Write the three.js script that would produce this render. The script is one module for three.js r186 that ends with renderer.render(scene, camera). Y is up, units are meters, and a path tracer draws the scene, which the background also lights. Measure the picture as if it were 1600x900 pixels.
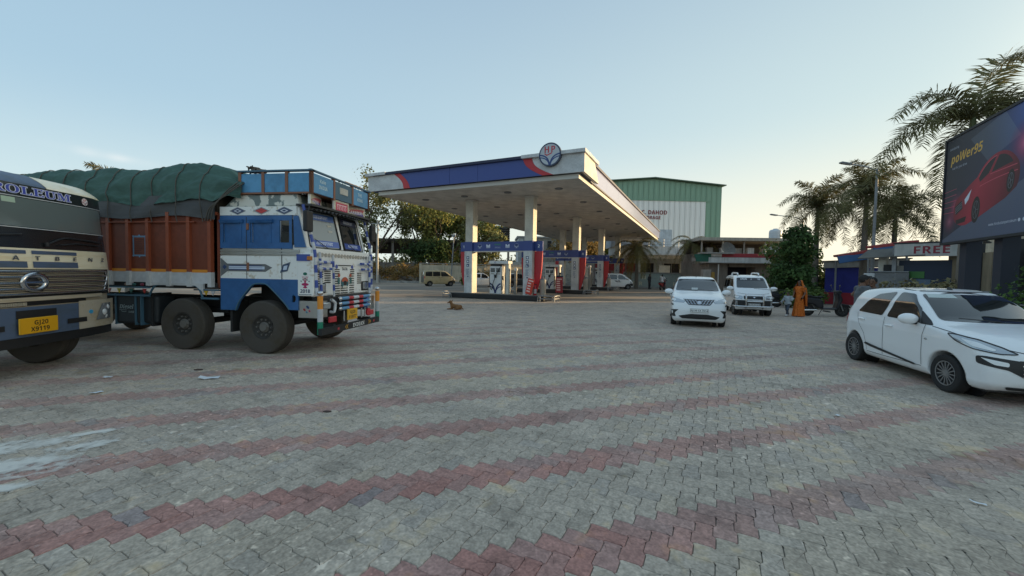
import * as THREE from 'three';
import { mergeGeometries } from 'three/addons/utils/BufferGeometryUtils.js';
import { RoundedBoxGeometry } from 'three/addons/geometries/RoundedBoxGeometry.js';

// ---------------------------------------------------------------- camera, sky, sun, exposure
const scene = new THREE.Scene();
const camera = new THREE.PerspectiveCamera(71.51, 16 / 9, 0.05, 3000);
camera.rotation.order = 'YXZ';
camera.position.set(0, 1.72, 0);
camera.rotation.set(-0.03997, 0, 0.017);
scene.add(camera);
const renderer = new THREE.WebGLRenderer({ antialias: true });
renderer.setSize(1024, 576);
renderer.toneMapping = THREE.LinearToneMapping;
renderer.toneMappingExposure = 1.45;
renderer.shadowMap.enabled = true;
const SUN = new THREE.Vector3(Math.cos(0.157) * 0.968, Math.sin(0.157), -Math.cos(0.157) * 0.25).normalize();
{ // clear evening sky, paler and warmer towards the low sun on the right
  const w = 1024, h = 512, d = new Float32Array(w * h * 4);
  const mix = (a, b, t) => a.map((v, i) => v + (b[i] - v) * t), sm = (a, b, x) => { x = Math.min(1, Math.max(0, (x - a) / (b - a))); return x * x * (3 - 2 * x); };
  for (let j = 0; j < h; j++) {
    const el = ((j + 0.5) / h - 0.5) * Math.PI, e = Math.max(0, el) * 180 / Math.PI;
    for (let i = 0; i < w; i++) {
      const az = ((i + 0.5) / w - 0.5) * 2 * Math.PI;             // atan2(z, x)
      const dx = Math.cos(el) * Math.cos(az), dz = Math.cos(el) * Math.sin(az), dy = Math.sin(el);
      const c = dx * SUN.x + dy * SUN.y + dz * SUN.z, ang = Math.acos(Math.min(1, Math.max(-1, c))) * 180 / Math.PI;
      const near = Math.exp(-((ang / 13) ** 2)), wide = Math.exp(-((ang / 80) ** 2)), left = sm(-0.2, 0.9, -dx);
      const hor = mix([0.50, 0.655, 0.69], [0.92, 0.85, 0.63], wide), mid = mix([0.295, 0.465, 0.60], [0.54, 0.67, 0.665], wide), top = mix(mix([0.20, 0.325, 0.475], [0.22, 0.36, 0.51], left), [0.33, 0.46, 0.55], wide);
      let s = mix(hor, mid, sm(0, 20, e)); s = mix(s, top, sm(10, 44, e));
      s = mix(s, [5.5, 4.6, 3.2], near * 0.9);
      if (el < 0) s = mix(s, [0.16, 0.15, 0.13], sm(0, 0.06, -el));
      { const p = Math.atan2(dx, -dz) + 0.785, q = el - 0.188 + p * 0.06, n = 0.5 + 0.3 * Math.sin(p * 150) + 0.2 * Math.sin(p * 61 + q * 900); const wsp = Math.exp(-((p / 0.045) ** 2) - ((q / 0.0045) ** 2)) * (0.5 + n) * (dz < 0 ? 1 : 0); s = mix(s, [0.86, 0.84, 0.82], Math.min(0.6, wsp * 0.28)); }
      d.set([s[0] * 0.95, s[1] * 0.905, s[2] * 0.88, 1], (j * w + i) * 4);
    }
  }
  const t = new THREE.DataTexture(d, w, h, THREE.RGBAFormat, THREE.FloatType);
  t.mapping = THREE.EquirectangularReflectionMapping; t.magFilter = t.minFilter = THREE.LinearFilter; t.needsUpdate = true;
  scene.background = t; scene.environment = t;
}
const sun = new THREE.DirectionalLight(new THREE.Color().setRGB(1, 0.70, 0.36), 4.4);
sun.position.copy(SUN).multiplyScalar(120).add(new THREE.Vector3(0, 0, -25));
sun.target.position.set(0, 0, -25); sun.castShadow = true; sun.shadow.radius = 1.5;
Object.assign(sun.shadow.camera, { left: -90, right: 90, top: 60, bottom: -60, near: 1, far: 320 });
sun.shadow.mapSize.set(4096, 4096);
scene.add(sun, sun.target);

// ---------------------------------------------------------------- helpers
function rng(a) { return () => { a = (a + 0x6d2b79f5) | 0; let t = Math.imul(a ^ (a >>> 15), 1 | a); t = (t + Math.imul(t ^ (t >>> 7), 61 | t)) ^ t; return ((t ^ (t >>> 14)) >>> 0) / 4294967296; }; }
const R0 = rng(7), rnd = (a = 0, b = 1) => a + (b - a) * R0(), PI = Math.PI, rad = (d) => d * PI / 180;
const clamp = (x, a = 0, b = 1) => Math.min(b, Math.max(a, x)), sstep = (a, b, x) => { x = clamp((x - a) / (b - a)); return x * x * (3 - 2 * x); }, lerp = (a, b, t) => a + (b - a) * t;
const NT = (() => { const r = rng(99), t = new Float32Array(65536); for (let i = 0; i < 65536; i++) t[i] = r(); return t; })();
function vn(x, y) { const xi = Math.floor(x), yi = Math.floor(y); let fx = x - xi, fy = y - yi; fx = fx * fx * (3 - 2 * fx); fy = fy * fy * (3 - 2 * fy);
  const a = (yi & 255) << 8, b = ((yi + 1) & 255) << 8, c = xi & 255, d = (xi + 1) & 255; return (NT[a + c] * (1 - fx) + NT[a + d] * fx) * (1 - fy) + (NT[b + c] * (1 - fx) + NT[b + d] * fx) * fy; }
function fbm(x, y, n = 4) { let s = 0, a = 0.5, t = 0; for (let i = 0; i < n; i++) { s += a * vn(x, y); t += a; a *= 0.5; x = x * 2.03 + 17.1; y = y * 2.03 + 5.3; } return s / t; }
const taken = {};
function numbered(n) { const k = taken[n] = (taken[n] ?? -1) + 1; return k ? n + '_' + String(k).padStart(3, '0') : n; }
function tag(o, label, category, group, kind) { if (label) o.userData.label = label; if (category) o.userData.category = category; if (group) o.userData.group = group; if (kind) o.userData.kind = kind; return o; }
function thing(name, label, category, p = [0, 0, 0], turn = 0, group) { const o = new THREE.Group(); o.name = numbered(name); scene.add(o); o.position.set(...p); o.rotation.y = turn; return tag(o, label, category, group); }
function group(name, parent, p = [0, 0, 0]) { const o = new THREE.Group(); o.name = name; o.position.set(...p); parent.add(o); return o; }
function copy(src, p, turn, label) { const c = src.clone(); c.name = numbered(src.name.replace(/_\d\d\d$/, '')); c.userData = { ...src.userData }; if (label) c.userData.label = label; scene.add(c); c.position.set(...p); c.rotation.y = turn; return c; }
function boxUV(g, s = 1) {
  const p = g.attributes.position, n = g.attributes.normal, uv = new Float32Array(p.count * 2);
  for (let t = 0; t < p.count; t += 3) {
    let x = 0, y = 0, z = 0; for (let k = 0; k < 3; k++) { x += n.getX(t + k); y += n.getY(t + k); z += n.getZ(t + k); }
    x = Math.abs(x); y = Math.abs(y); z = Math.abs(z);
    for (let k = 0; k < 3; k++) { const i = t + k, a = p.getX(i), b = p.getY(i), c = p.getZ(i); uv[i * 2] = (x > y && x > z ? c : a) * s; uv[i * 2 + 1] = (y >= x && y >= z ? c : b) * s; }
  }
  g.setAttribute('uv', new THREE.BufferAttribute(uv, 2)); return g;
}
const V3 = (a) => new THREE.Vector3(...a);
class MB {
  constructor() { this.g = []; }
  add(g, p = [0, 0, 0], r = [0, 0, 0], s = [1, 1, 1]) {
    const q = g.index ? g.toNonIndexed() : g.clone(); for (const k of Object.keys(q.attributes)) if (!['position', 'normal', 'uv'].includes(k)) q.deleteAttribute(k);
    if (!q.attributes.uv) q.setAttribute('uv', new THREE.BufferAttribute(new Float32Array(q.attributes.position.count * 2), 2));
    q.applyMatrix4(new THREE.Matrix4().compose(V3(p), new THREE.Quaternion().setFromEuler(new THREE.Euler(...r)), V3(s))); this.g.push(q); return this;
  }
  box(w, h, d, x = 0, y = 0, z = 0, r) { return this.add(new THREE.BoxGeometry(w, h, d), [x, y, z], r); }
  rb(w, h, d, q, x = 0, y = 0, z = 0, r) { return this.add(new RoundedBoxGeometry(w, h, d, 2, q), [x, y, z], r); }
  cyl(a, b, r1, r2 = r1, n = 10) { const A = V3(a), D = V3(b).sub(A), g = new THREE.CylinderGeometry(r2, r1, D.length(), n); g.translate(0, D.length() / 2, 0); g.applyQuaternion(new THREE.Quaternion().setFromUnitVectors(new THREE.Vector3(0, 1, 0), D.clone().normalize())); return this.add(g, a); }
  tube(pts, r, n = 6, closed = false, seg) { return this.add(new THREE.TubeGeometry(new THREE.CatmullRomCurve3(pts.map(V3), closed, 'catmullrom', 0.3), seg ?? pts.length * 5, r, n, closed)); }
  ext(pts, d, p, r, bev = 0, holes) {
    const s = new THREE.Shape(pts.map((q) => new THREE.Vector2(...q))); for (const h of holes ?? []) s.holes.push(new THREE.Path(h.map((q) => new THREE.Vector2(...q))));
    const g = new THREE.ExtrudeGeometry(s, { depth: d - 2 * bev, bevelEnabled: bev > 0, bevelSize: bev, bevelThickness: bev, bevelOffset: -bev, bevelSegments: 2, curveSegments: 8 }); g.translate(0, 0, -d / 2 + bev); return this.add(g, p, r);
  }
  sph(r, x, y, z, sx = 1, sy = 1, sz = 1, n = 14) { return this.add(new THREE.SphereGeometry(r, n, Math.ceil(n * 0.7)), [x, y, z], [0, 0, 0], [sx, sy, sz]); }
  lathe(pts, n, p, r) { return this.add(new THREE.LatheGeometry(pts.map((q) => new THREE.Vector2(...q)), n), p, r); }
  build(name, m, parent = scene, keepUV = false) {
    const g = this.g.length > 1 ? mergeGeometries(this.g) : this.g[0]; if (!keepUV) boxUV(g);
    const o = new THREE.Mesh(g, m); o.name = parent === scene ? numbered(name) : name; parent.add(o); return o;
  }
}
const mb = () => new MB();
function mat(c, rough = 0.7, o = {}) { const { metal = 0, ...rest } = o; const P = ['clearcoat', 'transmission', 'sheen', 'specularIntensity'].some((k) => k in o); const m = new (P ? THREE.MeshPhysicalMaterial : THREE.MeshStandardMaterial)({ color: c, roughness: rough, metalness: metal, ...rest }); return m; }
const lin = (r, g, b) => new THREE.Color().setRGB(r, g, b);
function canvasTex(w, h, draw) { const c = document.createElement('canvas'); c.width = w; c.height = h; const x = c.getContext('2d'); draw(x, w, h); const t = new THREE.CanvasTexture(c); t.colorSpace = THREE.SRGBColorSpace; t.anisotropy = 8; return t; }
function noiseTex(n, f, rep = 1, srgb = true) { const d = new Uint8Array(n * n * 4); for (let j = 0; j < n; j++) for (let i = 0; i < n; i++) { const v = f(i / n, j / n, i, j), k = (j * n + i) * 4; for (let c = 0; c < 3; c++) d[k + c] = clamp(Array.isArray(v) ? v[c] : v) * 255; d[k + 3] = 255; }
  const t = new THREE.DataTexture(d, n, n); t.wrapS = t.wrapT = THREE.RepeatWrapping; t.magFilter = THREE.LinearFilter; t.minFilter = THREE.LinearMipmapLinearFilter; t.generateMipmaps = true; t.repeat.set(rep, rep); if (srgb) t.colorSpace = THREE.SRGBColorSpace; t.needsUpdate = true; return t; }
// tileable noise: blend of four shifted samples
const tfbm = (u, v, k, n) => { const a = fbm(u * k, v * k, n), b = fbm((u - 1) * k, v * k, n), c = fbm(u * k, (v - 1) * k, n), d = fbm((u - 1) * k, (v - 1) * k, n); return lerp(lerp(a, b, u), lerp(c, d, u), v); };
const GRIME = noiseTex(512, (u, v) => { const a = tfbm(u, v, 6, 5), b = tfbm(u, v, 40, 3); return 0.95 + (a - 0.5) * 0.3 + (b - 0.5) * 0.16; }, 0.4);
const STREAK = noiseTex(512, (u, v) => { const a = tfbm(u * 1, v * 0.12, 40, 4), b = tfbm(u, v, 9, 5); return 0.94 + (a - 0.5) * 0.24 + (b - 0.5) * 0.28; }, 0.25);
const GRAIN = noiseTex(256, (u, v, i, j) => 0.5 + (tfbm(u, v, 60, 3) - 0.5) * 1.1 + (NT[(i * 131 + j * 7919) & 65535] - 0.5) * 0.25, 2, false);
const DUST = noiseTex(512, (u, v) => { const a = tfbm(u, v, 5, 5), b = tfbm(u, v, 50, 3), m = sstep(0.46, 0.76, a * 0.75 + b * 0.25); return [lerp(1, 0.93, m), lerp(1, 0.88, m), lerp(1, 0.78, m)]; }, 0.5);
const RUSTY = noiseTex(512, (u, v) => { const a = tfbm(u, v, 8, 5), b = tfbm(u, v, 36, 4), m = sstep(0.54, 0.72, a * 0.6 + b * 0.4) * 0.8; return [lerp(1, 0.8, m), lerp(1, 0.73, m), lerp(1, 0.64, m)]; }, 0.7);
// layout frame of the forecourt: a runs back along the canopy's right edge, b to the left along its front edge
const CA = [0.4287, -0.9034], CB = [-0.9034, -0.4287], CO = [3.13, -19.48], CTURN = Math.atan2(CA[0], -CA[1]);
const ab = (a, b, y = 0) => [CO[0] + CA[0] * a + CB[0] * b, y, CO[1] + CA[1] * a + CB[1] * b];
function label2d(o, w, h, tex, p, r, name = 'lettering', rough = 0.5) { const m = new THREE.Mesh(new THREE.PlaneGeometry(w, h), tex.isMaterial ? tex : new THREE.MeshStandardMaterial({ map: tex, roughness: rough, transparent: true, alphaTest: 0.4 })); m.name = name; m.position.set(...p); if (r) m.rotation.set(...r); o.add(m); return m; }

// naive surface nets on a signed distance function, snapped to the surface
function nets(f, lo, hi, h, snap = 2) {
  const n = [0, 1, 2].map((k) => Math.ceil((hi[k] - lo[k]) / h) + 1), [nx, ny, nz] = n, V = new Float32Array(nx * ny * nz);
  for (let k = 0, q = 0; k < nz; k++) for (let j = 0; j < ny; j++) for (let i = 0; i < nx; i++, q++) V[q] = f(lo[0] + i * h, lo[1] + j * h, lo[2] + k * h);
  const id = new Int32Array(nx * ny * nz).fill(-1), P = [], I = [], st = [1, nx, nx * ny], off = [0, 1, nx, nx + 1, nx * ny, nx * ny + 1, nx * ny + nx, nx * ny + nx + 1];
  const E = [[0, 1], [2, 3], [4, 5], [6, 7], [0, 2], [1, 3], [4, 6], [5, 7], [0, 4], [1, 5], [2, 6], [3, 7]];
  for (let k = 0; k < nz - 1; k++) for (let j = 0; j < ny - 1; j++) for (let i = 0; i < nx - 1; i++) {
    const q = i + j * nx + k * nx * ny; let m = 0; for (let c = 0; c < 8; c++) if (V[q + off[c]] < 0) m |= 1 << c;
    if (m === 0 || m === 255) continue;
    let x = 0, y = 0, z = 0, s = 0;
    for (const [a, b] of E) { const A = (m >> a) & 1, B = (m >> b) & 1; if (A === B) continue; const va = V[q + off[a]], vb = V[q + off[b]], t = va / (va - vb); x += (a & 1) + t * ((b & 1) - (a & 1)); y += ((a >> 1) & 1) + t * (((b >> 1) & 1) - ((a >> 1) & 1)); z += (a >> 2) + t * ((b >> 2) - (a >> 2)); s++; }
    id[q] = P.length / 3; P.push(lo[0] + (i + x / s) * h, lo[1] + (j + y / s) * h, lo[2] + (k + z / s) * h);
  }
  for (let k = 1; k < nz - 1; k++) for (let j = 1; j < ny - 1; j++) for (let i = 1; i < nx - 1; i++) {
    const q = i + j * nx + k * nx * ny;
    for (let d = 0; d < 3; d++) { const A = V[q] < 0, B = V[q + st[d]] < 0; if (A === B) continue; const u = st[(d + 1) % 3], v = st[(d + 2) % 3], a = id[q], b = id[q - u], c = id[q - u - v], e = id[q - v]; if (A) I.push(a, b, c, a, c, e); else I.push(a, c, b, a, e, c); }
  }
  const N = new Float32Array(P.length), pos = new Float32Array(P), e = h * 0.25;
  const grad = (x, y, z) => [f(x + e, y, z) - f(x - e, y, z), f(x, y + e, z) - f(x, y - e, z), f(x, y, z + e) - f(x, y, z - e)];
  for (let i = 0; i < pos.length; i += 3) {
    for (let s = 0; s < snap; s++) { const g = grad(pos[i], pos[i + 1], pos[i + 2]), l = Math.hypot(...g) || 1, gl = l / (2 * e), d = clamp(f(pos[i], pos[i + 1], pos[i + 2]) / Math.max(0.3, gl), -h * 0.6, h * 0.6); for (let c = 0; c < 3; c++) pos[i + c] -= d * g[c] / l; }
    const g = grad(pos[i], pos[i + 1], pos[i + 2]), l = Math.hypot(...g) || 1; for (let c = 0; c < 3; c++) N[i + c] = g[c] / l;
  }
  const g = new THREE.BufferGeometry(); g.setAttribute('position', new THREE.BufferAttribute(pos, 3)); g.setAttribute('normal', new THREE.BufferAttribute(N, 3)); g.setIndex(I); return g;
}
function mesh(g, m, name, parent) { if (!g.attributes.uv) { if (g.index) g = g.toNonIndexed(); boxUV(g); } const o = new THREE.Mesh(g, m); o.name = parent === scene ? numbered(name) : name; parent.add(o); return o; }
const smin = (a, b, k) => { const h = Math.max(k - Math.abs(a - b), 0) / k; return Math.min(a, b) - h * h * k * 0.25; }, smax = (a, b, k) => -smin(-a, -b, k);
function cap(x, y, z, a, b, ra, rb) { const ax = x - a[0], ay = y - a[1], az = z - a[2], bx = b[0] - a[0], by = b[1] - a[1], bz = b[2] - a[2], t = clamp((ax * bx + ay * by + az * bz) / (bx * bx + by * by + bz * bz + 1e-9)); return Math.hypot(ax - t * bx, ay - t * by, az - t * bz) - (ra + (rb - ra) * t); }
function poly2(P) { const n = P.length; return (x, y) => { let d = 1e9, s = 1; for (let i = 0, j = n - 1; i < n; j = i++) { const ex = P[j][0] - P[i][0], ey = P[j][1] - P[i][1], wx = x - P[i][0], wy = y - P[i][1], t = clamp((wx * ex + wy * ey) / (ex * ex + ey * ey)), bx = wx - ex * t, by = wy - ey * t; d = Math.min(d, bx * bx + by * by); const c1 = y >= P[i][1], c2 = y < P[j][1], c3 = ex * wy > ey * wx; if ((c1 && c2 && c3) || (!c1 && !c2 && !c3)) s = -s; } return s * Math.sqrt(d); }; }
function interp(T) { return (x) => { if (x <= T[0][0]) return T[0][1]; for (let i = 1; i < T.length; i++) if (x <= T[i][0]) { const t = (x - T[i - 1][0]) / (T[i][0] - T[i - 1][0]), s = t * t * (3 - 2 * t); return lerp(T[i - 1][1], T[i][1], lerp(t, s, 0.5)); } return T[T.length - 1][1]; }; }
// round the corners of a polygon
function roundPoly(P, r, k = 4) { const o = [], n = P.length; for (let i = 0; i < n; i++) { const p = P[i], a = P[(i + n - 1) % n], b = P[(i + 1) % n], la = Math.hypot(a[0] - p[0], a[1] - p[1]), lb = Math.hypot(b[0] - p[0], b[1] - p[1]), q = Math.min(p[2] ?? r, la * 0.48, lb * 0.48); const A = [p[0] + (a[0] - p[0]) * q / la, p[1] + (a[1] - p[1]) * q / la], B = [p[0] + (b[0] - p[0]) * q / lb, p[1] + (b[1] - p[1]) * q / lb]; for (let s = 0; s <= k; s++) { const t = s / k; o.push([A[0] * (1 - t) ** 2 + 2 * p[0] * t * (1 - t) + B[0] * t * t, A[1] * (1 - t) ** 2 + 2 * p[1] * t * (1 - t) + B[1] * t * t]); } } return o; }
// ---------------------------------------------------------------- ground and pavers
{
  const earth = mat(lin(0.17, 0.15, 0.125), 0.95, { map: GRIME });
  const g = new THREE.PlaneGeometry(1600, 1600); g.rotateX(-PI / 2); g.translate(0, -0.09, -300); const o = mesh(g.toNonIndexed(), earth, 'ground', scene); boxUV(o.geometry); tag(o, 0, 0, 0, 'structure');
  const yard = thing('yard_paving'); tag(yard, 0, 0, 0, 'structure');
  const W = 0.127, PH = rad(17.5), e1 = [Math.cos(PH), Math.sin(PH)], e2 = [-Math.sin(PH), Math.cos(PH)], C0 = 2.305, q = W / Math.SQRT2, FAR = 25;
  const at = (x, y) => { const s = (x + y) * q, d = C0 - (x - y) * q; return [e1[0] * s + e2[0] * d, -(e1[1] * s + e2[1] * d)]; };
  const par = (i, j) => ((i + j) & 1) === 0, A = 0.075;
  // zigzag edge between lattice corners: even cells bulge along y and are pinched along x
  const hEdge = (i, j, back, far) => { const s = par(i, j) ? -A : A, p = far ? [[0, 0], [0.5, s]] : [[0, 0], [0.1, s], [0.9, s]]; return back ? [[1, 0], ...p.slice(1).reverse()].map(([x, y]) => [i + x, j + y]) : p.map(([x, y]) => [i + x, j + y]); };
  const vEdge = (i, j, back, far) => { const s = par(i, j) ? A : -A, p = far ? [[0, 0], [s, 0.5]] : [[0, 0], [s, 0.1], [s, 0.9]]; return back ? [[0, 1], ...p.slice(1).reverse()].map(([x, y]) => [i + x, j + y]) : p.map(([x, y]) => [i + x, j + y]); };
  const outline = (i, j, v, far) => v
    ? [...hEdge(i, j, 0, far), ...vEdge(i + 1, j, 0, far), ...vEdge(i + 1, j + 1, 0, far), ...hEdge(i, j + 2, 1, far), ...vEdge(i, j + 1, 1, far), ...vEdge(i, j, 1, far)]
    : [...hEdge(i, j, 0, far), ...hEdge(i + 1, j, 0, far), ...vEdge(i + 2, j, 0, far), ...hEdge(i + 1, j + 1, 1, far), ...hEdge(i, j + 1, 1, far), ...vEdge(i, j, 1, far)];
  const r = rng(31);
  const sets = { part: [], near: [], far: [] };
  const list = [];
  const N = Math.ceil(60 / W);
  for (let s = -N; s < N; s++) for (let t = -N; t < N; t++) for (let v = 0; v < 2; v++) {
    const i = s + 2 * t + (v ? -1 : 0), j = s - 2 * t, [x, z] = at(i + (v ? 0.5 : 1), j + (v ? 1 : 0.5));
    if (z > -1.0 || z < -FAR || Math.abs(x) > 1.4 * -z + 2.6) continue;
    list.push([i, j, v, x, z, Math.floor((v ? i - j + 0 : i - j) / 4), Math.hypot(x, z), (-z > 2.15 && Math.abs(x) < 1.3 * -z + 0.1)]);
  }
  list.sort((a, b) => (b[7] - a[7]) || (a[6] - b[6]));
  list.forEach((p, k) => sets[k < 300 && p[7] ? 'part' : p[6] < 11 ? 'near' : 'far'].push(p));
  const buf = (ps, far) => {
    const P = [], Nn = [], C = [], U = [];
    for (const [i, j, v, cx, cz, jj, dist] of ps) {
      const red = ((jj % 3) + 3) % 3 === 0, tone = 0.92 + 0.17 * r(), odd = r(), tilt = [(r() - 0.5) * 0.022, (r() - 0.5) * 0.022], dy = (r() - 0.6) * 0.004;
      const warm = sstep(0.52, 0.7, fbm(cx * 0.5 + 40, cz * 0.5 + 9, 3)) * 0.4 + (odd > 0.97 ? 0.6 : 0), wear = sstep(0.35, 0.8, fbm(cx * 0.35, cz * 0.35, 3));
      let c = red ? [lerp(0.41, 0.38, wear), lerp(0.20, 0.245, wear), lerp(0.165, 0.205, wear)].map((v, k) => lerp(v, [0.38, 0.29, 0.26][k], odd * odd * 0.6)) : [lerp(0.445, 0.47, warm), lerp(0.375, 0.385, warm), lerp(0.30, 0.285, warm)];
      if (odd < 0.06 && !red) c = c.map((x, k) => x * [0.93, 0.95, 0.99][k]);
      if (odd > 0.3 && odd < 0.34 && red) c = [0.3, 0.24, 0.225];
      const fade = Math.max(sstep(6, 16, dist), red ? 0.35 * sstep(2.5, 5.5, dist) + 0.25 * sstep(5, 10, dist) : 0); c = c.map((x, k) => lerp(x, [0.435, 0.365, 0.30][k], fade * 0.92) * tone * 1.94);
      const o = outline(i, j, v, far).map(([a, b]) => at(a, b)), n = o.length, inset = far ? 1 - 0.035 : 1 - 0.05, low = far ? 1 - 0.01 : 1 - 0.026;
      const top = o.map(([x, z]) => [cx + (x - cx) * inset, dy + (x - cx) * tilt[0] + (z - cz) * tilt[1], cz + (z - cz) * inset]), bot = o.map(([x, z]) => [cx + (x - cx) * low, -0.011, cz + (z - cz) * low]);
      const put = (p, nn) => { P.push(...p); Nn.push(...nn); C.push(...c); U.push((p[0] + 11) / 22, (-p[2]) / 15); };
      const up = [-tilt[0], 1, -tilt[1]], mid = [cx, dy, cz];
      for (let k = 0; k < n; k++) { const l = (k + 1) % n, a = top[k], b = top[l], A2 = bot[k], B2 = bot[l];
        put(mid, up); put(a, up); put(b, up);
        const nx = b[2] - a[2], nz = -(b[0] - a[0]), L = Math.hypot(nx, nz) || 1, s2 = (nx * (a[0] - cx) + nz * (a[2] - cz)) > 0 ? 1 : -1, sd = [s2 * nx / L * 0.85, 0.5, s2 * nz / L * 0.85], su = [sd[0] * 0.5, 0.86, sd[2] * 0.5];
        put(a, su); put(A2, sd); put(b, su); put(b, su); put(A2, sd); put(B2, sd); }
    }
    const g = new THREE.BufferGeometry(); g.setAttribute('position', new THREE.Float32BufferAttribute(P, 3)); g.setAttribute('normal', new THREE.Float32BufferAttribute(Nn, 3)); g.setAttribute('color', new THREE.Float32BufferAttribute(C, 3)); g.setAttribute('uv', new THREE.Float32BufferAttribute(U, 2)); return g;
  };
  // dirt, lime powder, sand and oil lying on the pavers, one texel per centimetre over 22 x 15 m
  const tw = 2048, th = 1396, d = new Uint8Array(tw * th * 4);
  for (let j = 0; j < th; j++) for (let i = 0; i < tw; i++) {
    const x = (i / tw) * 22 - 11, z = -(j / th) * 15, k = (j * tw + i) * 4, n1 = fbm(x * 1.3 + 30, z * 1.3, 4), n2 = fbm(x * 9 + 3, z * 9 + 60, 4), n3 = vn(x * 46, z * 46);
    let c = [1, 1, 1].map(() => 1.0 + (n1 - 0.5) * 0.16 + (n2 - 0.5) * 0.12 + (n3 - 0.5) * 0.16 + (NT[(i * 7919 + j * 104729) & 65535] - 0.5) * 0.2);
    const sand = sstep(0.58, 0.74, n1 * 0.45 + n2 * 0.55) * 0.5; c = [lerp(c[0], 1.13, sand), lerp(c[1], 1.06, sand), lerp(c[2], 0.9, sand)];
    const fl = sstep(0.865, 0.9, vn(x * 31 + 9, z * 31)) * sstep(0.5, 0.66, fbm(x * 0.9 + 7, z * 0.9 + 3, 3)); c = c.map((v) => lerp(v, 1.33, fl * 0.8)); const oil = sstep(0.66, 0.74, fbm(x * 2.1 + 80, z * 2.1 + 12, 3)) * 0.14 * sstep(0.4, 0.6, n2); c = c.map((v) => v * (1 - oil));
    for (let q2 = 0; q2 < 3; q2++) d[k + q2] = clamp(c[q2], 0, 1.33) * 190; d[k + 3] = 255;
  }
  // texel 190 is the paver's own colour; lime goes above it
  const dirt = new THREE.DataTexture(d, tw, th); dirt.magFilter = THREE.LinearFilter; dirt.wrapS = dirt.wrapT = THREE.MirroredRepeatWrapping; dirt.colorSpace = THREE.SRGBColorSpace; dirt.needsUpdate = true;
  const grain = GRAIN.clone(); grain.repeat.set(44, 30); grain.needsUpdate = true;
  const pm = mat(0xffffff, 0.88, { vertexColors: true, map: dirt, bumpMap: grain, bumpScale: 0.0022 });
  const far = mat(0xffffff, 0.86, { vertexColors: true, map: dirt });
  for (const p of sets.part) { const o = new THREE.Mesh(buf([p], false), pm); o.name = 'paver'; yard.add(o); }
  const fld = new THREE.Mesh(buf(sets.near, false), pm); fld.name = 'paver_field'; tag(fld, 0, 0, 0, 'stuff'); yard.add(fld);
  const fl2 = new THREE.Mesh(buf(sets.far, true), far); fl2.name = 'paver_field'; tag(fl2, 0, 0, 0, 'stuff'); yard.add(fl2);
  const bed = mat(lin(0.25, 0.23, 0.19), 0.95, { map: GRIME });
  const bg = new THREE.PlaneGeometry(80, 26); bg.rotateX(-PI / 2); bg.translate(0, -0.0112, -11.8); const sb = mesh(bg.toNonIndexed(), bed, 'joint_sand', yard); boxUV(sb.geometry);
  // beyond the pavers one can tell apart: the same paving seen as one dusty surface
  const tone = noiseTex(1024, (u, v) => { const a = tfbm(u, v, 6, 5), b = tfbm(u * 0.25, v, 60, 4), s = sstep(0.5, 0.62, tfbm(u * 0.3, v, 9, 4)); return [0.82 + (a - 0.5) * 0.4 + (b - 0.5) * 0.16 - s * 0.14, 0.80 + (a - 0.5) * 0.38 + (b - 0.5) * 0.16 - s * 0.13, 0.77 + (a - 0.5) * 0.34 + (b - 0.5) * 0.16 - s * 0.11]; }, 0.05);
  const fm = mat(lin(0.47, 0.405, 0.34), 0.9, { map: tone });
  const fg = new THREE.PlaneGeometry(190, 75); fg.rotateX(-PI / 2); fg.translate(0, -0.006, -FAR + 0.25 - 37.5); const fo = mesh(fg.toNonIndexed(), fm, 'far_yard', scene); boxUV(fo.geometry); tag(fo, 0, 0, 0, 'structure');
}
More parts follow.
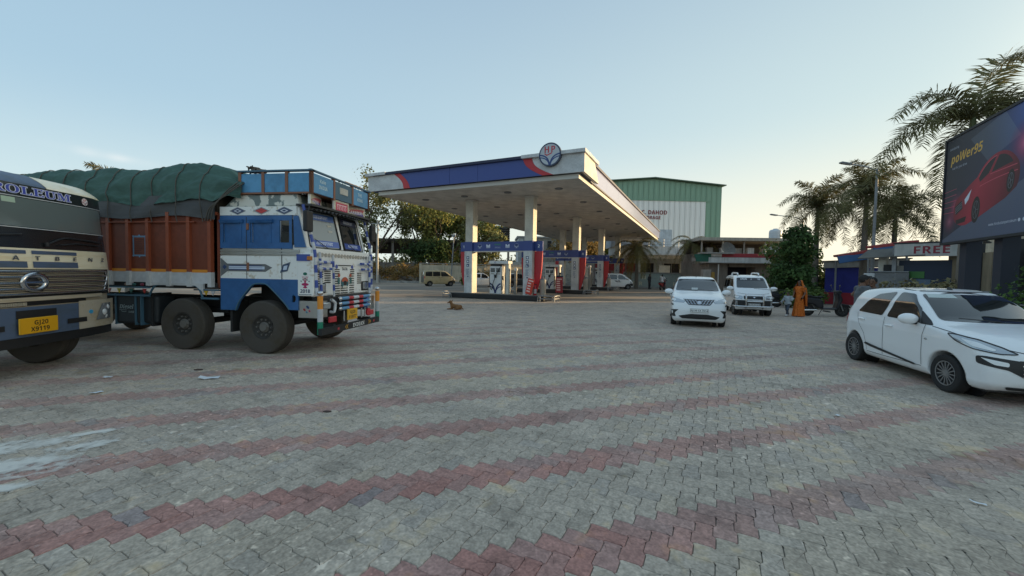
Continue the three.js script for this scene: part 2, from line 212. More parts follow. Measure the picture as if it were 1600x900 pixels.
{ // lime powder spilled at the left: a thin ragged layer with gaps where the pavers show
  const n = 1024, m = 768, d = new Uint8Array(n * m * 4), X0 = -6.6, Z0 = -5.4, SX = 5.2, SZ = 3.9;
  const spl = [[-4.1, -3.32, 0.55, 0.28, 0.5], [-4.7, -3.62, 0.65, 0.3, 0.5], [-4.0, -3.75, 0.42, 0.12, 0.45], [-4.3, -4.0, 0.3, 0.08, 0.5], [-3.95, -2.95, 0.35, 0.1, 0.5]];
  for (let j = 0; j < m; j++) for (let i = 0; i < n; i++) { const x = X0 + i / n * SX, z = Z0 + (1 - j / m) * SZ, k = (j * n + i) * 4; let w = 0; for (const [px, pz, la, lb, an] of spl) { const dx = x - px, dz = z - pz, u = (dx * Math.cos(an) - dz * Math.sin(an)) / la, v = (dx * Math.sin(an) + dz * Math.cos(an)) / lb; w = Math.max(w, Math.exp(-(u * u + v * v) * 0.9)); }
    const U = x * 0.88 - z * 0.48, V = x * 0.48 + z * 0.88, st = fbm(U * 4.5, V * 9, 5), fi = fbm(x * 14, z * 14, 3); let a = sstep(0.36, 0.80, w * 0.55 + st * 0.42 + (fi - 0.5) * 0.4) * sstep(0.02, 0.25, w); a *= sstep(0.3, 0.62, 0.3 * vn(x * 70, z * 70) + 0.3 * vn(x * 27 + 5, z * 27) + a * 0.6); const fl = sstep(0.83, 0.87, vn(x * 30, z * 30)) * sstep(0.45, 0.6, fbm(x * 1.5, z * 1.5, 3)); a = Math.max(a * 0.85, fl * 0.6 * sstep(0.02, 0.3, w + 0.12));
    d[k] = 230; d[k + 1] = 226; d[k + 2] = 216; d[k + 3] = Math.min(i, n - 1 - i, j, m - 1 - j) < 4 ? 0 : a * 255; }
  const t = new THREE.DataTexture(d, n, m); t.magFilter = THREE.LinearFilter; t.colorSpace = THREE.SRGBColorSpace; t.needsUpdate = true; t.flipY = false;
  const g = new THREE.PlaneGeometry(SX, SZ); g.rotateX(-PI / 2); const o = new THREE.Mesh(g, mat('#ffffff', 0.95, { map: t, transparent: true })); o.name = 'lime_spill'; o.position.set(X0 + SX / 2, 0.007, Z0 + SZ / 2); scene.add(o); tag(o, 'white lime powder spilled over the paving at the lower left', 'powder', 0, 'stuff');
}
{ // scraps of litter, each one a small folded thing
  const paper = mat('#d8dde0', 0.8), leafM = mat('#5a4a35', 0.9), stone = mat('#4a3a34', 0.9);
  const scrap = (name, x, z, s, m, label, cat, flat, turn = 0.4) => { const g = new THREE.PlaneGeometry(s, s * flat, 3, 2); const p = g.attributes.position; for (let i = 0; i < p.count; i++) p.setZ(i, 0.008 + 0.02 * s * Math.sin(i * 2.7) + (i % 4 === 0 ? s * 0.12 : 0)); g.rotateX(-PI / 2); g.computeVertexNormals(); const o = mesh(g, m, name, scene); o.position.set(x, 0.006, z); o.rotation.y = turn; m.side = THREE.DoubleSide; tag(o, label, cat); };
  scrap('paper_scrap', -4.64, -6.1, 0.26, paper, 'largest flat white paper scrap, on the paving in front of the lorry wheels', 'litter', 0.5);
  scrap('paper_scrap', -6.15, -6.05, 0.1, paper, 'small crumpled white scrap left of the large paper', 'litter', 0.8);
  scrap('paper_scrap', -5.55, -5.3, 0.13, paper, 'small white scrap near the left edge of the paving', 'litter', 0.6, 1.2);
  scrap('paper_scrap', 3.6, -3.0, 0.09, paper, 'thin white curl of paper in the right foreground', 'litter', 0.3, -0.6);
  scrap('paper_scrap', 11.6, -13.6, 0.34, paper, 'white scrap on the ground in front of the parked scooter', 'litter', 0.7);
  scrap('paper_scrap', 4.06, -4.9, 0.08, paper, 'tiny white scrap right of the middle foreground', 'litter', 0.5);
  for (const [x, z, s, l] of [[-2.2, -4.75, 0.11, 'dark flat stone on the red paving band left of middle'], [-5.2, -6.6, 0.16, 'dark smear of dried mud near the lorry wheels']]) { const o = mb().sph(s / 2, 0, 0, 0, 1, 0.16, 0.5, 8).build('dark_stone', stone); o.position.set(x, 0.006, z); tag(o, l, 'stone'); }
}
// ---------------------------------------------------------------- foliage makers
const bark = mat(lin(0.11, 0.085, 0.065), 0.95, { map: STREAK }), barkPale = mat(lin(0.22, 0.2, 0.17), 0.95, { map: STREAK });
function leafMat(r, g, b) { return mat(lin(r * 1.7, g * 1.7, b * 1.7), 0.9, { side: THREE.DoubleSide, vertexColors: true, transmission: 0.3, specularIntensity: 0.3 }); }
// leaves scattered through a crown made of clumps; each leaf a folded pair of faces
function foliage(clumps, count, size, seed, spread = 0.35, droop = 0) {
  const r = rng(seed), P = [], N = [], C = []; let vol = clumps.map((c) => c[3] * c[3]); const tot = vol.reduce((a, b) => a + b, 0);
  clumps.forEach((c, ci) => {
    const n = Math.round(count * vol[ci] / tot), tone = 0.75 + r() * 0.5;
    for (let i = 0; i < n; i++) {
      const u = r() * 2 - 1, a = r() * 6.283, q = Math.sqrt(1 - u * u), rr = c[3] * Math.pow(r(), spread) * (0.8 + 0.4 * r()), d = [q * Math.cos(a), u, q * Math.sin(a)];
      const x = c[0] + d[0] * rr, y = c[1] + d[1] * rr * (c[4] ?? 0.8), z = c[2] + d[2] * rr, s = size * (0.6 + 0.8 * r());
      const n1 = V3([d[0] * 0.6 + r() - 0.5, d[1] * 0.6 + r() - 0.3, d[2] * 0.6 + r() - 0.5]).normalize(), t = V3([r() - 0.5, r() - 0.5 - droop, r() - 0.5]).cross(n1).normalize(), bt = n1.clone().cross(t), w = s * 0.38, v = tone * (0.7 + 0.6 * r()), cc = [v * (0.95 + 0.2 * r()), v, v * 0.9];
      const A = [x, y, z], B = [x + t.x * s * 0.5 + bt.x * w, y + t.y * s * 0.5 + bt.y * w, z + t.z * s * 0.5 + bt.z * w], D = [x + t.x * s * 0.5 - bt.x * w, y + t.y * s * 0.5 - bt.y * w, z + t.z * s * 0.5 - bt.z * w], E = [x + t.x * s, y + t.y * s - s * 0.15, z + t.z * s];
      for (const p of [A, E, B, A, D, E]) { P.push(...p); N.push(n1.x, n1.y, n1.z); C.push(...cc); }
    }
  });
  const g = new THREE.BufferGeometry(); g.setAttribute('position', new THREE.Float32BufferAttribute(P, 3)); g.setAttribute('normal', new THREE.Float32BufferAttribute(N, 3)); g.setAttribute('color', new THREE.Float32BufferAttribute(C, 3)); g.setAttribute('uv', new THREE.Float32BufferAttribute(new Float32Array(P.length / 3 * 2), 2)); return g;
}
function limb(m, a, b, r1, r2, r, depth, tips, top = 99) { b = [b[0], Math.min(b[1], top - 0.5 - r() * (top - 3) * 0.45), b[2]]; // a crooked limb that forks
  const A = V3(a), B = V3(b), mid = A.clone().lerp(B, 0.5).add(V3([r() - 0.5, (r() - 0.5) * 0.5, r() - 0.5]).multiplyScalar(A.distanceTo(B) * 0.22)), pts = [A, mid, B], c = new THREE.CatmullRomCurve3(pts);
  let p = A; for (let i = 1; i <= 4; i++) { const q = c.getPoint(i / 4); m.cyl(p.toArray(), q.toArray(), lerp(r1, r2, (i - 1) / 4), lerp(r1, r2, i / 4), depth > 1 ? 8 : 5); p = q; }
  if (depth <= 0) { tips.push(b); return; }
  const n = 2 + (r() > 0.4 ? 1 : 0), L = A.distanceTo(B) * 0.62, dir = B.clone().sub(A).normalize();
  for (let i = 0; i < n; i++) { const d = dir.clone().add(V3([(r() - 0.5) * 1.7, (r() - 0.15) * 0.8, (r() - 0.5) * 1.7])).normalize().multiplyScalar(L * (0.7 + 0.5 * r())); limb(m, b, B.clone().add(d).toArray(), r2, r2 * 0.55, r, depth - 1, tips, top); }
}
function tree(name, label, p, h, trunkH, rad0, crownR, m, count, size, seed, grp, o = {}) {
  const t = thing(name, label, 'tree', p, 0, grp), r = rng(seed), tm = mb(), tips = [];
  const top = [(r() - 0.5) * 0.8, trunkH, (r() - 0.5) * 0.8]; limb(tm, [0, -0.1, 0], top, rad0, rad0 * 0.7, r, 0, []);
  const nb = o.branches ?? 4; for (let i = 0; i < nb; i++) { const a = i / nb * 6.283 + r() * 1.2, L = (h - trunkH) * (0.32 + 0.25 * r()); limb(tm, top, [top[0] + Math.cos(a) * crownR * 0.45, trunkH + L, top[2] + Math.sin(a) * crownR * 0.45], rad0 * 0.6, rad0 * 0.3, r, o.depth ?? 2, tips, h); }
  tm.build('trunk', o.bark ?? bark, t);
  const cl = []; tips.forEach((q) => { for (let i = 0; i < 2; i++) cl.push([q[0] + (r() - 0.5) * 1.2, q[1] + (r() - 0.5) * 1.6, q[2] + (r() - 0.5) * 1.2, (o.clump ?? 1.1) * (0.5 + 0.8 * r()), 0.75]); }); const y0 = trunkH * 0.9, ry = (h - y0) / 2; for (let i = 0; i < 26; i++) { const u = r() * 2 - 1, a = r() * 6.283, q = Math.sqrt(1 - u * u), k = 0.65 + 0.35 * r(); cl.push([Math.cos(a) * q * crownR * 0.62 * k, y0 + ry + u * ry * k, Math.sin(a) * q * crownR * 0.62 * k, (o.clump ?? 1.1) * (0.5 + 0.7 * r()), 0.75]); }
  const g = mesh(foliage(cl, count, size, seed + 5, 0.5, o.droop ?? 0), m, 'crown', t); return t;
}
function bush(name, label, p, clumps, m, count, size, seed, cat = 'bush', grp) { const t = thing(name, label, cat, p, 0, grp), r = rng(seed), s = mb(); clumps.slice(0, 8).forEach((c) => s.cyl([c[0] * 0.3, -0.05, c[2] * 0.3], [c[0], c[1], c[2]], 0.05, 0.02, 5)); s.build('stem', bark, t); mesh(foliage(clumps, count, size, seed), m, 'foliage', t); return t; }
// ---------------------------------------------------------------- far side: trees, hedge, wall and buildings left of the canopy
const LG = leafMat(0.075, 0.105, 0.028), LY = leafMat(0.135, 0.14, 0.045), LD = leafMat(0.03, 0.055, 0.02), LB = leafMat(0.16, 0.115, 0.045), LO = leafMat(0.1, 0.11, 0.05);
tree('tall_tree', 'sparse tall tree with a grey open crown right behind the painted lorry', [-21, 0, -62], 15.8, 4.5, 0.34, 7, LO, 7500, 0.34, 11, 0, { clump: 1.25, depth: 3, branches: 5 });
tree('tall_tree', 'bare-limbed tree with thin foliage, leftmost under the canopy corner', [-15.5, 0, -66], 13.5, 4, 0.32, 6, LO, 5200, 0.34, 12, 0, { clump: 1.1, depth: 3 });
tree('tall_tree', 'broad yellow green tree beside the canopy, brightest of the row', [-10.4, 0, -62], 13.0, 3, 0.35, 6, LY, 6200, 0.4, 13, 0, { clump: 1.6, depth: 2, branches: 6 });
tree('tall_tree', 'dark green bushy tree behind the first canopy column', [-7.2, 0, -68], 12.5, 3, 0.3, 5.5, LG, 5600, 0.4, 14, 0, { clump: 1.5, depth: 2, branches: 5 });
tree('tall_tree', 'small olive tree with hanging foliage just left of the first column', [-4.2, 0, -62], 9.5, 2.5, 0.2, 3.2, LO, 3600, 0.36, 15, 0, { clump: 1.0, depth: 2, droop: 0.6 });
tree('tall_tree', 'round dark tree low behind the hedge', [-12.2, 0, -60], 6.2, 1.2, 0.22, 3.2, LD, 5200, 0.36, 16, 0, { clump: 1.35, depth: 2, branches: 5 });
tree('tall_tree', 'brownish tree seen under the canopy between the far columns', [10.5, 0, -70], 8.5, 2.5, 0.22, 4, LB, 4200, 0.4, 17, 0, { clump: 1.3, depth: 2 });
tree('tall_tree', 'green tree under the canopy right of the fourth portal', [17, 0, -76], 8, 2.5, 0.22, 4, LG, 4200, 0.4, 18, 0, { clump: 1.3, depth: 2 });
tree('tall_tree', 'dusty tree rising behind the tarpaulin end of the lorry row', [-30, 0, -72], 9, 3, 0.3, 5, LO, 4200, 0.4, 19, 0, { clump: 1.3, depth: 2 });
{ const r = rng(41), cl = []; for (let i = 0; i < 70; i++) cl.push([-9.2 + i * 0.262 + r() * 0.3, 0.5 + r() * 1.9, (r() - 0.5) * 1.4, 0.55 + 0.45 * r(), 1]);
  bush('hedge', 'long dry brown and olive hedge along the far kerb', [-10.9, 0, -56.5], cl, LB, 9500, 0.22, 42, 'hedge'); }
{ const r = rng(43), cl = []; for (let i = 0; i < 14; i++) cl.push([(r() - 0.5) * 1.5, 0.5 + r() * 1.9, (r() - 0.5), 0.5 + 0.3 * r(), 1]); bush('shrub', 'leafy shrub against the cream wall right of the tan van', [-5.4, 0, -50], cl, LG, 1500, 0.26, 44); }
const cream = mat(lin(0.56, 0.5, 0.38), 0.9, { map: STREAK }), grimy = mat(lin(0.33, 0.31, 0.28), 0.92, { map: STREAK }), whiteW = mat(lin(0.66, 0.66, 0.64), 0.85, { map: STREAK }), dark = mat(lin(0.028, 0.028, 0.03), 0.7), darkIn = mat(lin(0.03, 0.03, 0.035), 0.9), conc = mat(lin(0.33, 0.32, 0.3), 0.9, { map: GRIME });
{ // boundary wall of the forecourt's far side
  const w = thing('boundary_wall', 'cream boundary wall running behind the parked tan van', 'wall', [-5.2, 0, -55.5], CTURN); 
  const L = 15; for (let i = 0; i < 5; i++) { const x = -L / 2 + i * 3 + 1.5; mb().box(2.62, 2.5, 0.14, x, 1.25, 0).build('wall_panel', cream, w); mb().box(0.3, 2.62, 0.26, x - 1.5, 1.31, 0).build('pier', cream, w); }
  mb().box(L + 0.2, 0.1, 0.34, 0, 2.67, 0).build('coping', conc, w);
}
{ // stained posters wall behind the pumps
  const print = canvasTex(1024, 256, (x, w, h) => { x.fillStyle = '#b9b6ad'; x.fillRect(0, 0, w, h); const r = rng(5); for (let i = 0; i < 900; i++) { x.fillStyle = ['#8d8a84', '#d6d3c8', '#6f6d6a', '#a59f92', '#c9c2ae', '#7d7368'][Math.floor(r() * 6)]; x.globalAlpha = 0.15 + 0.5 * r(); x.fillRect(r() * w, r() * h, 4 + r() * 30, 2 + r() * 12); } x.globalAlpha = 1; x.fillStyle = '#5d5b58'; x.font = 'bold 34px sans-serif'; });
  print.wrapS = print.wrapT = THREE.RepeatWrapping; print.repeat.set(1 / 14, 1 / 3.5);
  const w = thing('compound_wall', 'long weathered grey and white wall behind the fuel pumps', 'wall', [11.8, 0, -60], -0.12); const m = mat('#ffffff', 0.9, { map: print });
  for (let i = 0; i < 5; i++) { mb().box(4.7, 3.3, 0.2, -10 + i * 5, 1.65, 0).build('wall_panel', m, w); mb().box(0.34, 3.5, 0.34, -12.5 + i * 5, 1.75, 0.02).build('pier', grimy, w); }
  for (let i = 0; i < 26; i++) { const x = -12.3 + i * 0.95; mb().cyl([x, 3.3, 0], [x + 0.02, 4.1, 0.12], 0.02, 0.02, 5).build('wire_post', dark, w); }
}
function windowPart(parent, x, y, z, w, h, fm, gm, bars = 1, d = 0.1) { // a recessed window: frame proud of the wall, pane behind it
  const f = mb(), t = 0.07; f.box(w + 2 * t, t, d, x, y + h / 2 + t / 2, z).box(w + 2 * t, t, d * 1.5, x, y - h / 2 - t / 2, z).box(t, h, d, x - w / 2 - t / 2, y, z).box(t, h, d, x + w / 2 + t / 2, y, z);
  for (let i = 1; i <= bars; i++) f.box(0.04, h, d * 0.6, x - w / 2 + w * i / (bars + 1), y, z); const o = f.build('window', fm, parent); mb().box(w, h, 0.02, x, y, z - d * 0.3).build('pane', gm, o); return o;
}
const glassDark = mat(lin(0.03, 0.04, 0.05), 0.08, { clearcoat: 0.6, clearcoatRoughness: 0.05 }), steel = mat(lin(0.45, 0.46, 0.47), 0.35, { metal: 0.9 }), greyMetal = mat(lin(0.28, 0.29, 0.3), 0.55, { metal: 0.4, map: GRIME });
{ // unfinished dark sheds seen between the trees on the left
  const s = thing('shed', 'dark open shed with a flat roof behind the trees on the left', 'shed', [-16, 0, -76], 0.1);
  mb().box(22, 0.35, 7, 0, 7.2, 0).build('roof', mat(lin(0.09, 0.08, 0.075), 0.9), s); mb().box(22, 2.2, 0.2, 0, 6.0, -3).build('parapet', mat(lin(0.10, 0.085, 0.075), 0.95, { map: STREAK }), s);
  for (let i = 0; i < 6; i++) mb().box(0.4, 7, 0.4, -10 + i * 4, 3.5, 2.8).build('post', grimy, s); mb().box(21.6, 3.2, 0.25, 0, 1.6, -2).build('wall', mat(lin(0.42, 0.4, 0.38), 0.9, { map: STREAK }), s);
}
{ const s = thing('water_tank', 'black ribbed water tank on a stand behind the first two columns', 'water tank', [-2.2, 0, -74]); mb().box(3.4, 0.3, 3, 0, 6.8, 0).build('platform', conc, s); for (const x of [-1.4, 1.4]) mb().box(0.4, 6.7, 0.4, x, 3.3, 0).build('post', grimy, s);
  const t = mb(); for (let i = 0; i < 7; i++) t.lathe([[0, 0], [1.62, 0.02], [1.66, 0.2], [1.6, 0.4], [0, 0.42]], 20, [0, 6.96 + i * 0.4, 0]); t.build('tank', mat(lin(0.035, 0.035, 0.035), 0.6), s); mb().box(4.2, 0.12, 2.4, 0.6, 9.9, 0).build('roof_sheet', grimy, s); }
{ const b = thing('white_house', 'far white flat-roofed building seen beneath the canopy', 'building', [9.5, 0, -95], 0.05); mb().box(17, 9.4, 9, 0, 4.7, 0).build('wall', whiteW, b); mb().box(17.6, 0.4, 9.6, 0, 9.6, 0).build('roof', conc, b); for (const x of [-6, -2, 2, 6]) windowPart(b, x, 6.6, 4.55, 1.6, 1.6, grimy, glassDark); }
{ const b = thing('grey_house', 'small grey upper storey with a black window behind the second column', 'building', [5.6, 0, -84], 0.1); mb().box(5.5, 8.6, 6, 0, 4.3, 0).build('wall', grimy, b); mb().box(6.2, 0.3, 6.6, 0, 8.75, 0).build('roof', conc, b); windowPart(b, -0.9, 7.3, 3.05, 1.5, 1.6, grimy, darkIn, 0); windowPart(b, 1.5, 7.3, 3.05, 0.8, 1.6, grimy, darkIn, 0); }
{ const b = thing('green_shed', 'small pale green sheet-clad gable seen under the canopy', 'shed', [18, 0, -92]); mb().ext([[-5, 0], [5, 0], [5, 8.6], [0, 9.8], [-5, 8.6]], 8).build('wall', mat(lin(0.15, 0.3, 0.2), 0.7, { map: STREAK }), b); }
// ---------------------------------------------------------------- cold store with the green gable
{
  const b = thing('cold_store', 'tall cold storage hall with green gable and white ribbed front', 'building', [26.4, 0, -76], 0.03);
  const green = mat(lin(0.24, 0.40, 0.29), 0.6, { map: STREAK }), ribW = mat(lin(0.88, 0.89, 0.86), 0.65, { map: STREAK }), HW = 13.0, EV = 18.6, AP = 19.7, D = 40;
  mb().ext([[-HW, 0], [HW, 0], [HW, EV], [0, AP], [-HW, EV]], D, [0, 0, -D / 2 - 0.12]).build('hall', green, b);
  const rf = mb(); for (const s of [-1, 1]) { const a = Math.atan2(AP - EV, HW); rf.box(HW / Math.cos(a) + 0.7, 0.16, D + 1.2, s * (HW / 2 + 0.22), (EV + AP) / 2 + 0.12, -D / 2, [0, 0, -s * a]); } rf.build('roof', mat(lin(0.1, 0.16, 0.12), 0.6), b);
  const sheets = 26, ww = 2 * HW / sheets; // profiled sheets, each with its raised edge
  const sg = mb().box(ww - 0.06, 1, 0.06, 0, 0.5, 0).box(0.07, 1, 0.09, ww / 2 - 0.05, 0.5, 0.01).g; const unit = mergeGeometries(sg);
  for (let i = 0; i < sheets; i++) { const x = -HW + (i + 0.5) * ww, top = AP - (AP - EV) * Math.abs(x) / HW - 0.25, whiteTop = 15.6, isG = Math.abs(x - -0.9) > 11.2; const parts = isG ? [[0, top, green]] : [[0, whiteTop, ribW], [whiteTop + 0.1, top, green]];
    for (const [y0, y1, m] of parts) { const o = new THREE.Mesh(unit, m); o.name = 'cladding_sheet'; o.position.set(x, y0, -0.04); o.scale.set(1, y1 - y0, 1); b.add(o); } }
  mb().box(2 * HW - 2.6, 0.14, 0.2, -0.9, 15.68, 0).build('flashing', green, b);
  const tx = canvasTex(1024, 320, (x, w, h) => { x.clearRect(0, 0, w, h); x.fillStyle = '#7c1f2b'; x.font = 'bold 150px sans-serif'; x.textBaseline = 'alphabetic'; x.fillText('M.C. DAHOD', 40, 140); x.font = 'bold 118px sans-serif'; x.fillText('STORAGE', 235, 268); });
  label2d(b, 7.2, 2.25, tx, [-0.25, 12.9, 0.05 + 0.045]);
  for (let i = 0; i < 7; i++) mb().box(0.7, 0.1, 1.2, HW + 0.35, 4 + i * 2, -3).build('landing', greyMetal, b);
  for (const z of [-2.5, -3.5]) mb().box(0.12, 17, 0.12, HW + 0.65, 8.5, z).build('stair_post', greyMetal, b);
}
{ // low white works building in front of the hall
  const b = thing('works_building', 'low white two-storey building with balcony rails in front of the green hall', 'building', [22.3, 0, -57], -0.03);
  const sh = mat(lin(0.5, 0.56, 0.6), 0.8, { map: STREAK });
  const wl = mb(); wl.box(16, 0.55, 0.3, 0, 4.15, 3).box(16, 1.15, 6, 0, 4.95, 0).box(0.5, 4.4, 0.5, -5.2, 2.2, 3).box(0.5, 4.4, 0.5, 2.0, 2.2, 3).box(0.5, 4.4, 0.5, 5.2, 2.2, 3); wl.build('frame', whiteW, b);
  mb().box(16, 4.4, 0.3, 0, 2.2, 0.2).build('wall', sh, b); mb().box(16.6, 0.22, 7.2, 0, 4.4, 0.4).build('slab', whiteW, b); mb().box(8.5, 2.6, 4, -4, 6.8, -2).build('upper_room', sh, b);
  for (const y of [5.75, 6.1, 6.5]) mb().cyl([-7.9, y, 3.3], [7.9, y, 3.3], 0.04).build('rail', steel, b); for (let i = 0; i < 9; i++) mb().cyl([-7.9 + i * 1.97, 5.4, 3.3], [-7.9 + i * 1.97, 6.5, 3.3], 0.04).build('rail_post', steel, b);
  for (const x of [-3.4, 0.2, 3.6]) windowPart(b, x, 2.2, 0.4, 2.2, 2.2, whiteW, darkIn, 1); for (const x of [-6.4, 6.6]) windowPart(b, x, 2.3, 0.4, 1.4, 1.6, grimy, glassDark, 1);
  mb().box(1.5, 1.9, 0.3, -1.6, 2.0, 2.6).build('notice_board', mat(lin(0.55, 0.55, 0.5), 0.8, { map: GRIME }), b); mb().cyl([1.4, 0, 3.5], [1.4, 5, 3.5], 0.08).build('pipe', whiteW, b);
}
{ // low painted wall with faded lettering in front of it
  const w = thing('painted_wall', 'low pale green wall with faded painted lettering near the palms', 'wall', [20.4, 0, -50.5], -0.06); mb().box(15.5, 1.85, 0.25, 0, 0.93, 0).build('wall', mat(lin(0.34, 0.4, 0.37), 0.9, { map: RUSTY }), w); mb().box(15.7, 0.14, 0.4, 0, 1.9, 0).build('coping', conc, w);
  const tx = canvasTex(1024, 256, (x, cw, h) => { x.clearRect(0, 0, cw, h); x.fillStyle = '#d8cfb2'; x.font = 'bold 96px sans-serif'; x.fillText('N', 330, 100); x.fillText('I', 620, 100); x.fillText('PETR', 120, 215); x.fillText('P', 820, 215); x.globalCompositeOperation = 'destination-out'; const r = rng(3); for (let i = 0; i < 260; i++) { x.globalAlpha = 0.7 * r(); x.fillRect(r() * cw, r() * h, 3 + r() * 26, 1 + r() * 5); } });
  label2d(w, 8, 1.7, tx, [-2.6, 0.9, 0.129]); mb().box(15.5, 0.16, 1.4, 0, 0.08, 0.9).build('kerb', conc, w);
}
{ const k = thing('kerb', 'long low concrete kerb at the foot of the far hedge', 'kerb', [-14, 0, -54.3], -0.01); for (let i = 0; i < 20; i++) mb().box(0.96, 0.34, 0.22, -9.5 + i, 0.1, 0).build('kerb_stone', conc, k); }
{ const k = thing('kerb', 'concrete kerb at the foot of the pump wall', 'kerb', [12, 0, -57], -0.12); for (let i = 0; i < 26; i++) mb().box(0.96, 0.3, 0.22, -12.5 + i, 0.1, 0).build('kerb_stone', conc, k); }
// utility poles on the left
{ const pm = mat(lin(0.42, 0.4, 0.36), 0.85); const p = thing('utility_pole', 'pale concrete pole beside the lorry mirror', 'pole', [-18.2, 0, -54], 0); mb().cyl([0, -0.1, 0], [0.02, 8.4, 0], 0.17, 0.11).build('shaft', pm, p); mb().box(1.6, 0.12, 0.12, 0, 7.9, 0).build('cross_arm', greyMetal, p); for (const x of [-0.6, 0, 0.6]) mb().cyl([x, 7.96, 0], [x, 8.2, 0], 0.06, 0.03).build('insulator', dark, p);
  const q = thing('utility_pole', 'thin steel pole by the hedge end left of the first column', 'pole', [-7.9, 0, -51.5], 0); mb().cyl([0, -0.1, 0], [0.35, 6.2, 0], 0.09, 0.06).build('shaft', greyMetal, q); mb().rb(0.5, 0.25, 0.3, 0.05, 0.35, 6.2, 0.15).build('lamp_head', greyMetal, q); }
{ const r = rng(91), cl = []; for (let i = 0; i < 150; i++) cl.push([-95 + i * 0.95 + r(), 1 + r() * (i < 95 ? 5.5 : 3.5), (r() - 0.5) * 5, 1.6 + 1.2 * r(), 0.9]); const o = mesh(foliage(cl, 12000, 0.75, 92), leafMat(0.07, 0.078, 0.035), 'distant_trees', scene); o.position.set(0, 0, -112); tag(o, 'far belt of trees beyond the walls and sheds', 'trees', 0, 'stuff'); }
{ const w = thing('far_wall', 'long grey compound wall behind the trees at the far left', 'wall', [-40, 0, -88], 0); for (let i = 0; i < 18; i++) mb().box(4.4, 3.4, 0.2, -38 + i * 4.5, 1.7, 0).build('wall_panel', grimy, w); for (let i = 0; i < 19; i++) mb().box(0.4, 3.6, 0.4, -40.2 + i * 4.5, 1.8, 0).build('pier', conc, w); }
{ const b = thing('sun_blocker', 'added sun-blocking building hidden behind the billboard', 'building', [39.5, 0, -25.6], 0); mb().box(10, 8.8, 10.8, 0, 4.4, 0).build('wall', cream, b); mb().box(10.4, 0.3, 11, 0, 8.95, 0).build('roof', conc, b); }  // unseen block added to keep the low sun off the yard
// unseen building added right of the view to keep the low sun off the forecourt
{ const b = thing('sun_blocker', 'added sun-blocking building right of the forecourt, outside the view', 'building', [35.5, 0, -8], 0); mb().box(10, 10.3, 27, 0, 5.15, 0).build('wall', cream, b); mb().box(10.4, 0.35, 27.4, 0, 10.45, 0).build('roof', conc, b); for (let i = 0; i < 6; i++) for (const y of [2.2, 5.4, 8.4]) { const w = windowPart(b, 0, 0, 0, 1.6, 1.6, conc, glassDark); w.rotation.y = -PI / 2; w.position.set(-5.02, y, -10.5 + i * 4.2); } }
// ---------------------------------------------------------------- filling station canopy (local x = -b, z = -a)
const whiteP = mat(lin(0.62, 0.63, 0.63), 0.5, { map: GRIME }), creamP = mat(lin(0.66, 0.64, 0.56), 0.55, { map: GRIME }), blueP = mat(lin(0.045, 0.075, 0.27), 0.45), redP = mat(lin(0.5, 0.03, 0.04), 0.45), navy = mat(lin(0.015, 0.02, 0.06), 0.5), black = mat(lin(0.015, 0.015, 0.016), 0.55), rubber = mat(lin(0.02, 0.02, 0.02), 0.85);
function hpDraw(x, cx, cy, R, ring, pale, red, blue) { // round badge: letters over two leaves
  x.save(); x.translate(cx, cy); x.beginPath(); x.arc(0, 0, R, 0, 7); x.fillStyle = pale; x.fill(); x.clip();
  x.strokeStyle = blue; x.lineCap = 'butt'; for (const s of [-1, 1]) { for (const [o, w] of [[0, 0.13], [0.2, 0.1]]) { x.lineWidth = R * w; x.beginPath(); x.moveTo(s * R * (0.03 + o * 0.2), R * 1.0); x.bezierCurveTo(s * R * 0.05, R * (0.35 + o), s * R * 0.45, R * (0.02 + o), s * R * 1.05, R * (0.0 + o * 1.1)); x.stroke(); } }
  if (red) { x.fillStyle = red; x.strokeStyle = red; x.lineWidth = R * 0.1; x.font = 'bold ' + Math.round(R * 0.8) + 'px sans-serif'; x.textAlign = 'center'; x.fillText('H', -R * 0.29, -R * 0.16); x.fillText('P', R * 0.3, -R * 0.16); x.beginPath(); x.moveTo(-R * 0.5, -R * 0.1); x.lineTo(-R * 0.28, R * 0.06); x.lineTo(R * 0.2, -R * 0.12); x.stroke(); }
  x.restore(); x.lineWidth = R * 0.07; x.strokeStyle = ring; x.beginPath(); x.arc(cx, cy, R * 0.96, 0, 7); x.stroke();
}
const COLS = [3.4, 13.3, 22.4, 31.2];
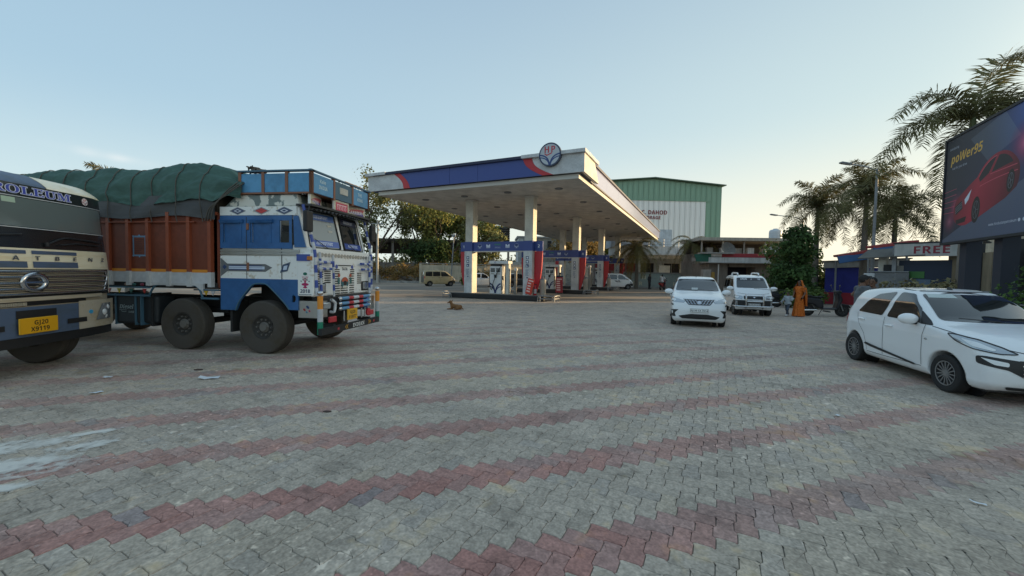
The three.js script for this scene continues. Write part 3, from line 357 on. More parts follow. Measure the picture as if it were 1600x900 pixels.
{
  const c = thing('fuel_canopy', 'large flat filling station canopy with blue white and red fascia on columns', 'canopy', [CO[0], 0, CO[1]], -CTURN), L = 38.2, Wd = 12.7;
  const soff = mat(lin(0.66, 0.63, 0.58), 0.6, { map: GRIME }), lipM = mat(lin(0.6, 0.59, 0.55), 0.5);
  for (let i = 0; i < 13; i++) mb().box(Wd - 0.16, 0.1, L / 13 - 0.012, -Wd / 2, 6.4, -(i + 0.5) * L / 13).build('soffit_panel', soff, c);
  mb().box(Wd, 0.22, 0.08, -Wd / 2, 6.41, -0.04).build('lip', lipM, c); mb().box(0.08, 0.22, L - 0.08, -0.04, 6.41, -L / 2 - 0.04).build('lip', lipM, c); mb().box(0.08, 0.22, L - 0.08, -Wd + 0.04, 6.41, -L / 2 - 0.04).build('lip', lipM, c); mb().box(Wd - 0.16, 0.22, 0.08, -Wd / 2, 6.41, -L + 0.04).build('lip', lipM, c);
  mb().box(Wd + 0.1, 0.75, L, -Wd / 2, 6.99, -L / 2).build('roof_deck', mat(lin(0.3, 0.3, 0.3), 0.8), c);
  const y0 = 6.53, y1 = 7.42, cur = (xa, xb, bulge, up) => { const o = []; for (let i = 0; i <= 10; i++) { const t = i / 10; o.push([lerp(xa, xb, t) + bulge * Math.sin(t * PI), lerp(up ? y0 : y1, up ? y1 : y0, t)]); } return o; };
  const zf = 0.2, front = (pts, m, name, dz = 0) => mb().ext(pts, 0.1, [0, 0, zf + dz]).build(name, m, c);
  front([[-13.3, y0], ...cur(-10.53, -11.25, 0.2, true).map((p) => [p[0] - 0.012, p[1]]), [-13.3, y1]], whiteP, 'fascia_panel');
  front([...cur(-10.53, -11.25, 0.2, true), ...cur(-10.8, -10.06, 0.14, false)], redP, 'swoosh', 0.004);
  front([...cur(-10.06, -10.8, 0.14, true).map((p) => [p[0] + 0.012, p[1]]), [-7.3, y1], [-7.3, y0]], blueP, 'fascia_panel'); front([[-7.285, y0], [-5.5, y0], [-5.5, y1], [-7.285, y1]], blueP, 'fascia_panel');
  front([[-5.485, y0], ...cur(-1.8, -2.85, -0.24, true).map((p) => [p[0] - 0.012, p[1]]), [-5.485, y1]], blueP, 'fascia_panel');
  front([...cur(-1.8, -2.85, -0.24, true), ...cur(-2.36, -1.25, -0.3, false)], redP, 'swoosh', 0.004);
  front([...cur(-1.25, -2.36, -0.3, true).map((p) => [p[0] + 0.012, p[1]]), [0.33, y1], [0.33, y0]], whiteP, 'fascia_panel');
  mb().box(10, 0.14, 0.62, -7.9, y1 + 0.075, 0.06).build('cap', navy, c); mb().box(1.6, 0.16, 0.72, -12.62, y1 + 0.085, 0.06).build('cap', whiteP, c); mb().box(3.3, 0.16, 0.72, -1.24, y1 + 0.085, 0.06).build('cap', whiteP, c);
  // right side: pale corner block, then long blue sheets with pale sky glare mixed into their colour
  mb().ext([[-0.14, y0], [2.65, y0], [1.75, y1], [-0.14, y1]], 0.14, [0.26, 0, 0], [0, PI / 2, 0]).build('corner_block', creamP, c);
  mb().box(0.7, 0.16, 2.0, 0.07, y1 + 0.086, -1.28).build('cap', whiteP, c);
  const glareBlue = mat(lin(0.33, 0.33, 0.52), 0.32, { clearcoat: 1, clearcoatRoughness: 0.12 }); const n = 10, s0 = 1.9, pl = (L + 0.1 - s0) / n;
  for (let i = 0; i < n; i++) mb().box(0.1, y1 - y0, pl - 0.02, 0.1, (y0 + y1) / 2, -(s0 + (i + 0.5) * pl)).build('fascia_panel', glareBlue, c);
  mb().box(0.4, 0.13, L - 2.2, 0.03, y1 + 0.07, -(L + 2.5) / 2).build('cap', navy, c);
  mb().box(0.1, y1 - y0, L, -13.0, (y0 + y1) / 2, -L / 2).build('fascia_panel', blueP, c); mb().box(Wd, y1 - y0, 0.1, -Wd / 2, (y0 + y1) / 2, -L - 0.1).build('fascia_panel', blueP, c);
  const r = rng(8); for (let i = 0; i < 9; i++) for (let j = 0; j < 4; j++) { const x = -1.6 - j * 3.15 + (r() - 0.5) * 0.4, z = -2.2 - i * 4.2 + (r() - 0.5) * 0.6; const f = mb().lathe([[0.13, 0], [0.22, 0], [0.22, -0.05], [0.17, -0.05], [0.13, 0]], 14, [x, 6.35, z]).build('downlight', greyMetal, c); mb().cyl([x, 6.348, z], [x, 6.342, z], 0.13, 0.13, 12).build('lens', mat(lin(0.25, 0.25, 0.24), 0.3), f); }
  for (const a of COLS) for (const b of [4.025, 8.225]) { const k = mb().box(0.55, 6.33, 0.58, -b, 3.185, -a - 0.3).build('column', creamP, c); mb().box(0.64, 0.1, 0.68, -b, 6.28, -a - 0.3).build('collar', soff, k); }
  // round emblem
  const e = mb().cyl([-1.35, 7.46, 0.27], [-1.35, 7.46, 0.43], 0.57, 0.57, 40).build('emblem', mat(lin(0.05, 0.06, 0.09), 0.5), c);
  const et = canvasTex(256, 256, (x) => { x.clearRect(0, 0, 256, 256); hpDraw(x, 128, 128, 124, '#1e2f55', '#b9bfc4', '#b8404a', '#33487c'); });
  label2d(c, 1.12, 1.12, et, [-1.35, 7.46, 0.436], 0, 'emblem_face');
}
// ---------------------------------------------------------------- pump portals, islands, dispensers
const signM = (t, r = 0.5) => mat('#ffffff', r, { map: t, transparent: true, alphaTest: 0.3 });
const iconTex = canvasTex(128, 512, (x, w, h) => { x.clearRect(0, 0, w, h); x.fillStyle = '#2a3c68'; for (let i = 0; i < 3; i++) { x.fillRect(34, 20 + i * 78, 58, 58); x.fillStyle = '#dfe5ec'; x.beginPath(); if (i < 2) x.arc(63, 49 + i * 78, 18, 0, 7); else { x.moveTo(46, 190); x.lineTo(80, 215); x.lineTo(46, 226); } x.fill(); x.fillStyle = '#2a3c68'; } x.fillStyle = '#76849c'; for (let i = 0; i < 7; i++) x.fillRect(30, 280 + i * 18, 64 - (i % 3) * 9, 9); x.fillStyle = '#2a3c68'; x.fillRect(52, 424, 30, 22); });
const beamTex = canvasTex(1024, 128, (x, w, h) => { x.clearRect(0, 0, w, h); for (const u of [110, 914]) hpDraw(x, u, 62, 44, '#c9d2e6', '#2a3c74', null, '#c9d2e6'); x.fillStyle = '#cfd8ea'; for (const u of [300, 724]) { x.beginPath(); x.moveTo(u - 44, 30); x.lineTo(u - 22, 30); x.lineTo(u, 58); x.lineTo(u + 22, 30); x.lineTo(u + 44, 30); x.lineTo(u + 44, 78); x.lineTo(u - 44, 78); x.fill(); x.fillRect(u - 44, 86, 88, 12); } x.textAlign = 'center'; x.font = 'bold 40px sans-serif'; x.fillStyle = '#38915f'; x.fillText('PETROL', 512, 50); x.fillStyle = '#8f9cc0'; x.fillText('DIESEL', 512, 104); });
const numTex = (n) => canvasTex(96, 128, (x, w, h) => { x.clearRect(0, 0, w, h); x.fillStyle = '#e6ecf5'; x.font = 'bold 92px sans-serif'; x.textAlign = 'center'; x.fillText(String(n), 48, 98); });
const pumpTex = canvasTex(256, 512, (x, w, h) => { x.clearRect(0, 0, w, h); x.strokeStyle = '#1f2a5c'; for (const [s, k] of [[-1, 1], [1, 1], [-1, 0.55], [1, 0.55]]) { x.lineWidth = 26 * k + 4; x.beginPath(); x.moveTo(128 + s * 8, 505); x.bezierCurveTo(128 + s * 14, 390 + (1 - k) * 90, 128 + s * 60, 320 + (1 - k) * 120, 128 + s * 122, 300 + (1 - k) * 140); x.stroke(); } x.fillStyle = '#9aa5b8'; x.fillRect(30, 240, 40, 6); });
function makePortal(n1, n2) {
  const p = thing('pump_portal', 'x', 'fuel portal', [0, 0, 0], -CTURN, 'fuel portals under the canopy'), zf = 0.03;
  for (const [x0, n, s] of [[-2.1, n1, -1], [2.1, n2, 1]]) {
    mb().rb(0.585, 2.78, 0.05, 0.015, x0, 1.64, zf + 0.025).build('column_cladding', whiteP, p); label2d(p, 0.42, 1.6, signM(iconTex), [x0 - 0.02, 1.95, zf + 0.054], 0, 'icon_strip');
    mb().box(0.6, 0.6, 0.72, x0, 3.32, -0.27).build('beam_collar', blueP, p);
    const fx = x0 + s * 0.3; mb().box(0.5, 0.6, 0.12, fx + s * 0.26, 3.32, -0.34).build('number_block', blueP, p); label2d(p, 0.26, 0.36, signM(numTex(n)), [fx + s * 0.26, 3.33, -0.277], 0, 'number');
    const pts = []; for (let i = 0; i <= 12; i++) { const t = i / 12; pts.push([fx + s * (0.5 - 0.42 * t * t * t - 0.04 * t), 3.0 - 2.72 * t]); } mb().ext([[fx, 0.28], [fx, 3.0], ...pts].map((q) => q), 0.12, [0, 0, -0.34]).build('side_fin', redP, p);
  }
  mb().box(3.6, 0.58, 0.5, 0, 3.32, -0.27).build('beam', blueP, p); label2d(p, 3.3, 0.42, signM(beamTex), [0, 3.33, -0.017], 0, 'lettering'); mb().box(3.6, 0.05, 0.54, 0, 3.0, -0.27).build('beam_edge', whiteP, p);
  return p;
}
function makeIsland() {
  const p = thing('pump_island', 'x', 'kerb island', [0, 0, 0], -CTURN, 'black kerbed pump islands');
  mb().rb(6.6, 0.32, 1.5, 0.06, 0, 0.15, -0.35).build('base', black, p); mb().box(6.3, 0.02, 1.3, 0, 0.318, -0.35).build('top_slab', grimy, p);
  const tubeM = mat(lin(0.3, 0.31, 0.32), 0.45, { metal: 0.7 });
  for (const s of [-1, 1]) { mb().tube([[s * 3.0, 0.0, 0.62], [s * 3.1, 0.34, 0.64], [s * 3.9, 0.34, 0.3], [s * 4.0, 0.34, -0.4], [s * 3.95, 0.0, -0.5]], 0.035, 7).build('guard_rail', tubeM, p); mb().tube([[s * 3.15, 0.18, 0.62], [s * 3.9, 0.18, 0.28], [s * 3.98, 0.18, -0.4]], 0.03, 7).build('guard_rail', tubeM, p); for (const q of [[3.9, 0.28], [3.15, 0.62]]) mb().cyl([s * q[0], 0, q[1]], [s * q[0], 0.36, q[1]], 0.03).build('guard_post', tubeM, p); }
  return p;
}
function makeDispenser() {
  const p = thing('fuel_dispenser', 'x', 'fuel pump', [0, 0, 0], -CTURN, 'fuel dispensers on the islands'), pw = mat(lin(0.64, 0.65, 0.65), 0.4);
  mb().rb(0.84, 1.75, 0.5, 0.04, 0, 0.875, 0).build('cabinet', pw, p); mb().rb(1.36, 0.2, 0.62, 0.04, 0.24, 1.99, 0).build('head', pw, p); mb().box(0.76, 0.16, 0.36, 0, 1.82, 0).build('neck', dark, p);
  mb().box(0.2, 1.9, 0.3, 0.78, 0.95, 0).build('hose_mast', creamP, p); label2d(p, 0.8, 1.5, signM(pumpTex), [0, 0.78, 0.253], 0, 'leaf_graphic');
  for (const x of [-0.2, 0.2]) { mb().rb(0.3, 0.26, 0.03, 0.012, x, 1.5, 0.255).build('display', glassDark, p); mb().box(0.26, 0.05, 0.02, x, 1.27, 0.257).build('price_strip', grimy, p); }
  mb().box(0.16, 0.2, 0.05, 0, 1.12, 0.265).build('keypad', dark, p); const bd = canvasTex(64, 64, (x) => { x.clearRect(0, 0, 64, 64); hpDraw(x, 32, 32, 30, '#2c3c60', '#cfd5dc', '#9c4550', '#33487c'); }); label2d(p, 0.15, 0.15, bd, [0, 1.99, 0.313], 0, 'badge');
  mb().tube([[0.42, 1.85, 0.2], [0.16, 1.35, 0.33], [-0.1, 0.7, 0.36], [-0.2, 0.25, 0.36], [-0.36, 0.5, 0.32], [-0.44, 0.95, 0.2]], 0.022, 6).build('hose', rubber, p); mb().tube([[0.5, 1.85, 0.15], [0.62, 1.2, 0.3], [0.58, 0.4, 0.33], [0.47, 0.25, 0.3], [0.45, 0.9, 0.18]], 0.022, 6).build('hose', rubber, p);
  for (const x of [-0.46, 0.46]) { const nz = mb().rb(0.05, 0.26, 0.12, 0.02, x, 1.0, 0.16).build('nozzle', black, p); mb().cyl([x, 0.95, 0.2], [x, 0.82, 0.27], 0.014).build('spout', steel, nz); }
  return p;
}
{
  const mid = (i, da = 0, db = 0, y = 0) => ab(COLS[i] + da, 6.125 + db, y);
  const names = ['nearest fuel portal, blue beam numbered one and two with red side fins', 'second fuel portal back, numbered three and four', 'third fuel portal back, numbered five and six, before the red hoarding', 'farthest fuel portal, numbered seven and eight'];
  const isl = ['nearest black pump island with guard rails, beside the sitting dog', 'second pump island back, with the red notice board standing on it', 'third pump island back under the canopy', 'farthest pump island, beside the white van'];
  const dsp = ['nearest white fuel dispenser with blue leaf stripes, inside the first portal', 'white fuel dispenser in the second portal', 'fuel dispenser in the third portal', 'fuel dispenser in the farthest portal'];
  for (let i = 0; i < 4; i++) { const p = makePortal(i * 2 + 1, i * 2 + 2); p.position.set(...mid(i)); p.userData.label = names[i]; }
  const I = makeIsland(); I.position.set(...mid(0)); I.userData.label = isl[0]; for (let i = 1; i < 4; i++) copy(I, mid(i), -CTURN, isl[i]);
  const D = makeDispenser(); D.position.set(...mid(0, 0.3, 0.15, 0.32)); D.userData.label = dsp[0]; for (let i = 1; i < 4; i++) copy(D, mid(i, 0.3, 0.15, 0.32), -CTURN, dsp[i]);
  for (let i = 0; i < 3; i++) { const e = thing('post', ['grey service post right of the nearest dispenser', 'tall pale post with a round cap at the second portal', 'short post at the third portal'][i], 'post', mid(i, 0.5, i === 1 ? -3.2 : -1.05, 0.32), -CTURN); mb().box(0.14, i === 1 ? 1.9 : 1.5, 0.14, 0, i === 1 ? 0.95 : 0.75, 0).build('shaft', grimy, e); mb().sph(0.13, 0, i === 1 ? 1.95 : 1.56, 0).build('cap', whiteP, e); }
  const canM = mat(lin(0.42, 0.36, 0.29), 0.5, { map: GRIME });
  for (let i = 0; i < 3; i++) { const e = thing('sand_bin', ['beige upright cylinder at the right end of the nearest island', 'beige upright cylinder at the right end of the second island', 'beige upright cylinder at the right end of the third island'][i], 'cylinder', mid(i, 0.35, -2.95, 0.32), 0, 'beige cylinders on the islands'); mb().cyl([0, 0, 0], [0, 0.95, 0], 0.19, 0.19, 18).build('body', canM, e); mb().lathe([[0.19, 0], [0.16, 0.06], [0.06, 0.1], [0.05, 0.18], [0, 0.18]], 16, [0, 0.95, 0]).build('shoulder', greyMetal, e); }
  { const e = thing('fire_extinguisher', 'small red and white extinguisher beside the beige cylinder on the nearest island', 'extinguisher', mid(0, 0.1, -2.55, 0.32)); mb().lathe([[0, 0], [0.09, 0], [0.09, 0.5], [0.05, 0.58], [0.03, 0.64], [0, 0.64]], 16).build('body', redP, e); mb().cyl([0, 0.12, 0], [0, 0.4, 0], 0.093, 0.093, 16).build('band', whiteP, e); mb().box(0.12, 0.04, 0.03, 0.03, 0.66, 0).build('handle', black, e); }
  const board = (lab, p, w, h, tilt, col, rows) => { const t = canvasTex(128, 256, (x, cw, ch) => { x.fillStyle = col; x.fillRect(0, 0, cw, ch); x.fillStyle = '#e8c9c2'; for (let i = 0; i < rows; i++) { x.fillRect(14, 20 + i * 220 / rows, 100 - (i * 37 % 40), 110 / rows); } }); const e = thing('notice_board', lab, 'notice board', p, -CTURN); const g = mb().rb(w, h, 0.03, 0.01, 0, h / 2 + 0.1, 0).build('board', redP, e); label2d(e, w - 0.02, h - 0.02, mat('#ffffff', 0.5, { map: t }), [0, h / 2 + 0.1, 0.018], 0, 'print'); for (const s of [-1, 1]) mb().cyl([s * w * 0.4, 0, -0.1], [s * w * 0.4, h * 0.7, 0], 0.015).build('leg', greyMetal, e); e.rotation.z = tilt; };
  board('leaning orange red notice board against the right leg of the nearest portal', mid(0, -0.32, -2.25, 0.3), 0.42, 0.95, -0.22, '#c8402c', 5); board('upright red notice board with pale rows at the second island', mid(1, -1.0, -1.1, 0.0), 0.6, 1.25, 0, '#9c2733', 6);
  { const e = thing('red_hoarding', 'red hoarding wall behind the third portal', 'hoarding', ab(38, 5.5), -CTURN); mb().box(6, 3.2, 0.15, 0, 1.6, 0).build('sheet', mat(lin(0.34, 0.03, 0.04), 0.6, { map: GRIME }), e); for (const y of [1.1, 2.1]) mb().box(6, 0.06, 0.05, 0, y, 0.1).build('batten', grimy, e); for (let i = 0; i < 5; i++) mb().box(0.1, 3.3, 0.1, -2.9 + i * 1.45, 1.65, 0.12).build('post', greyMetal, e); }
}
// ---------------------------------------------------------------- cars: a distance field shaped by side, front and plan outlines, with panes, lamps and seams laid on it
const carWhite = mat(lin(0.84, 0.85, 0.85), 0.35, { clearcoat: 0.8, clearcoatRoughness: 0.08 }), carTan = mat(lin(0.45, 0.36, 0.2), 0.4, { clearcoat: 0.6, clearcoatRoughness: 0.15, map: DUST }), carDark = mat(lin(0.03, 0.035, 0.045), 0.35, { clearcoat: 0.8, clearcoatRoughness: 0.1 });
const carGlass = mat(lin(0.012, 0.015, 0.016), 0.04, { clearcoat: 1, clearcoatRoughness: 0.02, ior: 1.55 }), trimB = mat(lin(0.02, 0.02, 0.021), 0.5), chrome = mat(lin(0.62, 0.63, 0.64), 0.18, { metal: 1 }), alloy = mat(lin(0.32, 0.33, 0.34), 0.38, { metal: 0.8 }), lampG = mat(lin(0.45, 0.48, 0.5), 0.12, { metal: 0.6, clearcoat: 1, clearcoatRoughness: 0.03 }), lampB = mat(lin(0.8, 0.82, 0.82), 0.15), seamM = mat(lin(0.05, 0.05, 0.055), 0.8), plateM = mat(lin(0.68, 0.68, 0.66), 0.5), amber = mat(lin(0.5, 0.16, 0.02), 0.3);
function carField(s) {
  const side = poly2(roundPoly(s.side, 0.1, 3)), wy = interp(s.wy), px = interp(s.px), Wm = s.W;
  return (x, y, z) => {
    const az = Math.abs(z), q = (az / Wm) ** 2, xx = x + (x > s.mid ? s.bowF : -s.bowR) * q * Math.min(1, Math.abs(x - s.mid) / 0.8), ds = side(xx, y + s.crown * q), dw = (az - wy(y) * px(x)) * 0.92;
    let d = smax(ds, dw, s.k ?? 0.09);
    for (const ax of s.axles) { const da = Math.max(Math.hypot(x - ax, y - s.r) - s.arch, Wm - 0.33 - az); d = smax(d, -da, 0.03); }
    return d;
  };
}
function hit(f, o, w) { let p = [...o]; for (let i = 0; i < 90; i++) { const d = f(...p); if (d < 0.0006) return p; if (d > 2.4 || i > 80) break; for (let c = 0; c < 3; c++) p[c] -= w[c] * d * 0.8; if (Math.hypot(p[0] - o[0], p[1] - o[1], p[2] - o[2]) > 3.2) break; } return p; }
// project a flat outline (u, y) onto the body along -w; u runs along U
function patch(f, poly, U, w, base, off, lev = 3) {
  const s = new THREE.ShapeGeometry(new THREE.Shape(poly.map((q) => new THREE.Vector2(...q)))); let v = [], ix = [...s.index.array]; const sp = s.attributes.position; for (let i = 0; i < sp.count; i++) v.push([sp.getX(i), sp.getY(i)]);
  for (let l = 0; l < lev; l++) { const m = new Map(), mid = (a, b) => { const k = a < b ? a * 1e6 + b : b * 1e6 + a; if (!m.has(k)) { m.set(k, v.length); v.push([(v[a][0] + v[b][0]) / 2, (v[a][1] + v[b][1]) / 2]); } return m.get(k); }, o = []; for (let i = 0; i < ix.length; i += 3) { const [a, b, c] = [ix[i], ix[i + 1], ix[i + 2]]; if (Math.max(Math.hypot(v[a][0] - v[b][0], v[a][1] - v[b][1]), Math.hypot(v[c][0] - v[b][0], v[c][1] - v[b][1]), Math.hypot(v[a][0] - v[c][0], v[a][1] - v[c][1])) < 0.03 && l > 1) { o.push(a, b, c); continue; } const p = mid(a, b), q = mid(b, c), r = mid(c, a); o.push(a, p, r, p, b, q, r, q, c, p, q, r); } ix = o; }
  const P = new Float32Array(v.length * 3), N = new Float32Array(v.length * 3), e = 0.008;
  v.forEach(([a, b], i) => { const h = hit(f, [base[0] + U[0] * a + w[0] * 2.2, b, base[2] + U[2] * a + w[2] * 2.2], w), g = [f(h[0] + e, h[1], h[2]) - f(h[0] - e, h[1], h[2]), f(h[0], h[1] + e, h[2]) - f(h[0], h[1] - e, h[2]), f(h[0], h[1], h[2] + e) - f(h[0], h[1], h[2] - e)], l = Math.hypot(...g) || 1; for (let c = 0; c < 3; c++) { N[i * 3 + c] = g[c] / l; P[i * 3 + c] = h[c] + off * g[c] / l; } });
  const g = new THREE.BufferGeometry(); g.setAttribute('position', new THREE.BufferAttribute(P, 3)); g.setAttribute('normal', new THREE.BufferAttribute(N, 3)); { let sgn = 0; for (let i = 0; i < ix.length; i += 3) { const [a, b, c] = [ix[i] * 3, ix[i + 1] * 3, ix[i + 2] * 3], q = V3([P[b] - P[a], P[b + 1] - P[a + 1], P[b + 2] - P[a + 2]]).cross(V3([P[c] - P[a], P[c + 1] - P[a + 1], P[c + 2] - P[a + 2]])); sgn += q.x * N[a] + q.y * N[a + 1] + q.z * N[a + 2]; } if (sgn < 0) for (let i = 0; i < ix.length; i += 3) { const h = ix[i + 1]; ix[i + 1] = ix[i + 2]; ix[i + 2] = h; } } g.setIndex(ix);
  const ng = g.toNonIndexed(), uv = new Float32Array(ix.length * 2), us = v.map((q) => q[0]), ys = v.map((q) => q[1]), u0 = Math.min(...us), u1 = Math.max(...us), y0 = Math.min(...ys), y1 = Math.max(...ys); ix.forEach((k, i) => { uv[i * 2] = (v[k][0] - u0) / (u1 - u0); uv[i * 2 + 1] = (v[k][1] - y0) / (y1 - y0); }); ng.setAttribute('uv', new THREE.BufferAttribute(uv, 2)); return ng;
}
const ribbon = (pts, w) => { const L = [], R = []; pts.forEach((p, i) => { const a = pts[Math.max(0, i - 1)], b = pts[Math.min(pts.length - 1, i + 1)], l = Math.hypot(b[0] - a[0], b[1] - a[1]) || 1, nx = -(b[1] - a[1]) / l * w / 2, ny = (b[0] - a[0]) / l * w / 2; L.push([p[0] + nx, p[1] + ny]); R.unshift([p[0] - nx, p[1] - ny]); }); return [...L, ...R]; };
function wheel(parent, x, r, z, w, o = {}) { // axis along local z; outer face at +z after turning
  const g = group('wheel', parent, [x, r, z]); if (z < 0) g.rotation.y = PI; if (o.steer) g.rotation.y += o.steer; const rr = r * (o.rim ?? 0.64), h = w / 2;
  const ty = mb(); ty.lathe([[rr, -h], [r * 0.93, -h], [r, -h * 0.75], [r, h * 0.75], [r * 0.985, h * 0.86], [r * 0.93, h], [rr + 0.02, h * 0.96], [rr, h * 0.8]], 40, [0, 0, 0], [PI / 2, 0, 0]); if (o.tread) for (const q of [-0.5, -0.17, 0.17, 0.5]) ty.lathe([[r + 0.004, h * (q - 0.11)], [r + 0.008, h * (q - 0.1)], [r + 0.008, h * (q + 0.1)], [r + 0.004, h * (q + 0.11)]], 40, [0, 0, 0], [PI / 2, 0, 0]);
  ty.build('tyre', o.tyreM ?? rubber, g);
  const rm = mb(); rm.lathe([[rr, h * 0.85], [rr * 0.95, h * 0.8], [rr * 0.9, h * 0.55], [rr * 0.2, h * 0.45], [0.0001, h * 0.5]], 32, [0, 0, 0], [PI / 2, 0, 0]).build('rim', o.rimB ?? trimB, g);
  const sp = mb(), n = o.spokes ?? 9; for (let i = 0; i < n; i++) { const a = i / n * 6.283; sp.box(rr * 0.78, rr * (o.sw ?? 0.13), h * 0.12, Math.cos(a) * rr * 0.55, Math.sin(a) * rr * 0.55, h * 0.72, [0, 0, a]); } sp.lathe([[rr * 0.93, h * 0.8], [rr, h * 0.84], [rr, h * 0.9], [rr * 0.93, h * 0.86]], 32, [0, 0, 0], [PI / 2, 0, 0]); sp.cyl([0, 0, h * 0.5], [0, 0, h * 0.82], rr * 0.2, rr * 0.16, 14); sp.build('wheel_cover', o.cover ?? alloy, g); return g;
}
function buildCar(spec, name, label, cat, p, turn, o = {}) {
  const t = thing(name, label, cat, p, turn), f = carField(spec), [x0, x1] = [Math.min(...spec.side.map((q) => q[0])) - 0.1, Math.max(...spec.side.map((q) => q[0])) + 0.1], top = Math.max(...spec.side.map((q) => q[1])) + 0.08, h = o.cell ?? 0.04;
  mesh(nets(f, [x0, 0.05, -spec.W - 0.1], [x1, top, spec.W + 0.1], h), spec.paint, 'body', t);
  const S = (z) => [[1, 0, 0], [0, 0, z], [0, 0, 0]], FR = [[0, 0, 1], [1, 0, 0], [0, 0, 0]], RE = [[0, 0, 1], [-1, 0, 0], [spec.mid, 0, 0]], CO2 = (z) => [[0.7071, 0, -0.7071 * z], [0.7071, 0, 0.7071 * z], [0, 0, 0]];
  const put = (list, m, nm, frame, off, parent = t, lev = 3) => { for (const q of list) mesh(patch(f, q, ...frame, off, lev), m, nm, parent); };
  const sides = [1, -1];
  for (const z of sides) {
    put(spec.win.map((w) => roundPoly(w, 0.05)), carGlass, 'side_window', S(z), 0.006);
    if (spec.trim) put(spec.trim.map((w) => roundPoly(w, 0.06)), trimB, 'window_surround', S(z), 0.003);
    put((spec.seams ?? []).map((q) => ribbon(q, 0.008)), seamM, 'panel_gap', S(z), 0.0035, t, 2);
    for (const q of spec.mould ?? []) put([q], trimB, 'side_moulding', S(z), 0.014);
    for (const q of spec.stripe ?? []) put([q], mat(lin(0.08, 0.09, 0.11), 0.5), 'side_graphic', S(z), 0.004);
    for (const [hx, hy] of spec.handles ?? []) { const hh = hit(f, [hx, hy, z * 2], [0, 0, z]); mb().rb(0.19, 0.035, 0.035, 0.015, hx, hy, hh[2] + z * 0.012).build('door_handle', spec.handleM ?? spec.paint, t); }
    if (spec.lamp) { put([roundPoly(spec.lamp, 0.03)], lampG, 'headlight', CO2(z), 0.006); if (spec.lampIn) put([roundPoly(spec.lampIn, 0.03)], lampB, 'headlight_lens', CO2(z), 0.010); if (spec.lampTrim) { put([ribbon([...roundPoly(spec.lamp, 0.03), roundPoly(spec.lamp, 0.03)[0]], 0.014)], trimB, 'headlight_edge', CO2(z), 0.008); } }
    for (const q of spec.corner ?? []) put([roundPoly(q, 0.03)], trimB, 'bumper_insert', CO2(z), 0.005);
    for (const q of spec.fog ?? []) put([roundPoly(q, 0.02)], lampB, 'fog_light', CO2(z), 0.011);
    for (const q of spec.tail ?? []) put([roundPoly(q, 0.02)], redP, 'tail_light', S(z), 0.005);
    if (spec.mirror) { const [mx, my] = spec.mirror, hh = hit(f, [mx, my, z * 2], [0, 0, z]), mz = hh[2] + z * 0.13; const mm = mb().sph(0.125, mx, my + 0.03, mz, 0.66, 0.74, 1.15, 16).build('door_mirror', spec.mirrorM ?? spec.paint, t); mb().rb(0.05, 0.05, 0.16, 0.02, mx - 0.01, my - 0.04, hh[2] + z * 0.04).build('mirror_foot', trimB, mm); mb().rb(0.012, 0.1, 0.16, 0.005, mx - 0.062, my + 0.03, mz).build('mirror_glass', glassDark, mm); }
    for (const ax of spec.axles) { mb().cyl([ax, spec.r, z * (spec.W - 0.36)], [ax, spec.r, z * (spec.W - 0.30)], spec.arch * 1.02, spec.arch * 1.02, 28).build('wheel_arch', black, t); }
  }
  for (const z of sides) spec.axles.forEach((ax, i) => wheel(t, ax, spec.r, z * (spec.W - 0.115 - (spec.tuck ?? 0)), 0.18, { ...(spec.wheel ?? {}), steer: i === 0 ? o.steer : 0 }));
  put([roundPoly(spec.ws, 0.06)], carGlass, 'windscreen', FR, 0.006, t, 4); put([roundPoly(spec.rw, 0.06)], carGlass, 'rear_window', RE, 0.006);
  if (spec.banner) put([spec.banner], mat('#ffffff', 0.4, { map: spec.bannerTex }), 'windscreen_lettering', FR, 0.010);
  for (const q of spec.grille ?? []) put([roundPoly(q, 0.03)], trimB, 'grille', FR, 0.006);
  for (const q of spec.bars ?? []) put([q], chrome, 'grille_bar', FR, 0.012, t, 2);
  for (const q of spec.frontSeams ?? []) put([ribbon(q, 0.01)], seamM, 'bonnet_gap', FR, 0.003, t, 2);
  if (spec.plate) { const [py, pw, ph] = spec.plate, hh = hit(f, [3, py, 0], [1, 0, 0]); const pl = mb().rb(0.02, ph, pw, 0.006, hh[0] + 0.02, py, 0).build('number_plate', plateM, t); if (spec.plateTex) label2d(pl, pw * 0.94, ph * 0.9, mat('#ffffff', 0.5, { map: spec.plateTex }), [hh[0] + 0.0315, py, 0], [0, PI / 2, 0], 'plate_digits'); }
  { const wp = mb(); for (const [za, zb] of [[-0.5, 0.02], [0.0, 0.52]]) { const A = hit(f, [3, spec.ws[0][1] + 0.02, za], [1, 0, 0]), B = hit(f, [3, spec.ws[0][1] + 0.06, zb], [1, 0, 0]); wp.cyl([A[0] + 0.02, A[1], A[2]], [B[0] + 0.02, B[1], B[2]], 0.009, 0.007, 5); } wp.build('wiper', trimB, t); }
  { const lo = Math.min(...spec.side.map((q) => q[1])); mb().box((x1 - x0) * 0.8, 0.12, spec.W * 1.55, (x0 + x1) / 2, lo + 0.02, 0).build('underbody', black, t); }
  if (o.extra) o.extra(t, f, spec); return t;
}
const plateTex = (s) => canvasTex(256, 64, (x) => { x.fillStyle = '#e6e7e4'; x.fillRect(0, 0, 256, 64); x.strokeStyle = '#222'; x.lineWidth = 3; x.strokeRect(3, 3, 250, 58); x.fillStyle = '#16181c'; x.font = 'bold 38px sans-serif'; x.textAlign = 'center'; x.fillText(s, 128, 46); });
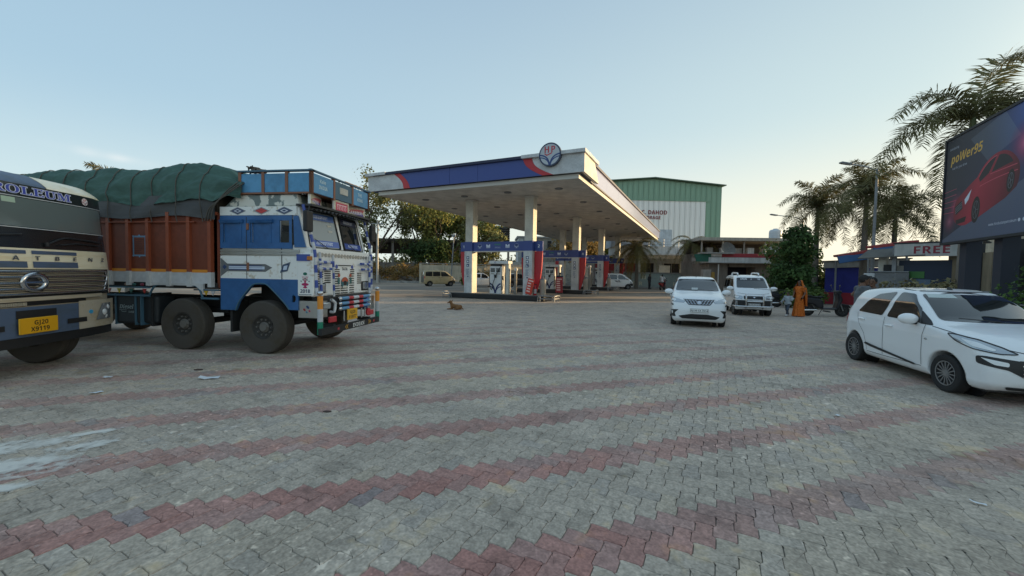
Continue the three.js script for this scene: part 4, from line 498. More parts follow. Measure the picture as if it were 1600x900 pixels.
// near hatchback
const hatch = { paint: carWhite, W: 0.82, mid: -1.2, bowF: 0.17, bowR: 0.13, crown: 0.05, k: 0.1, r: 0.285, arch: 0.335, axles: [0, -2.35],
  side: [[0.62, 0.2, 0.06], [0.74, 0.3, 0.06], [0.77, 0.52], [0.73, 0.76, 0.12], [0.5, 0.925, 0.2], [0.15, 1.0, 0.2], [-0.2, 1.055, 0.15], [-0.9, 1.5, 0.3], [-1.3, 1.56, 0.4], [-2.0, 1.555, 0.4], [-2.62, 1.49, 0.12], [-2.86, 1.08, 0.12], [-2.95, 0.9, 0.1], [-2.93, 0.45, 0.1], [-2.85, 0.24, 0.08], [-2.5, 0.2], [0.2, 0.19]],
  wy: [[0.15, 0.74], [0.3, 0.795], [0.55, 0.815], [0.8, 0.82], [0.93, 0.80], [1.0, 0.785], [1.25, 0.70], [1.5, 0.585], [1.6, 0.53]], px: [[-2.98, 0.80], [-2.6, 0.93], [-2.1, 0.99], [-1.2, 1], [-0.2, 1], [0.3, 0.975], [0.6, 0.92], [0.8, 0.85]],
  win: [[[-2.28, 1.04], [-2.12, 1.24], [-1.88, 1.41], [-1.43, 1.475], [-1.5, 1.02]], [[-1.37, 1.015], [-1.31, 1.475], [-1.0, 1.455], [-0.66, 1.22], [-0.5, 0.995]]],
  trim: [[[-0.58, 0.985], [-0.66, 1.21], [-0.28, 0.975]]],
  seams: [[[-0.42, 0.98], [-0.44, 0.8], [-0.46, 0.32]], [[-1.42, 1.0], [-1.4, 0.7], [-1.42, 0.3]], [[-2.3, 1.02], [-2.2, 0.85], [-1.98, 0.62], [-1.92, 0.45], [-1.9, 0.3]], [[-0.3, 0.97], [0.0, 0.93], [0.3, 0.88]], [[-0.46, 0.3], [-1.42, 0.28], [-1.9, 0.28]], [[-0.62, 1.27], [-0.95, 1.5], [-1.4, 1.53]]],
  mould: [[[-1.97, 0.42], [-1.9, 0.455], [-1.7, 0.43], [-0.6, 0.315], [-0.56, 0.295], [-0.62, 0.285], [-1.75, 0.385]]],
  handles: [[-2.08, 0.9], [-1.24, 0.86]], mirror: [-0.62, 1.02],
  lamp: [[-0.55, 0.905], [-0.42, 0.9], [-0.2, 0.865], [0.02, 0.79], [0.17, 0.715], [0.02, 0.705], [-0.24, 0.745], [-0.44, 0.82]], lampIn: [[-0.38, 0.86], [-0.2, 0.83], [-0.02, 0.755], [-0.04, 0.735], [-0.24, 0.775]], lampTrim: true,
  corner: [[[-0.2, 0.66], [-0.1, 0.67], [0.3, 0.62], [0.3, 0.36], [0.1, 0.5], [-0.19, 0.56]]], fog: [[[-0.15, 0.645], [0.1, 0.6], [0.1, 0.545], [-0.02, 0.56]]],
  grille: [[[-0.46, 0.64], [0.46, 0.64], [0.36, 0.36], [-0.36, 0.36]], [[-0.55, 0.27], [0.55, 0.27], [0.5, 0.22], [-0.5, 0.22]]], bars: [0.58, 0.53, 0.48, 0.43].map((y) => [[-0.42, y], [0.42, y], [0.42, y - 0.014], [-0.42, y - 0.014]]),
  frontSeams: [[[-0.66, 0.80], [-0.3, 0.72], [0, 0.7], [0.3, 0.72], [0.66, 0.80]]],
  ws: [[-0.64, 1.06], [0.64, 1.06], [0.55, 1.46], [-0.55, 1.46]], rw: [[-0.52, 1.1], [0.52, 1.1], [0.47, 1.4], [-0.47, 1.4]], tail: [[[-2.84, 0.75], [-2.72, 0.78], [-2.68, 0.95], [-2.8, 0.98]]], plate: [0.44, 0.5, 0.11], wheel: { spokes: 15, sw: 0.085, rim: 0.66 } };
buildCar(hatch, 'hatchback', 'white hatchback nearest the camera, cut by the right edge of the picture', 'car', [7.42, 0, -5.9], Math.atan2(-0.9724, -0.2334), { cell: 0.027, extra: (t, f) => {
  const rp = hit(f, [-1.15, 3, 0], [0, 1, 0]); mb().ext([[0, 0], [0.09, 0], [0.02, 0.05]], 0.05, [-1.2, rp[1] - 0.004, 0], [0, 0, 0], 0.008).build('roof_fin', trimB, t);
  const st = canvasTex(256, 64, (x) => { x.clearRect(0, 0, 256, 64); x.fillStyle = '#d7e6e0'; x.fillRect(10, 8, 70, 30); x.font = 'bold 26px sans-serif'; x.fillText('Shree', 150, 40); }); const g = patch(f, [[0.16, 1.4], [0.52, 1.4], [0.5, 1.46], [0.17, 1.46]], [0, 0, 1], [1, 0, 0], [0, 0, 0], 0.009, 2); mesh(g, mat(lin(0.5, 0.56, 0.54), 0.4), 'windscreen_sticker', t).scale.set(1, 1, 1);
  const i = hit(f, [-0.36, 0.76, 2], [0, 0, 1]); mb().sph(0.03, -0.36, 0.76, i[2], 1.2, 0.7, 0.4, 10).build('side_indicator', lampG, t); } });
// front-on people carrier
const mpv = { paint: carWhite, W: 0.865, mid: -1.4, bowF: 0.2, bowR: 0.12, crown: 0.05, k: 0.1, r: 0.305, arch: 0.36, axles: [0, -2.74],
  side: [[0.72, 0.2, 0.06], [0.84, 0.3, 0.08], [0.86, 0.6], [0.78, 0.86, 0.15], [0.55, 1.0, 0.2], [0.1, 1.1, 0.2], [-0.25, 1.16, 0.15], [-1.05, 1.6, 0.3], [-1.5, 1.67, 0.4], [-2.7, 1.67, 0.4], [-3.3, 1.6, 0.15], [-3.5, 1.1, 0.12], [-3.53, 0.5, 0.1], [-3.4, 0.24, 0.08], [0.2, 0.2]],
  wy: [[0.15, 0.80], [0.35, 0.85], [0.6, 0.865], [0.9, 0.86], [1.06, 0.825], [1.3, 0.745], [1.6, 0.63], [1.72, 0.55]], px: [[-3.55, 0.85], [-3, 0.96], [-1.4, 1], [-0.2, 1], [0.4, 0.97], [0.7, 0.92], [0.88, 0.87]],
  win: [[[-3.3, 1.12], [-3.2, 1.5], [-2.45, 1.56], [-2.5, 1.1]], [[-2.42, 1.1], [-2.36, 1.57], [-1.5, 1.58], [-1.55, 1.08]], [[-1.47, 1.08], [-1.4, 1.58], [-1.05, 1.52], [-0.5, 1.08]]],
  seams: [[[-0.45, 1.05], [-0.5, 0.35]], [[-1.5, 1.06], [-1.48, 0.32]], [[-2.45, 1.06], [-2.3, 0.7], [-2.25, 0.35]]], handles: [[-1.3, 0.95], [-2.25, 0.95]], mirror: [-0.42, 1.1],
  lamp: [[-0.55, 0.98], [-0.3, 0.97], [0.0, 0.91], [0.2, 0.86], [0.2, 0.80], [-0.1, 0.81], [-0.4, 0.86]], lampIn: [[-0.36, 0.94], [-0.1, 0.9], [-0.08, 0.84], [-0.32, 0.87]],
  corner: [[[-0.42, 0.78], [-0.1, 0.75], [-0.1, 0.70], [-0.38, 0.74]], [[-0.26, 0.56], [0.1, 0.58], [-0.02, 0.46], [0.02, 0.34], [-0.28, 0.34]]], fog: [[[-0.19, 0.53], [-0.09, 0.53], [-0.09, 0.44], [-0.19, 0.44]]],
  grille: [[[-0.46, 0.91], [0.46, 0.91], [0.32, 0.74], [-0.32, 0.74]], [[-0.62, 0.37], [-0.25, 0.45], [0.25, 0.45], [0.62, 0.37], [0.5, 0.29], [-0.5, 0.29]]],
  bars: [...[-0.36, -0.27, -0.18, -0.09].flatMap((z) => [0, 1].map((k) => [[z - 0.05 + k * 0.05, 0.895 - k * 0.075], [z - 0.02 + k * 0.05, 0.895 - k * 0.075], [z + 0.05 + k * 0.05, 0.835 - k * 0.075], [z + 0.02 + k * 0.05, 0.835 - k * 0.075]])), ...[0.36, 0.27, 0.18, 0.09].flatMap((z) => [0, 1].map((k) => [[z + 0.05 - k * 0.05, 0.895 - k * 0.075], [z + 0.02 - k * 0.05, 0.895 - k * 0.075], [z - 0.05 - k * 0.05, 0.835 - k * 0.075], [z - 0.02 - k * 0.05, 0.835 - k * 0.075]])), [[-0.05, 0.86], [0, 0.88], [0.05, 0.86], [0.05, 0.81], [0, 0.78], [-0.05, 0.81]], [[-0.48, 0.925], [0.48, 0.925], [0.48, 0.91], [-0.48, 0.91]]],
  ws: [[-0.7, 1.17], [0.7, 1.17], [0.6, 1.57], [-0.6, 1.57]], rw: [[-0.6, 1.15], [0.6, 1.15], [0.5, 1.5], [-0.5, 1.5]], tail: [[[-3.42, 0.8], [-3.3, 0.82], [-3.28, 1.2], [-3.38, 1.2]]], plate: [0.57, 0.56, 0.13], plateTex: plateTex('GJ 20 CA 7614'), wheel: { spokes: 8 } };
buildCar(mpv, 'people_carrier', 'white people carrier with black and chrome grille driving towards the camera', 'car', [6.39, 0, -13.73], Math.atan2(-0.93, -0.36), { cell: 0.034, extra: (t, f) => { mesh(patch(f, [[-0.02, 1.2], [0.18, 1.2], [0.18, 1.27], [-0.02, 1.27]], [0, 0, 1], [1, 0, 0], [0, 0, 0], 0.009, 1), mat(lin(0.5, 0.52, 0.5), 0.6), 'paper_on_dash', t); mb().sph(0.02, -1.15, 1.655, 0, 1, 0.6, 1, 8).build('antenna', trimB, t); } });
// box-shaped vans
const vanSpec = (paint) => ({ paint, W: 0.74, mid: -1.0, bowF: 0.12, bowR: 0.05, crown: 0.05, k: 0.07, r: 0.275, arch: 0.325, axles: [0, -2.35],
  side: [[0.55, 0.3, 0.04], [0.62, 0.4, 0.06], [0.62, 0.72, 0.08], [0.52, 0.9, 0.12], [0.22, 1.18, 0.15], [-0.42, 1.66, 0.2], [-0.8, 1.76, 0.3], [-2.4, 1.78, 0.3], [-2.98, 1.72, 0.12], [-3.06, 1.1, 0.2], [-3.08, 0.45, 0.06], [-3.0, 0.3, 0.04], [0.2, 0.28]],
  wy: [[0.2, 0.70], [0.45, 0.735], [0.75, 0.74], [1.05, 0.725], [1.5, 0.655], [1.72, 0.6], [1.8, 0.58]], px: [[-3.1, 0.95], [-2.7, 0.99], [-1, 1], [0, 0.99], [0.35, 0.96], [0.66, 0.91]],
  win: [[[-2.85, 1.12], [-2.8, 1.58], [-2.1, 1.6], [-2.1, 1.1]], [[-2.02, 1.1], [-2.02, 1.6], [-1.2, 1.6], [-1.2, 1.1]], [[-1.1, 1.1], [-1.1, 1.6], [-0.62, 1.57], [-0.05, 1.1]]],
  seams: [[[0.0, 1.08], [-0.02, 0.62]], [[-1.15, 1.64], [-1.15, 0.36]], [[-2.06, 1.64], [-2.06, 0.6]], [[-0.4, 0.36], [-1.9, 0.36]], [[-1.15, 0.98], [-2.9, 1.0]]], stripe: [[[-1.55, 0.98], [-1.3, 0.92], [-1.0, 0.84], [-0.6, 0.82], [-0.95, 0.78], [-1.3, 0.8]], [[-1.15, 1.0], [-0.95, 0.97], [-0.85, 0.86], [-0.98, 0.86]]], handles: [[-1.02, 0.98], [-1.3, 0.98]], handleM: trimB, mirror: [-0.02, 1.14],
  lamp: [[-0.34, 0.9], [-0.06, 0.87], [0.06, 0.85], [0.08, 0.72], [-0.1, 0.72], [-0.36, 0.76]], lampIn: [[-0.24, 0.86], [-0.06, 0.84], [-0.06, 0.76], [-0.22, 0.78]], corner: [[[-0.42, 0.68], [0.2, 0.68], [0.2, 0.38], [-0.42, 0.38]]],
  grille: [[[-0.4, 0.86], [0.4, 0.86], [0.38, 0.72], [-0.38, 0.72]], [[-0.62, 0.68], [0.62, 0.68], [0.6, 0.38], [-0.6, 0.38]]], bars: [[[-0.05, 0.81], [0, 0.83], [0.05, 0.81], [0, 0.77]]],
  frontSeams: [[[-0.6, 0.98], [-0.3, 0.94], [0.3, 0.94], [0.6, 0.98]]],
  ws: [[-0.6, 1.2], [0.6, 1.2], [0.53, 1.64], [-0.53, 1.64]], rw: [[-0.56, 1.15], [0.56, 1.15], [0.52, 1.62], [-0.52, 1.62]], tail: [[[-3.0, 0.85], [-2.92, 0.85], [-2.92, 1.12], [-2.99, 1.12]]], plate: [0.5, 0.46, 0.1], wheel: { spokes: 6, rim: 0.6 } });
const vw = vanSpec(carWhite); vw.banner = [[-0.5, 1.52], [0.5, 1.52], [0.5, 1.63], [-0.5, 1.63]]; vw.plateTex = plateTex('GJ 20 AQ 4518');
vw.bannerTex = canvasTex(512, 64, (x) => { x.fillStyle = '#23222c'; x.fillRect(0, 0, 512, 64); x.fillStyle = '#eef0f2'; x.font = 'bold 50px sans-serif'; x.fillText('EV', 60, 50); x.fillText('L', 235, 50); x.fillText('RUPA', 330, 50); });
buildCar(vw, 'van', 'white van with chrome bull bar, roof rails and lettered windscreen', 'van', [10.55, 0, -17.6], Math.atan2(-0.94, -0.34), { cell: 0.036, steer: 0.12, extra: (t, f) => {
  const b = mb(); for (const z of [-0.32, 0.32]) b.tube([[0.62, 0.34, z], [0.72, 0.5, z], [0.72, 0.8, z], [0.64, 0.92, z]], 0.035, 8); b.cyl([0.72, 0.64, -0.32], [0.72, 0.64, 0.32], 0.03); b.tube([[0.5, 0.42, -0.78], [0.7, 0.42, -0.66], [0.72, 0.42, 0], [0.7, 0.42, 0.66], [0.5, 0.42, 0.78]], 0.035, 8); b.build('bull_bar', chrome, t);
  for (const z of [-0.42, 0.42]) { const r = mb().tube([[-0.85, 1.76, z], [-0.95, 1.84, z], [-2.2, 1.86, z], [-2.35, 1.77, z]], 0.035, 8).build('roof_rail', carWhite, t); } } });
const tanV = vanSpec(carTan); tanV.stripe = [];
buildCar(tanV, 'van', 'dusty tan van parked in evening sun by the cream wall', 'van', [-7.2, 0, -45.6], CTURN, { cell: 0.06, extra: (t, f) => { mesh(patch(f, [[-0.68, 0.42], [0.68, 0.42], [0.62, 1.66], [-0.62, 1.66]], [0, 0, 1], [-1, 0, 0], [-1, 0, 0], 0.004, 4), mat(lin(0.05, 0.045, 0.04), 0.4), 'tailgate', t); } });
buildCar(vanSpec(carWhite), 'van', 'white van behind the farthest portal, dark figure standing at its nose', 'van', [13.0, 0, -45.2], -0.12, { cell: 0.06 });
const hb2 = { ...hatch, mould: [] };
buildCar(hb2, 'hatchback', 'white hatchback parked behind the first portal, sun on its side', 'car', [-2.35, 0, -45.2], CTURN - 0.1, { cell: 0.05 });
buildCar({ ...hatch, paint: carDark, mould: [] }, 'hatchback', 'dark hatchback half hidden behind the nearest dispenser', 'car', [1.9, 0, -47.5], CTURN - 0.1, { cell: 0.06 });
// ---------------------------------------------------------------- lorries
const tWhite = mat(lin(0.84, 0.84, 0.80), 0.5, { map: RUSTY }), tBlue = mat(lin(0.035, 0.135, 0.34), 0.42, { map: GRIME }), tRed = mat(lin(0.21, 0.052, 0.024), 0.6, { map: GRIME }), tRedD = mat(lin(0.33, 0.078, 0.032), 0.55, { map: GRIME }), tOrange = mat(lin(0.75, 0.28, 0.03), 0.6), tGreyW = mat(lin(0.66, 0.68, 0.70), 0.6, { map: GRIME }), teal = mat(lin(0.06, 0.14, 0.2), 0.55), brown = mat(lin(0.26, 0.11, 0.06), 0.6), stripB = mat(lin(0.05, 0.09, 0.34), 0.4), chass = mat(lin(0.02, 0.02, 0.021), 0.7), steelP = mat(lin(0.5, 0.5, 0.48), 0.3, { metal: 1, bumpMap: GRAIN, bumpScale: 0.004 }), tyreD = mat(lin(0.075, 0.066, 0.056), 0.9, { map: DUST }), rimD = mat(lin(0.045, 0.042, 0.038), 0.75), hubD = mat(lin(0.15, 0.14, 0.125), 0.6), yellowP = mat(lin(0.75, 0.42, 0.02), 0.5);
function truckWheel(t, x, z, w = 0.29, r = 0.53) { const g = wheel(t, x, r, z, w, { rim: 0.44, rimB: rimD, cover: rimD, spokes: 1, sw: 0.01, tyreM: tyreD, tread: true }); const b = mb(); for (let i = 0; i < 10; i++) { const a = i / 10 * 6.283; b.cyl([Math.cos(a) * 0.16, Math.sin(a) * 0.16, w * 0.22], [Math.cos(a) * 0.16, Math.sin(a) * 0.16, w * 0.36], 0.022, 0.016, 6); } b.cyl([0, 0, w * 0.2], [0, 0, w * 0.42], 0.1, 0.075, 16).lathe([[0.105, w * 0.24], [0.105, w * 0.3], [0.07, w * 0.34]], 18, [0, 0, 0], [PI / 2, 0, 0]); b.build('hub', hubD, g); return g; }
function sheet(nu, nv, fn, thick) { // grid sheet from fn(u, v) -> [x, y, z]
  const P = [], U = [], I = []; for (let j = 0; j <= nv; j++) for (let i = 0; i <= nu; i++) { P.push(...fn(i / nu, j / nv)); U.push(i / nu, j / nv); } for (let j = 0; j < nv; j++) for (let i = 0; i < nu; i++) { const a = j * (nu + 1) + i, b = a + 1, c = a + nu + 1, d = c + 1; I.push(a, b, d, a, d, c); }
  const g = new THREE.BufferGeometry(); g.setAttribute('position', new THREE.Float32BufferAttribute(P, 3)); g.setAttribute('uv', new THREE.Float32BufferAttribute(U, 2)); g.setIndex(I); g.computeVertexNormals(); return g;
}
const flat = (c) => { const m = mat(c, 0.5); return m; };
{
  const TH = rad(-9), t = thing('painted_lorry', 'painted blue and white lorry with rust red body under a roped green tarpaulin', 'lorry', [-4.79, 0, -9.02], TH), W = 1.1;
  // ---- cab shell
  const core = [[-0.93, 1.4], [1.06, 1.4], [1.06, 2.1], [0.98, 2.14], [0.8, 2.92], [-0.93, 2.92]];
  const cab = mb().ext(core, 2 * W - 0.04, [0, 0, 0], [0, 0, 0], 0.03).build('cab', tWhite, t);
  for (const s of [-1, 1]) {
    const z = s * (W - 0.005), low = [[-0.93, 0.86], [-0.58, 0.86], [-0.49, 1.05], [-0.19, 1.38], [0.12, 1.39], [0.5, 1.05], [0.62, 0.9], [0.8, 0.9], [0.8, 1.5], [-0.93, 1.5]];
    mb().ext(low, 0.05, [0, 0, z], [0, 0, 0], 0.008, [[[0.66, 1.06], [0.72, 1.05], [0.75, 1.1], [0.75, 1.16], [0.71, 1.2], [0.67, 1.17]]]).build('lower_panel', tBlue, cab);
    mb().tube([[-0.58, 0.86, z + s * 0.03], [-0.49, 1.05, z + s * 0.03], [-0.19, 1.38, z + s * 0.03], [0.12, 1.39, z + s * 0.03], [0.5, 1.05, z + s * 0.03], [0.62, 0.9, z + s * 0.03]], 0.014, 5, false, 40).build('arch_trim', teal, cab);
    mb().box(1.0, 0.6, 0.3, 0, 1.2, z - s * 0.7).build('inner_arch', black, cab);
    // white door band with its painted arrow, chrome strip, blue upper panels with recessed windows
    mb().box(0.6, 0.45, 0.03, -0.63, 1.725, z).build('side_panel', tWhite, cab); const dr = mb().box(0.77, 0.45, 0.03, 0.06, 1.725, z).build('door', tWhite, cab); mb().box(0.34, 0.45, 0.03, 0.63, 1.725, z).build('side_panel', tWhite, cab);
    mb().rb(0.05, 0.16, 0.03, 0.01, -0.3, 1.74, z + s * 0.022).build('handle', brown, dr);
    mb().box(1.75, 0.035, 0.02, -0.055, 2.055, z + s * 0.012).box(1.75, 0.035, 0.02, -0.055, 2.0, z + s * 0.012).box(1.75, 0.12, 0.02, -0.055, 2.025, z).build('metal_strip', steelP, cab);
    const up = mb(); up.box(1.6, 0.12, 0.03, -0.13, 2.16, z).box(1.6, 0.1, 0.03, -0.13, 2.7, z); for (const [x, w] of [[-0.9, 0.06], [-0.36, 0.22], [0.28, 0.24], [0.64, 0.06]]) up.box(w, 0.44, 0.03, x, 2.435, z); up.build('upper_panel', tBlue, cab);
    for (const x of [-0.67, -0.0]) { const wd = mb().box(0.4, 0.44, 0.012, x * 0.98, 2.435, z - s * 0.012).build('shutter', tBlue, cab); mb().box(0.52, 0.06, 0.05, x * 0.98, 2.64, z + s * 0.03, [s * 0.35, 0, 0]).build('rain_lip', tBlue, wd); for (const dx of [-0.21, 0.21]) mb().box(0.02, 0.44, 0.02, x * 0.98 + dx, 2.43, z + s * 0.014).build('beading', tBlue, wd); }
    mb().rb(0.055, 0.13, 0.03, 0.012, -0.3, 2.53, z + s * 0.022).build('clearance_lamp', brown, cab);
    mb().ext(roundPoly([[0.44, 2.2], [0.72, 2.2], [0.66, 2.68], [0.46, 2.68]], 0.05), 0.02, [0, 0, z + s * 0.004]).build('quarter_window', carGlass, cab); mb().ext(roundPoly([[0.42, 2.18], [0.745, 2.18], [0.68, 2.7], [0.44, 2.7]], 0.06), 0.02, [0, 0, z], [0, 0, 0], 0, [roundPoly([[0.44, 2.2], [0.72, 2.2], [0.66, 2.68], [0.46, 2.68]], 0.05)]).build('window_rubber', rubber, cab);
    mb().ext([[0.72, 2.13], [0.96, 2.13], [0.8, 2.74], [0.7, 2.74]], 0.028, [0, 0, z]).build('pillar_panel', tBlue, cab);
    mb().box(1.7, 0.17, 0.03, -0.08, 2.84, z).build('name_band', tWhite, cab);
    const di = canvasTex(512, 64, (x) => { x.clearRect(0, 0, 512, 64); const dm = (cx, a, b, c) => { for (const [k, col] of [[1, a], [0.75, b], [0.5, c], [0.25, b]]) { x.fillStyle = col; x.beginPath(); x.moveTo(cx - 62 * k, 32); x.lineTo(cx, 32 - 30 * k); x.lineTo(cx + 62 * k, 32); x.lineTo(cx, 32 + 30 * k); x.fill(); } }; dm(110, '#7c7f86', '#22345e', '#cfd3da'); dm(285, '#9aa0a2', '#b33a3a', '#c44'); dm(450, '#6f7682', '#22345e', '#cfd3da'); });
    label2d(cab, 1.55, 0.16, signM(di), [-0.08, 2.84, z + s * 0.0185], [0, s > 0 ? 0 : PI, 0], 'painted_diamonds');
    const ar = canvasTex(1024, 256, (x) => { x.clearRect(0, 0, 1024, 256); x.fillStyle = '#6d6f70'; x.beginPath(); x.moveTo(0, 20); x.lineTo(90, 88); x.lineTo(600, 88); x.lineTo(690, 128); x.lineTo(600, 178); x.lineTo(90, 178); x.lineTo(0, 240); x.fill(); x.fillStyle = '#2b3f6e'; x.fillRect(110, 104, 450, 10); x.fillRect(110, 152, 450, 10); x.fillStyle = '#c9d3e4'; x.fillRect(110, 116, 480, 34); x.fillStyle = '#31466f'; for (let i = 0; i < 30; i++) x.fillRect(116 + i * 15, 128, 7, 8); x.beginPath(); x.moveTo(20, 128); x.lineTo(52, 98); x.lineTo(84, 128); x.lineTo(52, 158); x.fill(); for (const [k, c] of [[1, '#5e6a78'], [0.72, '#1f3158'], [0.45, '#c7d2e2']]) { x.fillStyle = c; x.beginPath(); x.moveTo(860 - 70 * k, 128 + 60 * k); x.lineTo(850 - 20 * k, 120 - 30 * k); x.lineTo(860 + 70 * k, 128 - 70 * k); x.lineTo(870 + 20 * k, 136 + 30 * k); x.fill(); } });
    label2d(cab, 1.72, 0.43, signM(ar), [-0.06, 1.725, z + s * 0.0195], [0, s > 0 ? 0 : PI, 0], 'painted_arrow');
    const gp = mb(); for (const [a, b] of [[[-0.33, 1.5], [-0.33, 2.72]], [[0.445, 1.5], [0.445, 2.12]]]) gp.box(0.012, b[1] - a[1], 0.004, a[0], (a[1] + b[1]) / 2, z + s * 0.0165); gp.build('door_gap', seamM, cab);
    // white corner panel with flower and year
    mb().rb(0.36, 0.84, 0.06, 0.025, 0.95, 1.6, z - s * 0.01).build('corner_panel', tWhite, cab);
    const fl = canvasTex(256, 512, (x) => { x.clearRect(0, 0, 256, 512); x.fillStyle = '#b01f5f'; x.beginPath(); x.ellipse(128, 330, 60, 22, 0, 0, 7); x.fill(); x.fillRect(112, 300, 32, 74); x.beginPath(); x.ellipse(128, 378, 36, 14, 0, 0, 7); x.fill(); x.strokeStyle = '#b5325e'; x.lineWidth = 6; for (let i = -2; i <= 2; i++) { x.beginPath(); x.moveTo(128, 310); x.lineTo(128 + i * 26, 200); x.stroke(); } x.fillStyle = '#1f6e58'; x.beginPath(); x.ellipse(128, 160, 34, 24, 0, 0, 7); x.fill(); for (let i = -2; i <= 2; i++) { x.beginPath(); x.ellipse(128 + i * 34, 235 + Math.abs(i) * 22, 13, 8, 0.4, 0, 7); x.fill(); } x.fillStyle = '#25345c'; x.font = 'bold 78px sans-serif'; x.textAlign = 'center'; x.fillText('2018', 128, 466); x.fillRect(20, 490, 216, 8); });
    if (s > 0) label2d(cab, 0.32, 0.62, signM(fl), [0.955, 1.5, z + 0.0225], 0, 'flower_painting');
    mb().box(0.28, 0.13, 0.02, 0.92, 1.93, z + s * 0.024).build('corner_sign', stripB, cab); mb().rb(0.1, 0.08, 0.05, 0.015, 1.06, 1.92, z + s * 0.03).build('indicator', amber, cab);
    mb().box(0.42, 0.33, 0.3, 1.0, 0.92, s * (W - 0.16)).build('steel_box', steelP, t);
    mb().box(0.05, 0.62, 0.4, -0.72, 0.72, s * (W - 0.22)).build('mud_flap', rubber, t); mb().box(0.05, 0.7, 0.4, -2.62, 0.8, s * (W - 0.22)).build('mud_flap', rubber, t);
  }
  { const pt = canvasTex(128, 64, (x) => { x.clearRect(0, 0, 128, 64); for (const [c, a, b, w, h] of [['#a33', 30, 34, 24, 12], ['#247', 60, 20, 30, 14], ['#c46', 76, 40, 18, 10], ['#38a', 50, 46, 20, 8]]) { x.fillStyle = c; x.beginPath(); x.ellipse(a, b, w / 2, h / 2, 0.3, 0, 7); x.fill(); } }); label2d(t, 0.3, 0.24, signM(pt), [1.0, 0.92, W - 0.16 + 0.153], 0, 'painted_sprig'); }
  // roof cap with flaking paint
  { const fl = noiseTex(256, (u, v) => { const m = sstep(0.5, 0.56, tfbm(u, v, 7, 5)) ; return [lerp(0.86, 0.46, m), lerp(0.85, 0.5, m), lerp(0.80, 0.49, m)]; }, 1); const fm = mat('#ffffff', 0.6, { map: fl });
    mb().ext([[-0.9, 2.925], [0.8, 2.925], [0.72, 3.17], [-0.62, 3.17]], 2 * W - 0.1, [0, 0, 0], [0, 0, 0], 0.04).build('roof_cap', fm, cab); }
  // ---- front: louvres, screens, visor, boards
  mb().rb(0.09, 0.92, 2 * W - 0.12, 0.03, 1.05, 1.62, 0).build('front_panel', tWhite, cab);
  const slot = (z, y, w, h = 0.022) => mb().box(0.012, h, w, 1.098, y, z).build('louvre', black, cab); for (let i = 0; i < 8; i++) { const y = 1.2 + i * 0.052; for (const z of [-0.28, 0.02, 0.28]) if (!(i > 3 && Math.abs(z) < 0.1)) slot(z, y, z === 0.02 ? 0.26 : 0.18); } for (let i = 0; i < 6; i++) { slot(0.62, 1.44 + i * 0.046, 0.2); slot(-0.6, 1.4 + i * 0.046, 0.18); slot(0.86, 1.47 + i * 0.046, 0.18); } slot(0, 1.8, 0.5, 0.02); for (let i = 0; i < 3; i++) for (const z of [-0.3, 0.28]) slot(z, 1.62 + i * 0.045, 0.16);
  { const tx = canvasTex(256, 96, (x) => { x.clearRect(0, 0, 256, 96); x.fillStyle = '#15171c'; x.font = 'bold 74px sans-serif'; x.textAlign = 'center'; x.fillText('TATA', 128, 74); }); label2d(cab, 0.32, 0.12, signM(tx), [1.0985, 1.725, 0], [0, PI / 2, 0], 'maker_name');
    const dk = canvasTex(256, 256, (x) => { x.clearRect(0, 0, 256, 256); x.fillStyle = '#3c6a70'; x.beginPath(); x.arc(128, 140, 60, 0, 7); x.fill(); x.fillStyle = '#c05a3a'; x.beginPath(); x.arc(128, 130, 50, PI, 0); x.fill(); x.fillStyle = '#2a1f1c'; x.beginPath(); x.arc(132, 146, 26, 0, 7); x.fill(); for (const s of [-1, 1]) { x.fillStyle = '#b5543f'; x.beginPath(); x.arc(128 + s * 92, 60, 18, 0, 7); x.fill(); x.fillStyle = '#3a6d6a'; x.beginPath(); x.ellipse(128 + s * 96, 120, 16, 40, 0, 0, 7); x.fill(); } x.fillStyle = '#d7d2c4'; x.fillRect(96, 176, 64, 26); }); label2d(cab, 0.62, 0.5, signM(dk), [1.1055, 1.45, 0], [0, PI / 2, 0], 'painted_ornament');
    for (const z of [-0.3, 0.3]) mb().cyl([1.09, 1.77, z], [1.1, 1.77, z], 0.045, 0.045, 14).build('roundel', stripB, cab);
    mb().box(0.05, 0.1, 2 * W - 0.1, 1.08, 2.07, 0).build('front_rail', tWhite, cab); const sc = mb(); for (let i = 0; i < 17; i++) sc.cyl([1.1, 2.0, -0.9 + i * 0.113], [1.106, 2.0, -0.9 + i * 0.113], 0.045, 0.045, 8); sc.build('scallop_trim', steelP, cab); }
  for (const [z, lab] of [[0.53, 1], [-0.5, 2]]) { // split windscreen
    const w = group('windscreen', cab, [0.905, 2.5, z]); w.rotation.order = 'YZX'; w.rotation.set(0, PI / 2 - (lab === 1 ? -0.08 : 0.08), 0); const inner = 0; const q = new THREE.Euler(-0.225, lab === 1 ? PI / 2 - 0.1 : PI / 2 + 0.1, 0, 'YXZ'); w.quaternion.setFromEuler(q);
    const P = roundPoly([[-0.44, -0.37], [0.44, -0.37], [0.4, 0.37], [-0.4, 0.37]], 0.08), Q = roundPoly([[-0.47, -0.4], [0.47, -0.4], [0.43, 0.4], [-0.43, 0.4]], 0.09);
    mb().ext(Q, 0.05, [0, 0, 0.02], [0, 0, 0], 0, [P]).build('rubber_frame', rubber, w); mb().ext(P, 0.02, [0, 0, 0.02]).build('pane', lab === 1 ? mat(lin(0.2, 0.225, 0.225), 0.12, { clearcoat: 1 }) : carGlass, w);  // first pane is painted paler for the sky reflected in it
